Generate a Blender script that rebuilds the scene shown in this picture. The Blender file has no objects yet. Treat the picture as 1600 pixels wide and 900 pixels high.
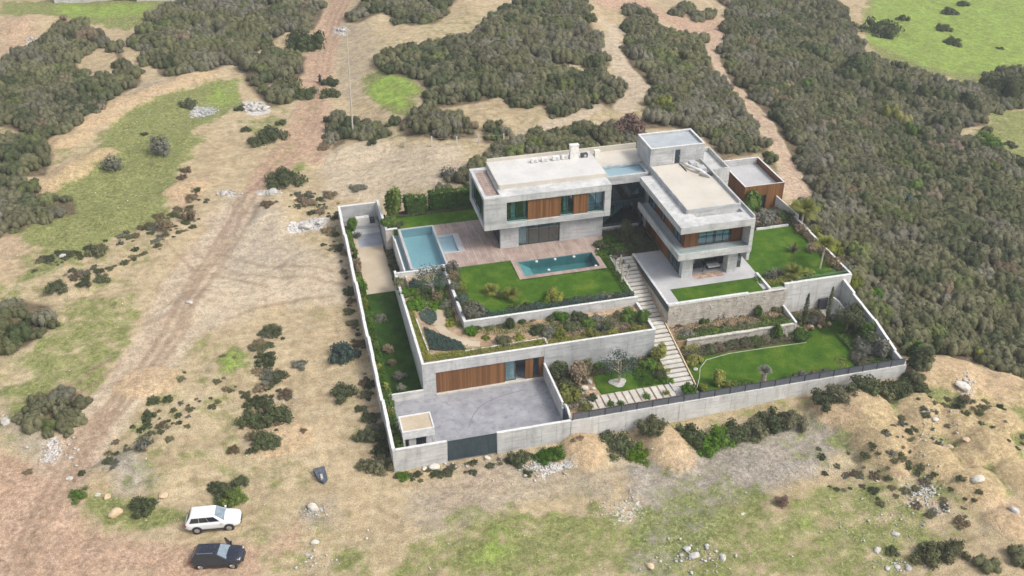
import bpy, math, random
import numpy as np
from mathutils import Vector, Matrix
R = math.radians
scn = bpy.context.scene
col = scn.collection
rng = np.random.default_rng(11)
random.seed(5)

# ------------------------------------------------------------------ camera, sky, sun
CAM = np.array([-7.173, -74.726, 68.549])
YAW, PITCH, FOC = 0.2498298, 0.5711594, 1594.16          # focal length in px of a 1600 px wide picture
cam = bpy.data.cameras.new("camera")
cam.sensor_width = 36.0
cam.lens = 36.0 * FOC / 1600.0
cam.clip_start = 1.0
cam.clip_end = 3000.0
cobj = bpy.data.objects.new("camera", cam)
cobj.location = CAM
cobj.rotation_euler = (math.pi / 2 - PITCH, 0.0, -YAW)
col.objects.link(cobj)
scn.camera = cobj

SUN_ELEV, SUN_AZ = 50.0, 128.0                            # azimuth clockwise from +Y
w = bpy.data.worlds.new("World")
scn.world = w
w.use_nodes = True
nt = w.node_tree
nt.nodes.clear()
sky = nt.nodes.new("ShaderNodeTexSky")
sky.sky_type = 'NISHITA'
sky.sun_disc = False
sky.sun_elevation = R(SUN_ELEV)
sky.sun_rotation = R(SUN_AZ)
sky.air_density = 1.0
sky.dust_density = 4.0
sky.ozone_density = 1.0
hs = nt.nodes.new("ShaderNodeHueSaturation")
hs.inputs['Saturation'].default_value = 0.5              # high thin cloud: a paler sky
bg = nt.nodes.new("ShaderNodeBackground")
bg.inputs['Strength'].default_value = 0.15
wo = nt.nodes.new("ShaderNodeOutputWorld")
nt.links.new(sky.outputs[0], hs.inputs['Color'])
nt.links.new(hs.outputs[0], bg.inputs['Color'])
nt.links.new(bg.outputs[0], wo.inputs['Surface'])

sl = bpy.data.lights.new("sun", 'SUN')
sl.energy = 1.5
sl.angle = R(16.0)
sl.color = (1.0, 0.955, 0.89)
so = bpy.data.objects.new("sun", sl)
az, el = R(SUN_AZ), R(SUN_ELEV)
sdir = Vector((math.sin(az) * math.cos(el), math.cos(az) * math.cos(el), math.sin(el)))
so.rotation_euler = sdir.to_track_quat('Z', 'Y').to_euler()
so.location = (60, -60, 90)
col.objects.link(so)

scn.view_settings.view_transform = 'Standard'
scn.view_settings.look = 'None'
scn.view_settings.gamma = 1.0
scn.view_settings.exposure = 0.48
try: scn.cycles.transparent_max_bounces = 16
except Exception: pass

# ------------------------------------------------------------------ maths helpers
FW = np.array([math.sin(YAW) * math.cos(PITCH), math.cos(YAW) * math.cos(PITCH), -math.sin(PITCH)])
RT = np.array([math.cos(YAW), -math.sin(YAW), 0.0])
UP = np.cross(RT, FW)

def ray(u, v):
    return FW + RT * (u - 800.0) / FOC - UP * (v - 450.0) / FOC

def at(u, v, z):
    """plan position of a point read off the photograph, on the level z"""
    r = ray(u, v)
    t = (z - CAM[2]) / r[2]
    p = CAM + r * t
    return (float(p[0]), float(p[1]))

def ss(x, a, b):
    t = np.clip((np.asarray(x, float) - a) / (b - a), 0, 1)
    return t * t * (3 - 2 * t)

_perm = np.random.default_rng(3).random((256, 256))
def vnoise(x, y):
    x = np.asarray(x, float); y = np.asarray(y, float)
    xi = np.floor(x).astype(int); yi = np.floor(y).astype(int)
    fx = x - xi; fy = y - yi
    fx = fx * fx * (3 - 2 * fx); fy = fy * fy * (3 - 2 * fy)
    g = lambda a, b: _perm[a & 255, b & 255]
    return ((g(xi, yi) * (1 - fx) + g(xi + 1, yi) * fx) * (1 - fy) + (g(xi, yi + 1) * (1 - fx) + g(xi + 1, yi + 1) * fx) * fy)

def fbm(x, y, o=4):
    s = 0; a = .5; t = 0
    for i in range(o):
        s = s + a * vnoise(x * 2 ** i + 17.3 * i, y * 2 ** i + 9.1 * i); t += a; a *= .55
    return s / t

MOUNDS = []                                               # (x, y, rx, ry, rot, h) spoil heaps and berms
def H0(x, y):
    x = np.asarray(x, float); y = np.asarray(y, float)
    base = -0.45 + 0.06 * np.clip(y, -4, 50) + 0.012 * np.clip(y - 50, 0, 150) + 0.02 * np.clip(y + 4, -60, 0)
    base = base + 0.95 * ss(x, 18, 52) * (1 - ss(y, 4, 20))
    back = 4.7 + 0.012 * (y - 46)
    z = base + (back - base) * ss(y, 38, 50) * ss(x, 5, 16)
    zr = 0.5 + 3.8 * ss(y, 2, 24) - 13.0 * (1 - np.exp(-np.clip(x - 57, 0, 400) / 62.0)) * (0.25 + 0.75 * ss(y, -30, 14))
    z = z + (zr - z) * ss(x, 54, 60)
    return z

def H(x, y):
    x = np.asarray(x, float); y = np.asarray(y, float)
    z = H0(x, y)
    inplot = (x > -1.5) & (x < 58.2) & (y > -1.5) & (y < 51)
    rough = (fbm(x / 7.0, y / 7.0, 3) - .5) * 1.1 + (fbm(x / 1.6 + 40, y / 1.6, 3) - .5) * 0.34
    dx = np.maximum(np.maximum(-x, x - 57), 0); dy = np.maximum(np.maximum(-y, y - 51), 0)
    z = z + rough * (0.25 + 0.75 * ss(np.hypot(dx, dy), 0.5, 6))
    top = np.zeros(z.shape)
    for (mx, my, rx, ry, a, h) in MOUNDS:
        c, s = math.cos(a), math.sin(a)
        X = ((x - mx) * c + (y - my) * s) / rx; Y = (-(x - mx) * s + (y - my) * c) / ry
        d = np.sqrt(X * X + Y * Y) + (fbm(x / 1.4 + mx, y / 1.4, 2) - .5) * .35
        top = np.maximum(top, h * .68 * np.clip(1 - d * d, 0, 1) ** .8)
    return z + top

def hit(u, v):
    """where the line of sight through (u, v) meets the terrain"""
    r = ray(u, v)
    z = 0.0
    for i in range(30):
        t = (z - CAM[2]) / r[2]
        p = CAM + r * t
        z = .5 * z + .5 * float(H0(p[0], p[1]))
    return (float(p[0]), float(p[1]), float(H(p[0], p[1])))

def pxm(x, y, z=0):
    d = (np.array([x, y, z]) - CAM) @ FW
    return FOC / d                                        # px (of 1600) per metre at a place

# ------------------------------------------------------------------ materials
def nd(nt, t, **k):
    n = nt.nodes.new(t)
    for a, b in k.items(): setattr(n, a, b)
    return n
def mat(name, rough=.8, spec=.3):
    m = bpy.data.materials.new(name); m.use_nodes = True
    b = m.node_tree.nodes['Principled BSDF']
    b.inputs['Roughness'].default_value = rough
    b.inputs['Specular IOR Level'].default_value = spec
    return m, m.node_tree, b
def L(nt, a, b): nt.links.new(a, b)
def coords(nt, kind='pos', sc=(1, 1, 1)):
    if kind == 'pos':
        o = nd(nt, 'ShaderNodeNewGeometry').outputs['Position']
    else:
        o = nd(nt, 'ShaderNodeTexCoord').outputs['Object']
    mp = nd(nt, 'ShaderNodeMapping'); mp.inputs['Scale'].default_value = sc
    L(nt, o, mp.inputs['Vector']); return mp.outputs[0]
def noise(nt, vec, scale, detail=4, rough=.55):
    n = nd(nt, 'ShaderNodeTexNoise'); n.inputs['Scale'].default_value = scale
    n.inputs['Detail'].default_value = detail; n.inputs['Roughness'].default_value = rough
    L(nt, vec, n.inputs['Vector']); return n.outputs['Fac']
def ramp(nt, fac, stops):
    r = nd(nt, 'ShaderNodeValToRGB')
    while len(r.color_ramp.elements) < len(stops): r.color_ramp.elements.new(.5)
    for e, (p, c) in zip(r.color_ramp.elements, stops):
        e.position = p; e.color = (*c, 1) if len(c) == 3 else c
    L(nt, fac, r.inputs[0]); return r.outputs[0]
def mix(nt, fac, a, b, mode='MIX'):
    m = nd(nt, 'ShaderNodeMix', data_type='RGBA', blend_type=mode)
    for s, v in ((m.inputs[0], fac), (m.inputs[6], a), (m.inputs[7], b)):
        if hasattr(v, 'links') or hasattr(v, 'is_linked'): L(nt, v, s)
        elif isinstance(v, (int, float)): s.default_value = v
        else: s.default_value = (*v, 1)
    return m.outputs[2]
def mth(nt, op, a, b=0.0, c=None, clamp=False):
    m = nd(nt, 'ShaderNodeMath', operation=op); m.use_clamp = clamp
    for s, v in zip(m.inputs, (a, b, c)):
        if v is None: continue
        if isinstance(v, (int, float)): s.default_value = v
        else: L(nt, v, s)
    return m.outputs[0]
def bump(nt, b, h, st=.3, dist=.05):
    n = nd(nt, 'ShaderNodeBump'); n.inputs['Strength'].default_value = st; n.inputs['Distance'].default_value = dist
    L(nt, h, n.inputs['Height']); L(nt, n.outputs[0], b.inputs['Normal'])

M = {}
def concrete(name, lo, hi, stain=(.2, .2, .19), amt=.5, rough=.85, board=True, scale=1.0):
    m, t, b = mat(name, rough, .25)
    p = coords(t, 'pos')
    big = noise(t, p, .55 * scale, 6, .62)
    c = ramp(t, big, [(.3, lo), (.68, hi)])
    pz = coords(t, 'pos', (.35, .35, 3.2))
    if board:
        bn = noise(t, pz, 1.3, 3, .5)
        c = mix(t, mth(t, 'MULTIPLY', mth(t, 'SUBTRACT', bn, .5, clamp=True), 3.5, clamp=True), c, tuple(x * .82 for x in lo))
    st = noise(t, coords(t, 'pos', (1.2, 1.2, .35)), 1.1, 5, .7)
    sf = mth(t, 'MULTIPLY', mth(t, 'SUBTRACT', st, .50, clamp=True), 4.2 * amt, clamp=True)
    c = mix(t, sf, c, stain)
    fine = noise(t, p, 14, 3, .6)
    c = mix(t, .18, c, ramp(t, fine, [(.35, (.1, .1, .1)), (.65, (1, 1, 1))]), 'OVERLAY')
    L(t, c, b.inputs['Base Color']); bump(t, b, fine, .25, .03)
    M[name] = m
concrete('concrete', (.36, .37, .37), (.55, .55, .54), (.25, .25, .245), .55)
concrete('concrete_pale', (.43, .435, .43), (.62, .615, .59), (.30, .30, .29), .8)
concrete('wall_white', (.50, .495, .475), (.68, .67, .64), (.36, .345, .315), .9)
concrete('roof_cream', (.50, .46, .39), (.60, .555, .48), (.48, .44, .37), .35, board=False, scale=.6)
concrete('roof_white', (.52, .505, .475), (.63, .615, .585), (.5, .48, .44), .35, board=False, scale=.6)
concrete('roof_blue', (.34, .37, .385), (.44, .47, .485), (.2, .24, .26), .4, board=False, scale=.8)
concrete('paving_pale', (.38, .38, .385), (.49, .485, .48), (.36, .35, .34), .35, board=False, scale=.7)
concrete('paving_grey', (.24, .245, .265), (.37, .37, .385), (.17, .17, .19), .9, board=False, scale=.9)
concrete('paving_grey_dark', (.15, .15, .16), (.22, .22, .235), (.12, .12, .13), .6, board=False)
concrete('sand_paving', (.42, .345, .245), (.53, .45, .335), (.45, .36, .26), .35, board=False, scale=.8)
concrete('stone', (.34, .305, .255), (.56, .515, .45), (.22, .19, .15), .6, board=False, scale=3)
concrete('slab_stone', (.44, .42, .37), (.62, .59, .53), (.30, .28, .25), .5, board=False, scale=1.6)
concrete('rock', (.42, .38, .31), (.70, .66, .58), (.26, .23, .18), .6, board=False, scale=3)
concrete('rock_warm', (.46, .33, .20), (.66, .52, .36), (.30, .2, .12), .6, board=False, scale=3)
concrete('rubble', (.36, .335, .30), (.60, .585, .55), (.34, .32, .30), .5, board=False, scale=6)
concrete('ramp_blue', (.27, .29, .34), (.37, .39, .44), (.2, .22, .26), .5, board=False)

def flat(name, c, rough=.6, spec=.4, metal=0.0, var=.12, sc=3.0):
    m, t, b = mat(name, rough, spec)
    b.inputs['Metallic'].default_value = metal
    n = noise(t, coords(t, 'pos'), sc, 4)
    lo = tuple(x * (1 - var) for x in c); hi = tuple(min(1, x * (1 + var)) for x in c)
    L(t, ramp(t, n, [(.35, lo), (.65, hi)]), b.inputs['Base Color'])
    M[name] = m
flat('frame_dark', (.028, .048, .055), .4)
flat('gate_metal', (.05, .075, .09), .45, .4, .2)
flat('fence_screen', (.13, .14, .16), .35, .5, .1)
flat('fence_post', (.035, .04, .05), .4)
flat('white_trim', (.66, .655, .635), .7)
flat('off_white', (.70, .68, .63), .7)
flat('curtain', (.62, .66, .66), .9)
flat('interior', (.32, .31, .29), .9)
flat('interior_floor', (.16, .13, .10), .6)
flat('plastic_grey', (.45, .46, .47), .5)
flat('plastic_dark', (.05, .05, .055), .5)
flat('rug', (.42, .30, .23), .95, .2, 0, .35, 2)
flat('tyre', (.02, .02, .02), .85)
flat('rim', (.45, .45, .46), .35, .5, .8)
flat('lamp_glass', (.75, .76, .78), .15)
flat('tail_red', (.35, .02, .02), .25)
flat('cloth_dark', (.025, .02, .022), .9)
flat('skin', (.35, .22, .15), .6)
flat('tarp', (.09, .10, .125), .55, .4, 0, .3, 4)
flat('bark', (.20, .155, .11), .9, .2, 0, .35, 5)
flat('bark_pale', (.45, .40, .32), .9, .2, 0, .25, 5)
flat('trunk_dry', (.40, .34, .27), .9, .2, 0, .3, 5)
flat('soil_dark', (.12, .09, .06), .95, .15, 0, .4, 1.2)
flat('wire', (.3, .29, .27), .6)
flat('timber_pole', (.52, .47, .40), .85)

def carpaint(name, c, rough=.25):
    m, t, b = mat(name, rough, .5)
    b.inputs['Base Color'].default_value = (*c, 1)
    b.inputs['Coat Weight'].default_value = .6; b.inputs['Coat Roughness'].default_value = .08
    n = noise(t, coords(t, 'pos'), 5, 4)                     # road dust
    L(t, mix(t, mth(t, 'MULTIPLY', mth(t, 'SUBTRACT', n, .52, clamp=True), .35, clamp=True), c, (.35, .29, .22)), b.inputs['Base Color'])
    M[name] = m
carpaint('paint_white', (.80, .80, .79)); carpaint('paint_navy', (.018, .022, .035), .2)

def glass(name, tint, amt=.5):
    m = bpy.data.materials.new(name); m.use_nodes = True
    t = m.node_tree; t.nodes.clear()
    tr = nd(t, 'ShaderNodeBsdfTransparent'); tr.inputs[0].default_value = (*tint, 1)
    gl = nd(t, 'ShaderNodeBsdfGlossy'); gl.inputs['Roughness'].default_value = .03
    gl.inputs['Color'].default_value = (.8, .9, .92, 1)
    fr = nd(t, 'ShaderNodeFresnel'); fr.inputs[0].default_value = 1.5
    bf = nd(t, 'ShaderNodeNewGeometry').outputs['Backfacing']
    f2 = mth(t, 'MULTIPLY', mth(t, 'ADD', fr.outputs[0], amt, clamp=True), mth(t, 'SUBTRACT', 1.0, bf))
    ms = nd(t, 'ShaderNodeMixShader'); L(t, f2, ms.inputs[0]); L(t, tr.outputs[0], ms.inputs[1]); L(t, gl.outputs[0], ms.inputs[2])
    o = nd(t, 'ShaderNodeOutputMaterial'); L(t, ms.outputs[0], o.inputs[0])
    M[name] = m
glass('glass', (.60, .76, .80), .17)
glass('glass_clear', (.84, .93, .93), .03)
m, t, b = mat('car_glass', .05, .8); b.inputs['Base Color'].default_value = (.02, .025, .03, 1); M['car_glass'] = m
m, t, b = mat('windscreen', .08, .8)
L(t, ramp(t, noise(t, coords(t), 2.5, 3), [(.3, (.16, .21, .25)), (.7, (.26, .32, .36))]), b.inputs['Base Color']); M['windscreen'] = m

def watermat(name, tint):
    m = bpy.data.materials.new(name); m.use_nodes = True
    t = m.node_tree; t.nodes.clear()
    tr = nd(t, 'ShaderNodeBsdfTransparent'); tr.inputs[0].default_value = (*tint, 1)
    gl = nd(t, 'ShaderNodeBsdfGlossy'); gl.inputs['Roughness'].default_value = .04
    n = noise(t, coords(t), 2.2, 3)
    bp = nd(t, 'ShaderNodeBump'); bp.inputs['Strength'].default_value = .25; bp.inputs['Distance'].default_value = .06
    L(t, n, bp.inputs['Height']); L(t, bp.outputs[0], gl.inputs['Normal'])
    fr = nd(t, 'ShaderNodeFresnel'); fr.inputs[0].default_value = 1.33; L(t, bp.outputs[0], fr.inputs['Normal'])
    bf = nd(t, 'ShaderNodeNewGeometry').outputs['Backfacing']
    ms = nd(t, 'ShaderNodeMixShader'); L(t, mth(t, 'MULTIPLY', fr.outputs[0], mth(t, 'SUBTRACT', 1.0, bf)), ms.inputs[0]); L(t, tr.outputs[0], ms.inputs[1]); L(t, gl.outputs[0], ms.inputs[2])
    o = nd(t, 'ShaderNodeOutputMaterial'); L(t, ms.outputs[0], o.inputs[0])
    M[name] = m
watermat('water', (.75, .87, .89)); watermat('water_deep', (.66, .83, .83))
watermat('water_shallow', (.86, .92, .94))

def tiles(name, c1, c2, s=.3):
    m, t, b = mat(name, .5, .4)
    br = nd(t, 'ShaderNodeTexBrick'); br.inputs['Color1'].default_value = (*c1, 1); br.inputs['Color2'].default_value = (*c2, 1)
    br.inputs['Mortar'].default_value = (*[x * .8 for x in c1], 1)
    br.inputs['Scale'].default_value = 1; br.inputs['Brick Width'].default_value = s; br.inputs['Row Height'].default_value = s
    br.inputs['Mortar Size'].default_value = .012; br.offset = 0
    L(t, coords(t), br.inputs['Vector'])
    c = mix(t, mth(t, 'MULTIPLY', noise(t, coords(t), .9, 4), .35), br.outputs[0], tuple(x * .7 for x in c1))
    L(t, c, b.inputs['Base Color']); M[name] = m
tiles('pool_tile', (.52, .585, .60), (.56, .62, .635)); tiles('pool_tile_dark', (.21, .31, .33), (.26, .36, .38))

def wood(name, lo, hi, pitch=.15):
    m, t, b = mat(name, .55, .3)
    p = coords(t, 'pos')
    sx = nd(t, 'ShaderNodeSeparateXYZ'); L(t, p, sx.inputs[0])
    k = mth(t, 'FLOOR', mth(t, 'DIVIDE', mth(t, 'ADD', sx.outputs[0], sx.outputs[1]), pitch))
    wn = nd(t, 'ShaderNodeTexWhiteNoise', noise_dimensions='1D'); L(t, k, wn.inputs['W'])
    gr = noise(t, coords(t, 'pos', (9, 9, .8)), 2.5, 5, .6)
    f = mth(t, 'ADD', mth(t, 'MULTIPLY', wn.outputs['Value'], .5), mth(t, 'MULTIPLY', gr, .6))
    L(t, ramp(t, f, [(.2, lo), (.85, hi)]), b.inputs['Base Color']); bump(t, b, gr, .3, .01); M[name] = m
wood('timber_cladding', (.135, .058, .022), (.29, .140, .055))
wood('timber_dark', (.10, .042, .018), (.21, .095, .045))

m, t, b = mat('timber_deck', .75, .25)
p = coords(t, 'pos')
sx = nd(t, 'ShaderNodeSeparateXYZ'); L(t, p, sx.inputs[0])
q = mth(t, 'DIVIDE', sx.outputs[0], .30)
k = mth(t, 'FLOOR', q); fr = mth(t, 'FRACT', q)
cb = nd(t, 'ShaderNodeCombineXYZ'); L(t, k, cb.inputs[0]); L(t, mth(t, 'FLOOR', mth(t, 'ADD', mth(t, 'DIVIDE', sx.outputs[1], 2.4), mth(t, 'MULTIPLY', k, .37))), cb.inputs[1])
wn = nd(t, 'ShaderNodeTexWhiteNoise', noise_dimensions='3D'); L(t, cb.outputs[0], wn.inputs['Vector'])
c = ramp(t, wn.outputs['Value'], [(0, (.265, .20, .165)), (.5, (.32, .245, .205)), (1, (.385, .305, .26))])
c = mix(t, mth(t, 'MULTIPLY', mth(t, 'SUBTRACT', noise(t, p, .5, 5, .65), .4, clamp=True), 1.8, clamp=True), c, (.55, .43, .38))
c = mix(t, mth(t, 'LESS_THAN', fr, .06), c, (.16, .10, .085))
L(t, c, b.inputs['Base Color']); M['timber_deck'] = m

m, t, b = mat('lawn', .9, .15)
p = coords(t, 'pos')
c = ramp(t, noise(t, p, .5, 7, .72), [(.3, (.030, .074, .006)), (.5, (.054, .122, .009)), (.70, (.125, .175, .020))])
c = mix(t, .55, c, ramp(t, noise(t, p, 9, 3, .7), [(.3, (.1, .1, .1)), (.7, (.95, .95, .95))]), 'OVERLAY')
L(t, c, b.inputs['Base Color']); bump(t, b, noise(t, p, 22, 3, .7), .7, .06); M['lawn'] = m

m, t, b = mat('lawn_shade', .9, .15)  # darker copy of lawn, with the side lawn's shade put into the colour
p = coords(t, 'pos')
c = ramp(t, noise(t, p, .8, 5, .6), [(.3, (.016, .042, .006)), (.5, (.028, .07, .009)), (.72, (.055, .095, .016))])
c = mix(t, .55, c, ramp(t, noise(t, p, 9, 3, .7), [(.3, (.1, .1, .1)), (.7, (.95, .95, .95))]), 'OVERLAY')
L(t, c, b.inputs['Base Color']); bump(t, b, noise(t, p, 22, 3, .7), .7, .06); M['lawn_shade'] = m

m, t, b = mat('garden_soil', .95, .15)
p = coords(t, 'pos')
c = ramp(t, noise(t, p, .7, 6, .65), [(.3, (.26, .17, .10)), (.5, (.40, .28, .18)), (.7, (.54, .41, .28))])
c = mix(t, mth(t, 'MULTIPLY', mth(t, 'SUBTRACT', noise(t, p, 2.3, 5, .7), .5, clamp=True), 3, clamp=True), c, (.10, .10, .045))
c = mix(t, .5, c, ramp(t, noise(t, p, 12, 3, .7), [(.3, (.1, .1, .1)), (.7, (.95, .95, .95))]), 'OVERLAY')
L(t, c, b.inputs['Base Color']); bump(t, b, noise(t, p, 7, 5, .7), .8, .12); M['garden_soil'] = m

def leafmat(name, dark, midc, light, sub=.0):
    m, t, b = mat(name, .8, .08)
    oi = nd(t, 'ShaderNodeObjectInfo')
    n = noise(t, coords(t, 'pos'), 1.7, 3, .7)
    big = noise(t, coords(t, 'pos'), .055, 3, .6)
    f = mth(t, 'ADD', mth(t, 'MULTIPLY', n, .55), mth(t, 'ADD', .06, mth(t, 'MULTIPLY', oi.outputs['Random'], .36)))
    c = ramp(t, f, [(.22, dark), (.5, midc), (.82, light)])
    h = nd(t, 'ShaderNodeHueSaturation')
    L(t, mth(t, 'ADD', .462, mth(t, 'MULTIPLY', big, .075)), h.inputs['Hue'])
    L(t, mth(t, 'ADD', .55, mth(t, 'MULTIPLY', big, .8)), h.inputs['Saturation'])
    L(t, c, h.inputs['Color']); L(t, h.outputs[0], b.inputs['Base Color'])
    M[name] = m
leafmat('leaf_maquis', (.080, .082, .042), (.132, .131, .068), (.196, .190, .104))
leafmat('leaf_dark', (.044, .056, .026), (.078, .094, .042), (.125, .142, .068))
leafmat('leaf_green', (.030, .062, .010), (.070, .135, .018), (.140, .225, .036))
leafmat('leaf_hedge', (.022, .060, .008), (.050, .125, .012), (.11, .20, .025))
leafmat('leaf_bright', (.05, .085, .012), (.10, .155, .022), (.17, .23, .045))
leafmat('leaf_yellow', (.09, .105, .018), (.20, .215, .040), (.34, .34, .08))
leafmat('leaf_grey', (.085, .085, .065), (.145, .145, .110), (.22, .22, .17))
leafmat('leaf_blue', (.035, .06, .05), (.07, .105, .085), (.13, .165, .135))
leafmat('leaf_dry', (.10, .075, .045), (.19, .145, .09), (.30, .24, .155))
leafmat('leaf_red', (.13, .085, .065), (.20, .13, .10), (.28, .19, .15))
leafmat('leaf_scrub_grey', (.100, .098, .066), (.156, .150, .102), (.220, .208, .150))
leafmat('leaf_scrub_green', (.075, .090, .030), (.125, .148, .050), (.18, .20, .078))

# ------------------------------------------------------------------ object helpers
def tag(o, label=None, cat=None, group=None, kind=None):
    if label: o['label'] = label
    if cat: o['category'] = cat
    if group: o['group'] = group
    if kind: o['kind'] = kind
    return o
def empty(name, loc, label=None, cat=None, group=None, rz=0.0):
    o = bpy.data.objects.new(name, None); o.empty_display_size = .3
    o.location = loc; o.rotation_euler = (0, 0, rz); col.objects.link(o)
    return tag(o, label, cat, group)
def link(name, me, parent=None):
    o = bpy.data.objects.new(name, me); col.objects.link(o)
    if parent is not None: o.parent = parent
    return o
def gorigin(p):
    v = Vector((0, 0, 0))
    while p is not None:
        v += p.location; p = p.parent
    return v

class MB:
    """collects shapes in world coordinates and links them as one mesh object"""
    def __init__(s): s.v = []; s.f = []
    def poly(s, vs, fs):
        n = len(s.v); s.v += [tuple(p) for p in vs]; s.f += [tuple(i + n for i in f) for f in fs]; return s
    def box(s, x0, x1, y0, y1, z0, z1):
        return s.poly([(x0, y0, z0), (x1, y0, z0), (x1, y1, z0), (x0, y1, z0), (x0, y0, z1), (x1, y0, z1), (x1, y1, z1), (x0, y1, z1)],
                      [(0, 3, 2, 1), (4, 5, 6, 7), (0, 1, 5, 4), (1, 2, 6, 5), (2, 3, 7, 6), (3, 0, 4, 7)])
    def prism(s, pts, z0, z1):
        """pts plan outline, z0/z1 numbers or per-point lists"""
        n = len(pts)
        if not hasattr(z0, '__len__'): z0 = [z0] * n
        if not hasattr(z1, '__len__'): z1 = [z1] * n
        a = sum(pts[i][0] * pts[(i + 1) % n][1] - pts[(i + 1) % n][0] * pts[i][1] for i in range(n))
        if a < 0: pts = pts[::-1]; z0 = z0[::-1]; z1 = z1[::-1]
        vs = [(p[0], p[1], z) for p, z in zip(pts, z0)] + [(p[0], p[1], z) for p, z in zip(pts, z1)]
        fs = [tuple(range(n - 1, -1, -1)), tuple(range(n, 2 * n))] + [(i, (i + 1) % n, n + (i + 1) % n, n + i) for i in range(n)]
        return s.poly(vs, fs)
    def wall(s, a, b, t, z0, z1):
        """straight wall from a to b (plan), thickness t, z0/z1 = (za, zb)"""
        if not hasattr(z0, '__len__'): z0 = (z0, z0)
        if not hasattr(z1, '__len__'): z1 = (z1, z1)
        dx, dy = b[0] - a[0], b[1] - a[1]; l = math.hypot(dx, dy); nx, ny = -dy / l * t / 2, dx / l * t / 2
        return s.prism([(a[0] - nx, a[1] - ny), (b[0] - nx, b[1] - ny), (b[0] + nx, b[1] + ny), (a[0] + nx, a[1] + ny)],
                       [z0[0], z0[1], z0[1], z0[0]], [z1[0], z1[1], z1[1], z1[0]])
    def tube(s, pts, rad, n=6):
        if not hasattr(rad, '__len__'): rad = [rad] * len(pts)
        P = [Vector(p) for p in pts]; rings = []
        for i, p in enumerate(P):
            d = (P[min(i + 1, len(P) - 1)] - P[max(i - 1, 0)]).normalized()
            u = d.cross(Vector((0, 0, 1)) if abs(d.z) < .9 else Vector((1, 0, 0))).normalized(); w_ = d.cross(u)
            rings.append([p + (u * math.cos(k * 2 * math.pi / n) + w_ * math.sin(k * 2 * math.pi / n)) * rad[i] for k in range(n)])
        vs = [q for r in rings for q in r]; m = len(rings)
        fs = [(i * n + k, i * n + (k + 1) % n, (i + 1) * n + (k + 1) % n, (i + 1) * n + k) for i in range(m - 1) for k in range(n)]
        fs += [tuple(range(n - 1, -1, -1)), tuple((m - 1) * n + k for k in range(n))]
        return s.poly(vs, fs)
    def mesh(s, name, material, org=(0, 0, 0), smooth=False):
        me = bpy.data.meshes.new(name)
        o = Vector(org)
        me.from_pydata([(p[0] - o[0], p[1] - o[1], p[2] - o[2]) for p in s.v], [], s.f)
        me.materials.append(M[material]); me.update()
        if smooth:
            for p in me.polygons: p.use_smooth = True
        return me
    def build(s, name, material, parent=None, smooth=False, kind=None, label=None, org=None):
        if parent is not None: org = gorigin(parent)
        elif org is None:
            a = np.array(s.v); org = ((a[:, 0].min() + a[:, 0].max()) / 2, (a[:, 1].min() + a[:, 1].max()) / 2, a[:, 2].min())
        o = link(name, s.mesh(name, material, org, smooth), parent)
        if parent is None: o.location = org
        if kind: o['kind'] = kind
        if label: o['label'] = label
        return o
def part(name, material, parent, *boxes, **k):
    m = MB()
    for b in boxes: m.box(*b)
    return m.build(name, material, parent, **k)

def np_mesh(name, V, F, material, smooth=False):
    """V (n,3), F (m,k) arrays"""
    me = bpy.data.meshes.new(name)
    V = np.asarray(V, np.float32); F = np.asarray(F, np.int32)
    me.vertices.add(len(V)); me.vertices.foreach_set('co', V.ravel())
    me.loops.add(F.size); me.loops.foreach_set('vertex_index', F.ravel())
    me.polygons.add(len(F)); me.polygons.foreach_set('loop_start', np.arange(0, F.size, F.shape[1], dtype=np.int32))
    if smooth: me.polygons.foreach_set('use_smooth', np.ones(len(F), bool))
    me.materials.append(M[material]); me.update(calc_edges=True)
    return me

def leaf_quads(C, N, size, r, elong=1.0, jit=.45):
    """little rhombic leaves at C facing roughly N"""
    n = len(C)
    N = N + r.normal(0, jit, (n, 3)); N /= np.linalg.norm(N, axis=1)[:, None]
    A = np.cross(N, r.normal(0, 1, (n, 3))); A /= np.linalg.norm(A, axis=1)[:, None]
    B = np.cross(N, A)
    s = (np.asarray(size) * r.uniform(.6, 1.35, n))[:, None]
    V = np.stack([C - A * s * elong, C - B * s * .6, C + A * s * elong, C + B * s * .6], 1).reshape(-1, 3)
    F = np.arange(4 * n).reshape(-1, 4)
    return V, F

def sphere_pts(n, r):
    v = r.normal(0, 1, (n, 3)); return v / np.linalg.norm(v, axis=1)[:, None]

def core(lobes, k=.78):
    """low rough bodies that keep the sky out of a dense shrub"""
    V = []; F = []
    rr = np.random.default_rng(len(lobes))
    for (x, y, z, a, h) in lobes:
        n0 = len(V)
        rows = [(-.5, .75), (.05, 1.0), (.55, .84), (.88, .45)]
        for zz, q in rows:
            for j in range(7):
                t = j * 2 * math.pi / 7
                g = q * a * k * rr.uniform(.82, 1.12)
                V.append((x + math.cos(t) * g, y + math.sin(t) * g, z + zz * h * k))
        V.append((x, y, z + h * k))
        for i in range(3):
            for j in range(7): F.append((n0 + i * 7 + j, n0 + i * 7 + (j + 1) % 7, n0 + (i + 1) * 7 + (j + 1) % 7, n0 + (i + 1) * 7 + j))
        for j in range(7): F.append((n0 + 21 + j, n0 + 21 + (j + 1) % 7, n0 + 28, n0 + 28))
    return np.array(V), np.array(F)

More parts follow.
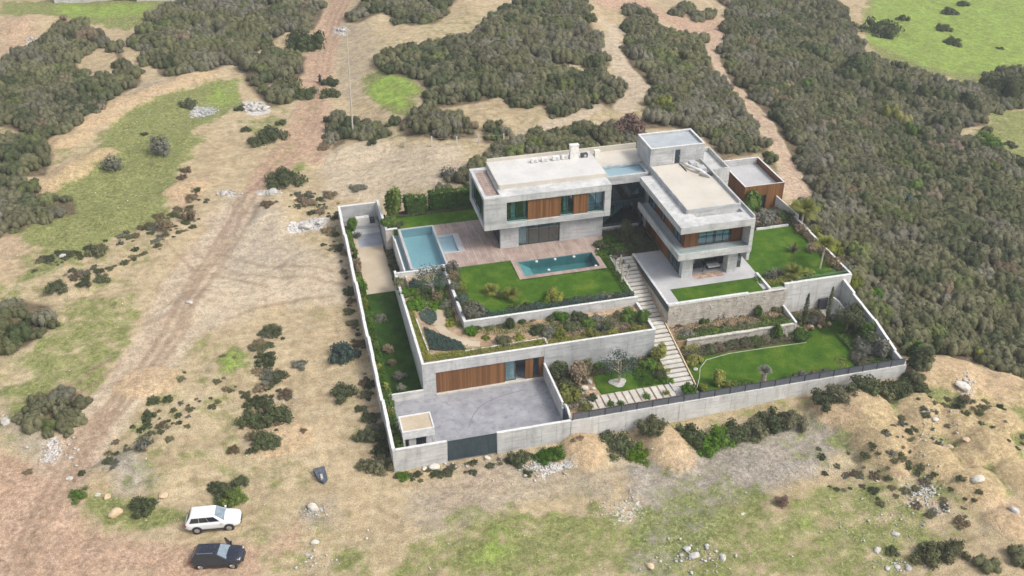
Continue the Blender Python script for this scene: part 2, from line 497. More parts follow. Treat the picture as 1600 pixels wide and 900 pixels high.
def shrub_arrays(seed, wdt=1.0, hgt=.7, n=420, leaf=.07, nl=7, spread=.55, zmin=0.0, dens_core=.78, elong=1.0, jit=.45):
    """lobed crown, width about wdt and height hgt, standing on z=0"""
    r = np.random.default_rng(seed)
    lobes = [(0, 0, hgt * .25, wdt * .34, hgt * .6)]
    for i in range(nl):
        t = i * 2 * math.pi / nl + r.uniform(-.5, .5); d = wdt * .5 * spread * r.uniform(.45, 1.3)
        a = wdt * r.uniform(.17, .27)
        lobes.append((math.cos(t) * d, math.sin(t) * d, hgt * r.uniform(.08, .45), a, hgt * r.uniform(.34, .52)))
    V = []; F = []; no = 0
    tot = sum(l[3] ** 2 for l in lobes)
    for (x, y, z, a, h) in lobes:
        m = max(8, int(n * a * a / tot)); d = sphere_pts(m, r)
        d[:, 2] = np.where(d[:, 2] < -.3, -d[:, 2], d[:, 2])
        q = r.uniform(.80, 1.08, m)[:, None]
        C = np.array([x, y, z]) + d * q * np.array([a, a, h])
        C = C[C[:, 2] > zmin - .02]; dd = d[:len(C)]
        v, f = leaf_quads(C, (C - np.array([x, y, z])) / max(a, h), leaf, r, elong, jit)
        V.append(v); F.append(f + no); no += len(v)
    if dens_core:
        v, f = core(lobes, dens_core); V.append(v); F.append(f + no)
    V = np.concatenate(V); F = np.concatenate([f for f in F])
    V[:, 2] = np.maximum(V[:, 2], -.15)
    return V, F

SHRUB = {}
def shrub_mesh(material, kind='round', var=0):
    key = (material, kind, var)
    if key in SHRUB: return SHRUB[key]
    s = 100 + var * 17 + hash_(kind)
    if kind == 'round': V, F = shrub_arrays(s, 1, .58, 900, .042, 10, .68, elong=1.3)
    elif kind == 'maquis': V, F = shrub_arrays(s, 1, .62, 950, .036, 8, .66, dens_core=.90, jit=.30, elong=1.1)
    elif kind == 'scruff': V, F = shrub_arrays(s, 1, .46, 1100, .034, 12, .95, dens_core=.66, elong=1.5, jit=.6)
    elif kind == 'low': V, F = shrub_arrays(s, 1, .34, 620, .045, 9, .85, elong=1.3)
    elif kind == 'tall': V, F = shrub_arrays(s, 1, 1.5, 700, .075, 6, .5)
    elif kind == 'sparse': V, F = shrub_arrays(s, 1, .8, 260, .045, 8, .7, dens_core=.45, elong=1.8)
    elif kind == 'wispy': V, F = shrub_arrays(s, 1, .9, 330, .05, 7, .6, dens_core=0, elong=2.6)
    SHRUB[key] = np_mesh('shrub_leaves', V, F, material)
    return SHRUB[key]
def hash_(s): return sum((i + 1) * ord(c) for i, c in enumerate(s)) % 97

def shrub(name, x, y, z, d, material='leaf_green', kind='round', var=None, label=None, cat='shrub', group=None, hs=1.0, sink=.06):
    if var is None: var = int(rng.integers(0, 4))
    o = link(name, shrub_mesh(material, kind, var))
    o.location = (x, y, z - sink * d)
    o.scale = (d, d * rng.uniform(.88, 1.1), d * hs * rng.uniform(.9, 1.12))
    o.rotation_euler = (0, 0, rng.uniform(0, 6.28))
    return tag(o, label, cat, group)

ROCKS = {}
def rock_mesh(var, material='rock'):
    key = (var, material)
    if key in ROCKS: return ROCKS[key]
    import bmesh
    bm = bmesh.new(); bmesh.ops.create_icosphere(bm, subdivisions=2 if var < 4 else 1, radius=.5)
    r = np.random.default_rng(var + 5)
    pl = sphere_pts(9, r)
    for v in bm.verts:
        c = np.array(v.co)
        for p in pl:
            d = c @ p - .34
            if d > 0: c = c - p * d * .9
        v.co = Vector(c * np.array([1.0, .8, .62]))
    me = bpy.data.meshes.new('rock'); bm.to_mesh(me); bm.free(); me.materials.append(M[material])
    ROCKS[key] = me; return me
def rock(x, y, z, s, material='rock', label=None, group=None, name='rock', hs=1.0):
    o = link(name, rock_mesh(int(rng.integers(0, 4)), material))
    o.location = (x, y, z + .12 * s * hs); o.scale = (s, s, s * hs); o.rotation_euler = (rng.uniform(-.3, .3), rng.uniform(-.3, .3), rng.uniform(0, 6.28))
    return tag(o, label, 'rock', group)

def fronds(n, length, rise, droop, width, seed, pinnate=True, cut=10):
    """V, F of a palm or grass head centred on the origin"""
    r = np.random.default_rng(seed); V = []; F = []
    for i in range(n):
        t = i * 2.399 + r.uniform(-.2, .2); e = rise * r.uniform(.25, 1.15); Ln = length * r.uniform(.75, 1.1)
        d = np.array([math.cos(t), math.sin(t), 0]); sd = np.array([-math.sin(t), math.cos(t), 0])
        pts = []
        for k in range(cut + 1):
            s = k / cut
            pts.append(d * Ln * s * math.cos(e) * (1 - .15 * s) + np.array([0, 0, Ln * s * math.sin(e) - droop * Ln * s * s]))
        if pinnate:
            for k in range(1, cut + 1):
                wl = width * math.sin(math.pi * min(1, .12 + .85 * k / cut)) ; p = pts[k]; q = pts[k - 1]
                for sg in (-1, 1):
                    tip = (p + q) / 2 + sd * sg * wl + d * wl * .45 - np.array([0, 0, wl * .35])
                    n0 = len(V); V += [q, q * .35 + p * .65, tip, tip + (q - p) * .12]; F.append((n0, n0 + 1, n0 + 2, n0 + 3))
        else:
            for k in range(cut):
                w0 = width * (1 - (k / cut)) + .004; w1 = width * (1 - (k + 1) / cut) + .004
                n0 = len(V); V += [pts[k] - sd * w0, pts[k] + sd * w0, pts[k + 1] + sd * w1, pts[k + 1] - sd * w1]; F.append((n0, n0 + 1, n0 + 2, n0 + 3))
    return np.array(V), np.array(F)

def palm(x, y, z, h, crown, material, label, seed=1, lean=(0, 0), trunk='trunk_dry', rad=.13, n=26, group=None, cat='palm'):
    t = empty('palm_tree', (x, y, z), label, cat, group)
    pts = [(x + lean[0] * (k / 5) ** 1.4, y + lean[1] * (k / 5) ** 1.4, z - .1 + (h + .1) * k / 5) for k in range(6)]
    MB().tube(pts, [rad * (1.25 - .3 * k / 5) for k in range(6)], 8).build('trunk', trunk, t)
    V, F = fronds(n, crown, 1.15, .42, crown * .30, seed)
    o = link('crown', np_mesh('crown', V, F, material), t); o.location = (lean[0], lean[1], h)
    return t
def spiky(name, x, y, z, size, material, label, seed=1, n=30, cat='plant', group=None, rise=1.2, width=.09):
    V, F = fronds(n, size, rise, .12, size * width, seed, False, 4)
    o = link(name, np_mesh(name, V, F, material)); o.location = (x, y, z)
    return tag(o, label, cat, group)
def leafy_tree(name, x, y, z, h, crown, material, label, seed=1, bark='bark', n=900, leaf=.09, trunk_r=.09, cat='tree', group=None, lobes=7, multi=1, dens=0, elong=1.4):
    t = empty(name, (x, y, z), label, cat, group); r = np.random.default_rng(seed)
    m = MB(); V = []; F = []; no = 0; cen = []
    for s in range(multi):
        ox, oy = r.uniform(-.12, .12, 2) * (multi > 1)
        fork = (x + ox * 2, y + oy * 2, z + h * .42)
        m.tube([(x + ox, y + oy, z - .15), (x + ox * 1.5 + .04, y + oy * 1.5, z + h * .2), fork], [trunk_r * 1.3, trunk_r, trunk_r * .8], 7)
        for i in range(max(2, lobes // multi)):
            a = i * 2.4 + s * 1.3 + r.uniform(-.4, .4); d = crown * r.uniform(.22, .42)
            c = (fork[0] + math.cos(a) * d, fork[1] + math.sin(a) * d, z + h * r.uniform(.60, .88))
            m.tube([fork, tuple((fork[k] + c[k]) / 2 + r.uniform(-.08, .08) for k in range(3)), c], [trunk_r * .6, trunk_r * .42, trunk_r * .16], 5)
            cen.append(c)
    m.build('trunk', bark, t)
    for c in cen:
        k = int(n / len(cen)); a = crown * r.uniform(.20, .31)
        D = sphere_pts(k, r) * (r.uniform(.25, 1.05, k)[:, None]) * np.array([a, a, a * .85])
        v, f = leaf_quads(np.array(c) - np.array([x, y, z]) + D, D / a, leaf, r, elong); V.append(v); F.append(f + no); no += len(v)
    link('crown', np_mesh('crown', np.concatenate(V), np.concatenate(F), material), t)
    return t
def column_tree(x, y, z, h, wdt, material, label, seed=1, group=None):
    t = empty('cypress_tree', (x, y, z), label, 'cypress', group); r = np.random.default_rng(seed); n = 900
    MB().tube([(x, y, z - .1), (x, y, z + h * .8)], [.06, .02], 6).build('trunk', 'bark', t)
    s = r.uniform(0, 1, n); a = r.uniform(0, 6.28, n); rr = wdt / 2 * np.sin(np.pi * np.clip(s * .92 + .08, 0, 1)) ** .6 * r.uniform(.5, 1.1, n)
    C = np.stack([np.cos(a) * rr, np.sin(a) * rr, s * h], 1)
    v, f = leaf_quads(C, np.stack([np.cos(a), np.sin(a), a * 0 + .6], 1), .07, r, 1.6)
    link('crown', np_mesh('crown', v, f, material), t); return t
def hedge(name, x0, x1, y0, y1, z0, h, material, label, seed=1, cat='hedge', top='leaf_green', dens=150):
    r = np.random.default_rng(seed); n = int(dens * ((x1 - x0) * h + (y1 - y0) * h + (x1 - x0) * (y1 - y0)) * 1.4)
    p = r.uniform(0, 1, (n, 3)); f = r.integers(0, 6, n)
    for k in range(3):
        p[:, k] = np.where(f == k * 2, r.uniform(-.03, .10, n), np.where(f == k * 2 + 1, r.uniform(.88, 1.04, n), p[:, k]))
    N = np.zeros((n, 3)); N[np.arange(n), f // 2] = np.where(f % 2, 1, -1)
    C = np.stack([x0 + p[:, 0] * (x1 - x0), y0 + p[:, 1] * (y1 - y0), z0 + p[:, 2] * h * (1 + .18 * (fbm(p[:, 0] * (x1 - x0) * 1.3, p[:, 1] * 3, 2) - .5))], 1)
    v, q = leaf_quads(C, N, .10, r, 1.2)
    ctr = np.array([(x0 + x1) / 2, (y0 + y1) / 2, z0])
    o = empty(name, tuple(ctr), label, cat)
    link('foliage', np_mesh('foliage', v - ctr, q, material), o)
    part('stem', 'leaf_dark', o, (x0 + .18, x1 - .18, y0 + .18, y1 - .18, z0 - .05, z0 + h * .8))
    return o

# ------------------------------------------------------------------ terrain
# spoil heaps and earth berms: px position, half length px, half width px, angle in plan, height m
for (u, v, a, b, ang, h) in [
    (912, 708, 40, 34, 0, 1.25), (1045, 706, 44, 40, .1, 1.5), (1345, 650, 70, 48, -.3, 1.9), (1300, 645, 45, 36, 0, 1.2), (1440, 655, 52, 44, -.4, 1.6),
    (1378, 700, 62, 48, -.3, 1.7), (1452, 722, 56, 46, -.3, 1.7), (1520, 765, 60, 40, -.3, 1.3), (1490, 590, 80, 50, -.5, 1.5),
    (1570, 612, 70, 45, -.4, 1.3), (1545, 700, 60, 44, -.5, 1.6), (1500, 668, 50, 40, 0, 1.2), (1590, 745, 50, 40, 0, 1.2), (1560, 655, 50, 32, -.4, 1.2),
    (1440, 585, 40, 40, 0, 1.2), (1410, 680, 34, 28, 0, 1.2), (1480, 740, 36, 30, .2, 1.1), (1525, 640, 34, 26, .1, 1.2), (1515, 720, 30, 26, 0, 1.1), (1400, 735, 30, 24, 0, .9), (1585, 820, 60, 40, 0, .9),
    (150, 190, 50, 24, .5, 1.0), (110, 218, 40, 22, .3, .9), (205, 160, 46, 20, .4, .8), (250, 140, 42, 18, .3, .7), (305, 125, 48, 16, .4, .8),
    (420, 105, 40, 22, .6, 1.2), (60, 295, 40, 22, .2, .9), (110, 272, 44, 22, .5, 1.0), (155, 245, 36, 18, .5, .8), (290, 298, 42, 20, .3, .7),
    (440, 690, 60, 30, .2, .5), (230, 600, 60, 30, .2, .6), (495, 420, 60, 36, .2, .7), (430, 335, 60, 26, 1.2, .7), (180, 740, 60, 26, .2, .8),
    (560, 240, 70, 24, 0, .8), (440, 60, 40, 18, .2, .8), (50, 40, 70, 26, 0, 1.6), (300, 480, 60, 24, .6, .5), (130, 440, 60, 22, .5, .6)]:
    x, y, _ = hit(u, v)
    s = pxm(x, y)
    MOUNDS.append((x, y, a / s * (.86 if u > 1250 else 1), b / s * 1.5 * (.86 if u > 1250 else 1), ang, h * 1.45))

HX0, HX1, HX2, HY0, HY1, HY2 = 0.15, 55.65, 56.95, 0.15, 43.2, 47.1      # the plot is left out of the terrain sheet
def axis(lo, hi, near0, near1, step, keys):
    a = [lo]; p = lo
    while p < hi:
        d = 0 if near0 <= p <= near1 else (near0 - p if p < near0 else p - near1)
        p += step * (1 + d / 28.0); a.append(p)
    a = np.array(a)
    for k in keys: a[np.argmin(abs(a - k))] = k
    return np.unique(a)
gx = axis(-150, 420, -42, 100, .42, [HX0, 6.2, HX1, HX2])
gy = axis(-75, 460, -34, 66, .42, [HY0, 13.9, HY1, HY2])
X, Y = np.meshgrid(gx, gy)
Z = H(X, Y)
NX, NY = len(gx), len(gy)
ii, jj = np.meshgrid(np.arange(NX - 1), np.arange(NY - 1))
cx = (gx[:-1] + gx[1:])[ii] / 2; cy = (gy[:-1] + gy[1:])[jj] / 2
hole = ((cx > HX0) & (cx < HX1) & (cy > HY0) & (cy < HY1)) | ((cx > HX0) & (cx < 6.2) & (cy >= HY1) & (cy < HY2)) | ((cx > HX1) & (cx < HX2) & (cy > 13.9) & (cy < HY1))
a = (jj * NX + ii)[~hole]
F = np.stack([a, a + 1, a + 1 + NX, a + NX], 1)
V = np.stack([X.ravel(), Y.ravel(), Z.ravel()], 1)

def wpoly(pts): return np.array([hit(u, v)[:2] for u, v in pts])
PX, PY = X.ravel(), Y.ravel()
WN = (fbm(PX / 2.6, PY / 2.6, 3) - .5)
def poly_sd(P, x, y):
    d2 = np.full(x.shape, 1e9); ins = np.zeros(x.shape, bool); n = len(P)
    for i in range(n):
        ax, ay = P[i]; bx, by = P[(i + 1) % n]
        ex, ey = bx - ax, by - ay
        t = np.clip(((x - ax) * ex + (y - ay) * ey) / (ex * ex + ey * ey + 1e-9), 0, 1)
        d2 = np.minimum(d2, (x - ax - t * ex) ** 2 + (y - ay - t * ey) ** 2)
        c = ((ay > y) != (by > y)) & (x < (bx - ax) * (y - ay) / (by - ay + 1e-12) + ax)
        ins ^= c
    return np.where(ins, 1, -1) * np.sqrt(d2)
def patch(mask, pts, val=1.0, soft=1.2, wob=2.4, mode='max'):
    P = wpoly(pts); m = 4
    sel = (PX > P[:, 0].min() - m) & (PX < P[:, 0].max() + m) & (PY > P[:, 1].min() - m) & (PY < P[:, 1].max() + m)
    sd = poly_sd(P, PX[sel], PY[sel]) + WN[sel] * wob
    f = ss(sd, -soft, soft) * val
    mask[sel] = np.maximum(mask[sel], f) if mode == 'max' else mask[sel] * (1 - f / max(val, 1e-6) * (1 - 0) * 1.0)
def stroke(mask, pts, wd, val=1.0, soft=.8, wob=1.2, sub=False):
    P = np.array([hit(u, v)[:2] for u, v in pts]); W = wd if hasattr(wd, '__len__') else [wd] * len(pts)
    best = np.full(PX.shape, -1e9)
    for i in range(len(P) - 1):
        (ax, ay), (bx, by) = P[i], P[i + 1]; m = 5 + max(W)
        sel = (PX > min(ax, bx) - m) & (PX < max(ax, bx) + m) & (PY > min(ay, by) - m) & (PY < max(ay, by) + m)
        x, y = PX[sel], PY[sel]; ex, ey = bx - ax, by - ay
        t = np.clip(((x - ax) * ex + (y - ay) * ey) / (ex * ex + ey * ey), 0, 1)
        d = np.hypot(x - ax - t * ex, y - ay - t * ey)
        best[sel] = np.maximum(best[sel], (W[i] + (W[i + 1] - W[i]) * t) / 2 - d)
    f = ss(best + WN * wob, -soft, soft) * val
    if sub: mask *= (1 - f)
    else: np.maximum(mask, f, out=mask)

grass = np.zeros(PX.shape); red = grass.copy(); litter = grass.copy(); gravel = grass.copy(); white = grass.copy(); bright = grass.copy()
for pts, val in [
    ([(60, 300), (120, 262), (175, 190), (240, 150), (330, 128), (372, 122), (380, 165), (300, 205), (322, 220), (290, 262), (270, 300), (262, 342), (180, 368), (120, 412), (60, 432), (20, 420), (20, 380)], .85),
    ([(60, 520), (130, 462), (212, 470), (222, 540), (200, 600), (160, 640), (70, 600), (20, 580)], .62),
    ([(20, 420), (120, 400), (150, 380), (60, 450), (0, 520), (0, 450)], .5),
    ([(0, 600), (60, 580), (100, 600), (50, 655), (0, 660)], .75), ([(0, 790), (20, 790), (15, 860), (0, 870)], .9),
    ([(330, 595), (345, 545), (375, 533), (402, 545), (398, 570), (350, 595), (310, 612)], .9), ([(290, 640), (340, 600), (350, 650), (300, 680)], .45),
    ([(110, 760), (200, 785), (280, 785), (300, 812), (240, 832), (170, 828), (120, 800)], .85),
    ([(150, 690), (250, 680), (270, 720), (200, 745), (140, 730)], .4), ([(200, 645), (240, 630), (235, 670), (200, 680)], .5),
    ([(600, 905), (620, 868), (700, 800), (820, 788), (930, 800), (1000, 790), (1100, 752), (1200, 760), (1290, 745), (1400, 745), (1450, 800), (1500, 860), (1450, 905)], .62),
    ([(700, 830), (790, 800), (860, 840), (800, 890), (690, 900)], .8), ([(840, 790), (930, 790), (930, 840), (860, 840)], .8),
    ([(1180, 800), (1330, 780), (1400, 860), (1200, 900)], .6), ([(480, 890), (500, 850), (560, 840), (600, 890), (560, 905)], .6),
    ([(1400, 600), (1480, 600), (1600, 640), (1620, 780), (1500, 800), (1340, 730), (1290, 680)], .72), ([(1570, 620), (1600, 610), (1600, 680), (1570, 660)], .8),
    ([(1440, 760), (1600, 720), (1600, 800), (1500, 800)], .5), ([(1370, 640), (1420, 640), (1430, 680), (1400, 690)], .5),
    ([(60, 0), (280, 0), (245, 28), (195, 46), (120, 36), (0, 28), (0, 0)], .95),
    ([(560, 120), (600, 108), (650, 118), (662, 150), (640, 178), (600, 172), (575, 150)], 1.0),
    ([(1345, 40), (1360, -12), (1700, -12), (1700, 128), (1540, 134), (1430, 112), (1362, 80)], 1.0),
    ([(1540, 190), (1600, 175), (1700, 180), (1700, 300), (1560, 245)], .6), ([(380, 100), (430, 80), (450, 100), (400, 125)], .6),
    ([(370, 190), (440, 180), (460, 215), (400, 240)], .55), ([(560, 150), (590, 60), (640, 60), (620, 110)], .35), ([(620, 220), (700, 222), (690, 242), (620, 240)], .4),
    ([(440, 240), (490, 240), (480, 280), (430, 275)], .7), ([(510, 390), (540, 380), (560, 460), (530, 470)], .3), ([(420, 830), (470, 800), (480, 850), (430, 880)], .4)]:
    patch(grass, pts, val, 1.5, 3.2)
for pts, val in [([(1365, -10), (1700, -12), (1700, 100), (1560, 118), (1440, 105), (1350, 60)], .62), ([(570, 130), (620, 112), (650, 135), (630, 165), (590, 160)], .75), ([(80, 8), (230, 6), (235, 25), (110, 30)], .6),
                 ([(340, 585), (352, 548), (395, 545), (390, 568), (350, 588)], .5), ([(1230, 860), (1250, 790), (1280, 800), (1260, 880)], .3), ([(760, 830), (800, 820), (790, 870), (750, 870)], .5), ([(330, 140), (372, 128), (372, 160), (330, 170)], .5), ([(1460, 60), (1600, 40), (1600, 100), (1500, 110)], .35)]:
    patch(bright, pts, val, 1.5, 4)
for pts, val in [
    ([(0, 700), (40, 720), (95, 745), (120, 800), (170, 840), (300, 848), (410, 858), (400, 905), (-60, 905), (-60, 700)], .95),
    ([(900, -10), (1000, -6), (1040, 20), (1080, 20), (1130, 30), (1152, 45), (1115, 66), (1098, 55), (1060, 50), (1020, 25), (940, 12)], .95),
    ([(0, 20), (60, 30), (60, 70), (20, 140), (0, 150)], .6), ([(420, 850), (470, 815), (468, 855), (420, 880)], .9),
    ([(1000, 470), (1001, 471), (1002, 470)], .1), ([(0, 360), (40, 370), (80, 390), (60, 420), (0, 430)], .5), ([(640, 740), (800, 720), (830, 770), (700, 800)], .28), ([(1540, 800), (1600, 780), (1600, 860)], .6), ([(1210, 760), (1250, 770), (1230, 810), (1205, 800)], .6)]:
    patch(red, pts, val, 1.6, 2.6)
ROAD = [(545, -22), (522, 20), (508, 60), (500, 100), (494, 140), (484, 190), (462, 232), (425, 268), (398, 298)]
stroke(red, ROAD, [4.6, 4.8, 5.2, 5.2, 5.4, 6.0, 6.2, 5.2, 3.6], .92)
stroke(red, [(484, 190), (505, 215), (492, 250)], [4, 5, 3], .8)
TRACK = [(398, 298), (362, 350), (330, 400), (300, 450), (262, 520), (215, 590), (160, 650), (115, 700), (85, 760), (40, 840), (20, 900)]
sandy = np.zeros(PX.shape)
stroke(sandy, TRACK, [4, 5, 7, 8, 7, 6.5, 6, 6, 6, 7, 7], .9)
stroke(sandy, [(330, 400), (420, 440), (520, 430), (560, 440)], [8, 9, 8, 6], .8)
stroke(red, TRACK, [4, 4, 4.5, 5, 5, 5, 5, 6, 7, 7, 7], .34)
patch(sandy, [(345, 310), (430, 315), (470, 380), (540, 420), (545, 470), (430, 470), (330, 520), (250, 590), (215, 580), (290, 440), (320, 370)], .95, 2.5, 3)
stroke(red, [(160, 650), (115, 700), (85, 760), (40, 840), (20, 900)], [4, 5, 7, 8, 8], .6)
PATH1 = [(1125, 50), (1112, 75), (1122, 100), (1130, 125), (1160, 150), (1190, 185), (1212, 225), (1232, 262), (1250, 305)]
stroke(sandy, PATH1, [4, 2, 1.6, 2, 3, 3, 2.8, 3.2, 5], 1.0, .5, 1.0); stroke(red, PATH1, [4, 1.9, 1.6, 1.9, 2.6, 2.4, 2.4, 2.8, 4.4], .62, .5, 1.0)
PATH2 = [(925, 25), (955, 40), (968, 60), (952, 78), (972, 100), (985, 118), (1000, 140), (975, 165)]
PATH2B = [(925, 112), (955, 118), (985, 120)]
PATH3 = [(830, 205), (860, 195), (900, 182), (930, 165)]
for p, w_ in ((PATH2, 3.6), (PATH2B, 3), (PATH3, 2.5)): stroke(sandy, p, w_, .95, .6, 1.2); stroke(red, p, w_ * .6, .3)
patch(sandy, [(500, 250), (560, 225), (640, 225), (735, 225), (720, 290), (640, 305), (560, 315), (500, 310)], .8, 1.5, 3)
for pts, val in [
    ([(960, 720), (1050, 720), (1130, 672), (1290, 650), (1330, 690), (1250, 755), (1150, 790), (1100, 840), (1050, 900), (980, 900), (1000, 790)], .9),
    ([(640, 770), (780, 700), (950, 740), (960, 770), (820, 790), (680, 860), (620, 800)], .5), ([(1370, 720), (1400, 710), (1400, 740), (1360, 745)], .9),
    ([(150, 720), (230, 700), (240, 760), (180, 770)], .8), ([(470, 790), (520, 780), (520, 830), (470, 830)], .6), ([(0, 600), (30, 640), (100, 700), (80, 730), (0, 700)], .6),
    ([(520, 40), (560, 30), (600, 60), (560, 160), (520, 150)], .35), ([(300, 165), (342, 168), (335, 185), (295, 182)], .9), ([(210, 130), (250, 120), (280, 140), (215, 150)], .6)]:
    patch(gravel, pts, val, 1.5, 3)
for pts, val in [([(835, 720), (900, 718), (905, 735), (850, 748)], .9), ([(296, 162), (340, 166), (334, 180), (298, 184)], .55), ([(380, 158), (416, 158), (418, 176), (388, 180)], .8),
                 ([(455, 345), (510, 340), (500, 358), (455, 362)], .9), ([(338, 300), (368, 298), (365, 308), (340, 308)], .9), ([(400, 300), (445, 296), (442, 306), (404, 308)], .9),
                 ([(85, 680), (105, 690), (90, 730), (60, 720)], .6), ([(0, 645), (15, 650), (10, 665), (0, 668)], .9), ([(1493, 605), (1515, 600), (1518, 628), (1500, 625)], .8),
                 ([(1420, 750), (1450, 748), (1462, 780), (1440, 785)], .5), ([(950, 800), (1000, 780), (1010, 800), (960, 825)], .4), ([(520, 40), (545, 45), (540, 56), (520, 55)], .6), ([(38, 58), (85, 55), (85, 70), (40, 72)], .5)]:
    patch(white, pts, val, .5, 2)

# thickets of maquis (outline read off the photograph)
SCRUB = [wpoly(p) for p in [
    [(1120, 60), (1140, 20), (1110, -14), (1300, -14), (1330, 40), (1352, 82), (1395, 100), (1440, 118), (1500, 135), (1545, 140), (1565, 118), (1610, 118), (1700, 150), (1700, 720), (1610, 604), (1545, 575), (1500, 563), (1448, 555), (1436, 560), (1380, 548), (1320, 470), (1300, 425), (1260, 390), (1250, 350), (1256, 322), (1240, 262), (1215, 215), (1190, 172), (1150, 140), (1128, 110), (1120, 85)],
    [(975, 10), (1010, 25), (1040, 55), (1062, 62), (1108, 58), (1108, 85), (1120, 125), (1150, 160), (1180, 200), (1205, 250), (1222, 278), (1190, 240), (1130, 250), (1085, 200), (1060, 196), (1000, 200), (1012, 168), (1008, 140), (990, 112), (968, 90), (980, 60)],
    [(586, 98), (630, 78), (690, 70), (740, 58), (775, 20), (830, -12), (905, -12), (925, 45), (938, 85), (955, 102), (925, 112), (900, 100), (860, 105), (900, 118), (960, 125), (985, 140), (965, 170), (935, 160), (900, 175), (870, 190), (845, 165), (800, 170), (790, 150), (740, 162), (660, 168), (672, 140), (640, 122), (600, 110)],
    [(618, 192), (650, 172), (700, 176), (742, 192), (742, 213), (690, 218), (635, 214)], [(752, 205), (780, 190), (798, 205), (782, 222), (756, 222)],
    [(700, 292), (738, 250), (800, 222), (850, 205), (905, 200), (960, 200), (1000, 205), (995, 240), (760, 262), (735, 296)],
    [(508, 205), (530, 180), (560, 192), (600, 195), (612, 210), (590, 220), (545, 215), (522, 236), (508, 225)],
    [(195, 70), (240, 28), (300, -12), (500, -14), (505, 30), (492, 45), (440, 58), (418, 72), (385, 92), (350, 105), (288, 124), (250, 118), (242, 98), (205, 98)],
    [(530, 34), (560, 5), (600, -14), (725, -14), (700, 15), (680, 38), (640, 42), (600, 20), (560, 36)],
    [(25, 88), (100, 38), (170, 48), (190, 75), (228, 115), (215, 132), (180, 150), (150, 182), (105, 212), (60, 222), (30, 205), (-40, 190), (-40, 130)],
    [(-40, 225), (40, 210), (82, 240), (70, 272), (20, 276), (-40, 268)], [(-40, 282), (40, 290), (112, 310), (118, 330), (60, 346), (30, 362), (-40, 385)],
    [(-40, 490), (30, 470), (76, 478), (72, 520), (40, 546), (-40, 556)], [(30, 650), (60, 620), (105, 604), (128, 630), (122, 660), (80, 676), (40, 670)],
    [(1048, 12), (1085, 12), (1085, 22), (1050, 24)], [(1078, 22), (1112, 26), (1110, 38), (1080, 36)],
    [(1415, 545), (1436, 555), (1442, 600), (1425, 612), (1416, 596)],
    [(1540, 120), (1570, 112), (1620, 120), (1620, 165), (1560, 160)], [(380, 100), (398, 92), (500, 88), (500, 120), (440, 128), (400, 140), (470, 140), (470, 158), (420, 166), (385, 130)]]]
SCRUB_OUT = [wpoly(p) for p in [[(150, 40), (172, 46), (200, 66), (240, 108), (238, 132), (205, 108), (188, 78), (150, 52)], [(120, 100), (150, 70), (175, 80), (190, 110), (150, 130)],[(1545, 180), (1620, 165), (1700, 175), (1700, 300), (1610, 265), (1560, 240), (1540, 215)], [(1375, 95), (1395, 105), (1410, 120), (1395, 120)], [(1495, 200), (1540, 200), (1540, 225), (1500, 220)]]]
for P in SCRUB:
    m = 4; sel = (PX > P[:, 0].min() - m) & (PX < P[:, 0].max() + m) & (PY > P[:, 1].min() - m) & (PY < P[:, 1].max() + m)
    litter[sel] = np.maximum(litter[sel], ss(poly_sd(P, PX[sel], PY[sel]), -1.4, 1.0))
litter *= (1 - .9 * sandy) * (1 - .95 * red)
for P in SCRUB_OUT: litter *= 1 - ss(poly_sd(P, PX, PY), -1.0, .6)
grass = np.maximum(grass, (.10 + .26 * ss(fbm(PX / 16, PY / 16, 3), .42, .62)) * (PY < 120))
grass *= (1 - .8 * sandy) * (1 - .9 * red)
patch(red, [(390, 300), (330, 360), (300, 440), (200, 590), (90, 720), (60, 700), (180, 560), (262, 420), (330, 320)], .30, 2.0, 3)
patch(red, [(40, 290), (110, 250), (170, 230), (140, 275), (60, 330)], .35, 1.5, 3); patch(red, [(250, 290), (330, 275), (300, 330), (260, 330)], .5, 1.5, 3)
patch(grass, [(1545, 180), (1620, 165), (1700, 175), (1700, 300), (1610, 265), (1560, 240), (1540, 215)], .8)
patch(grass, [(420, 230), (470, 150), (500, 160), (470, 240), (430, 290)], .3, 1.5, 3); patch(gravel, [(330, 300), (420, 310), (470, 420), (380, 440), (300, 400)], .35, 3, 4)
# ruts of the wheel tracks
rut = np.zeros(PX.shape)
for off in (-.9, .9, 2.6):
    stroke(rut, [(u + off * 8, v + off * 2) for u, v in TRACK], .75, .9, .35, .2)
    stroke(rut, [(u + off * 5, v) for u, v in ROAD], .65, .8, .35, .2)
stroke(rut, [(455, 700), (420, 715), (402, 740), (395, 770)], .35, 1.0, .3, .5); stroke(rut, [(455, 695), (470, 705)], .3, 1.0, .3, .4)
for ln_ in ([(372, 310), (345, 380), (300, 450), (245, 540), (190, 610), (130, 690)], [(384, 306), (366, 370), (330, 440), (275, 520), (225, 590), (150, 680), (110, 740)], [(300, 392), (380, 430), (460, 436), (560, 448)], [(322, 384), (400, 412), (490, 424), (556, 436)], [(350, 500), (400, 480), (440, 470), (520, 462)], [(240, 360), (300, 420), (420, 450)], [(60, 640), (120, 600), (170, 560)], [(70, 655), (130, 612), (185, 570)]):
    stroke(rut, ln_, .75, .9, .35, .25)
for k in range(5): stroke(rut, [(-10 + 22 * k, 905), (60 + 16 * k, 850 - 5 * k), (160 + 25 * k, 855 - 4 * k), (300 + 10 * k, 862 - 3 * k)], .35, .6, .3, .5)

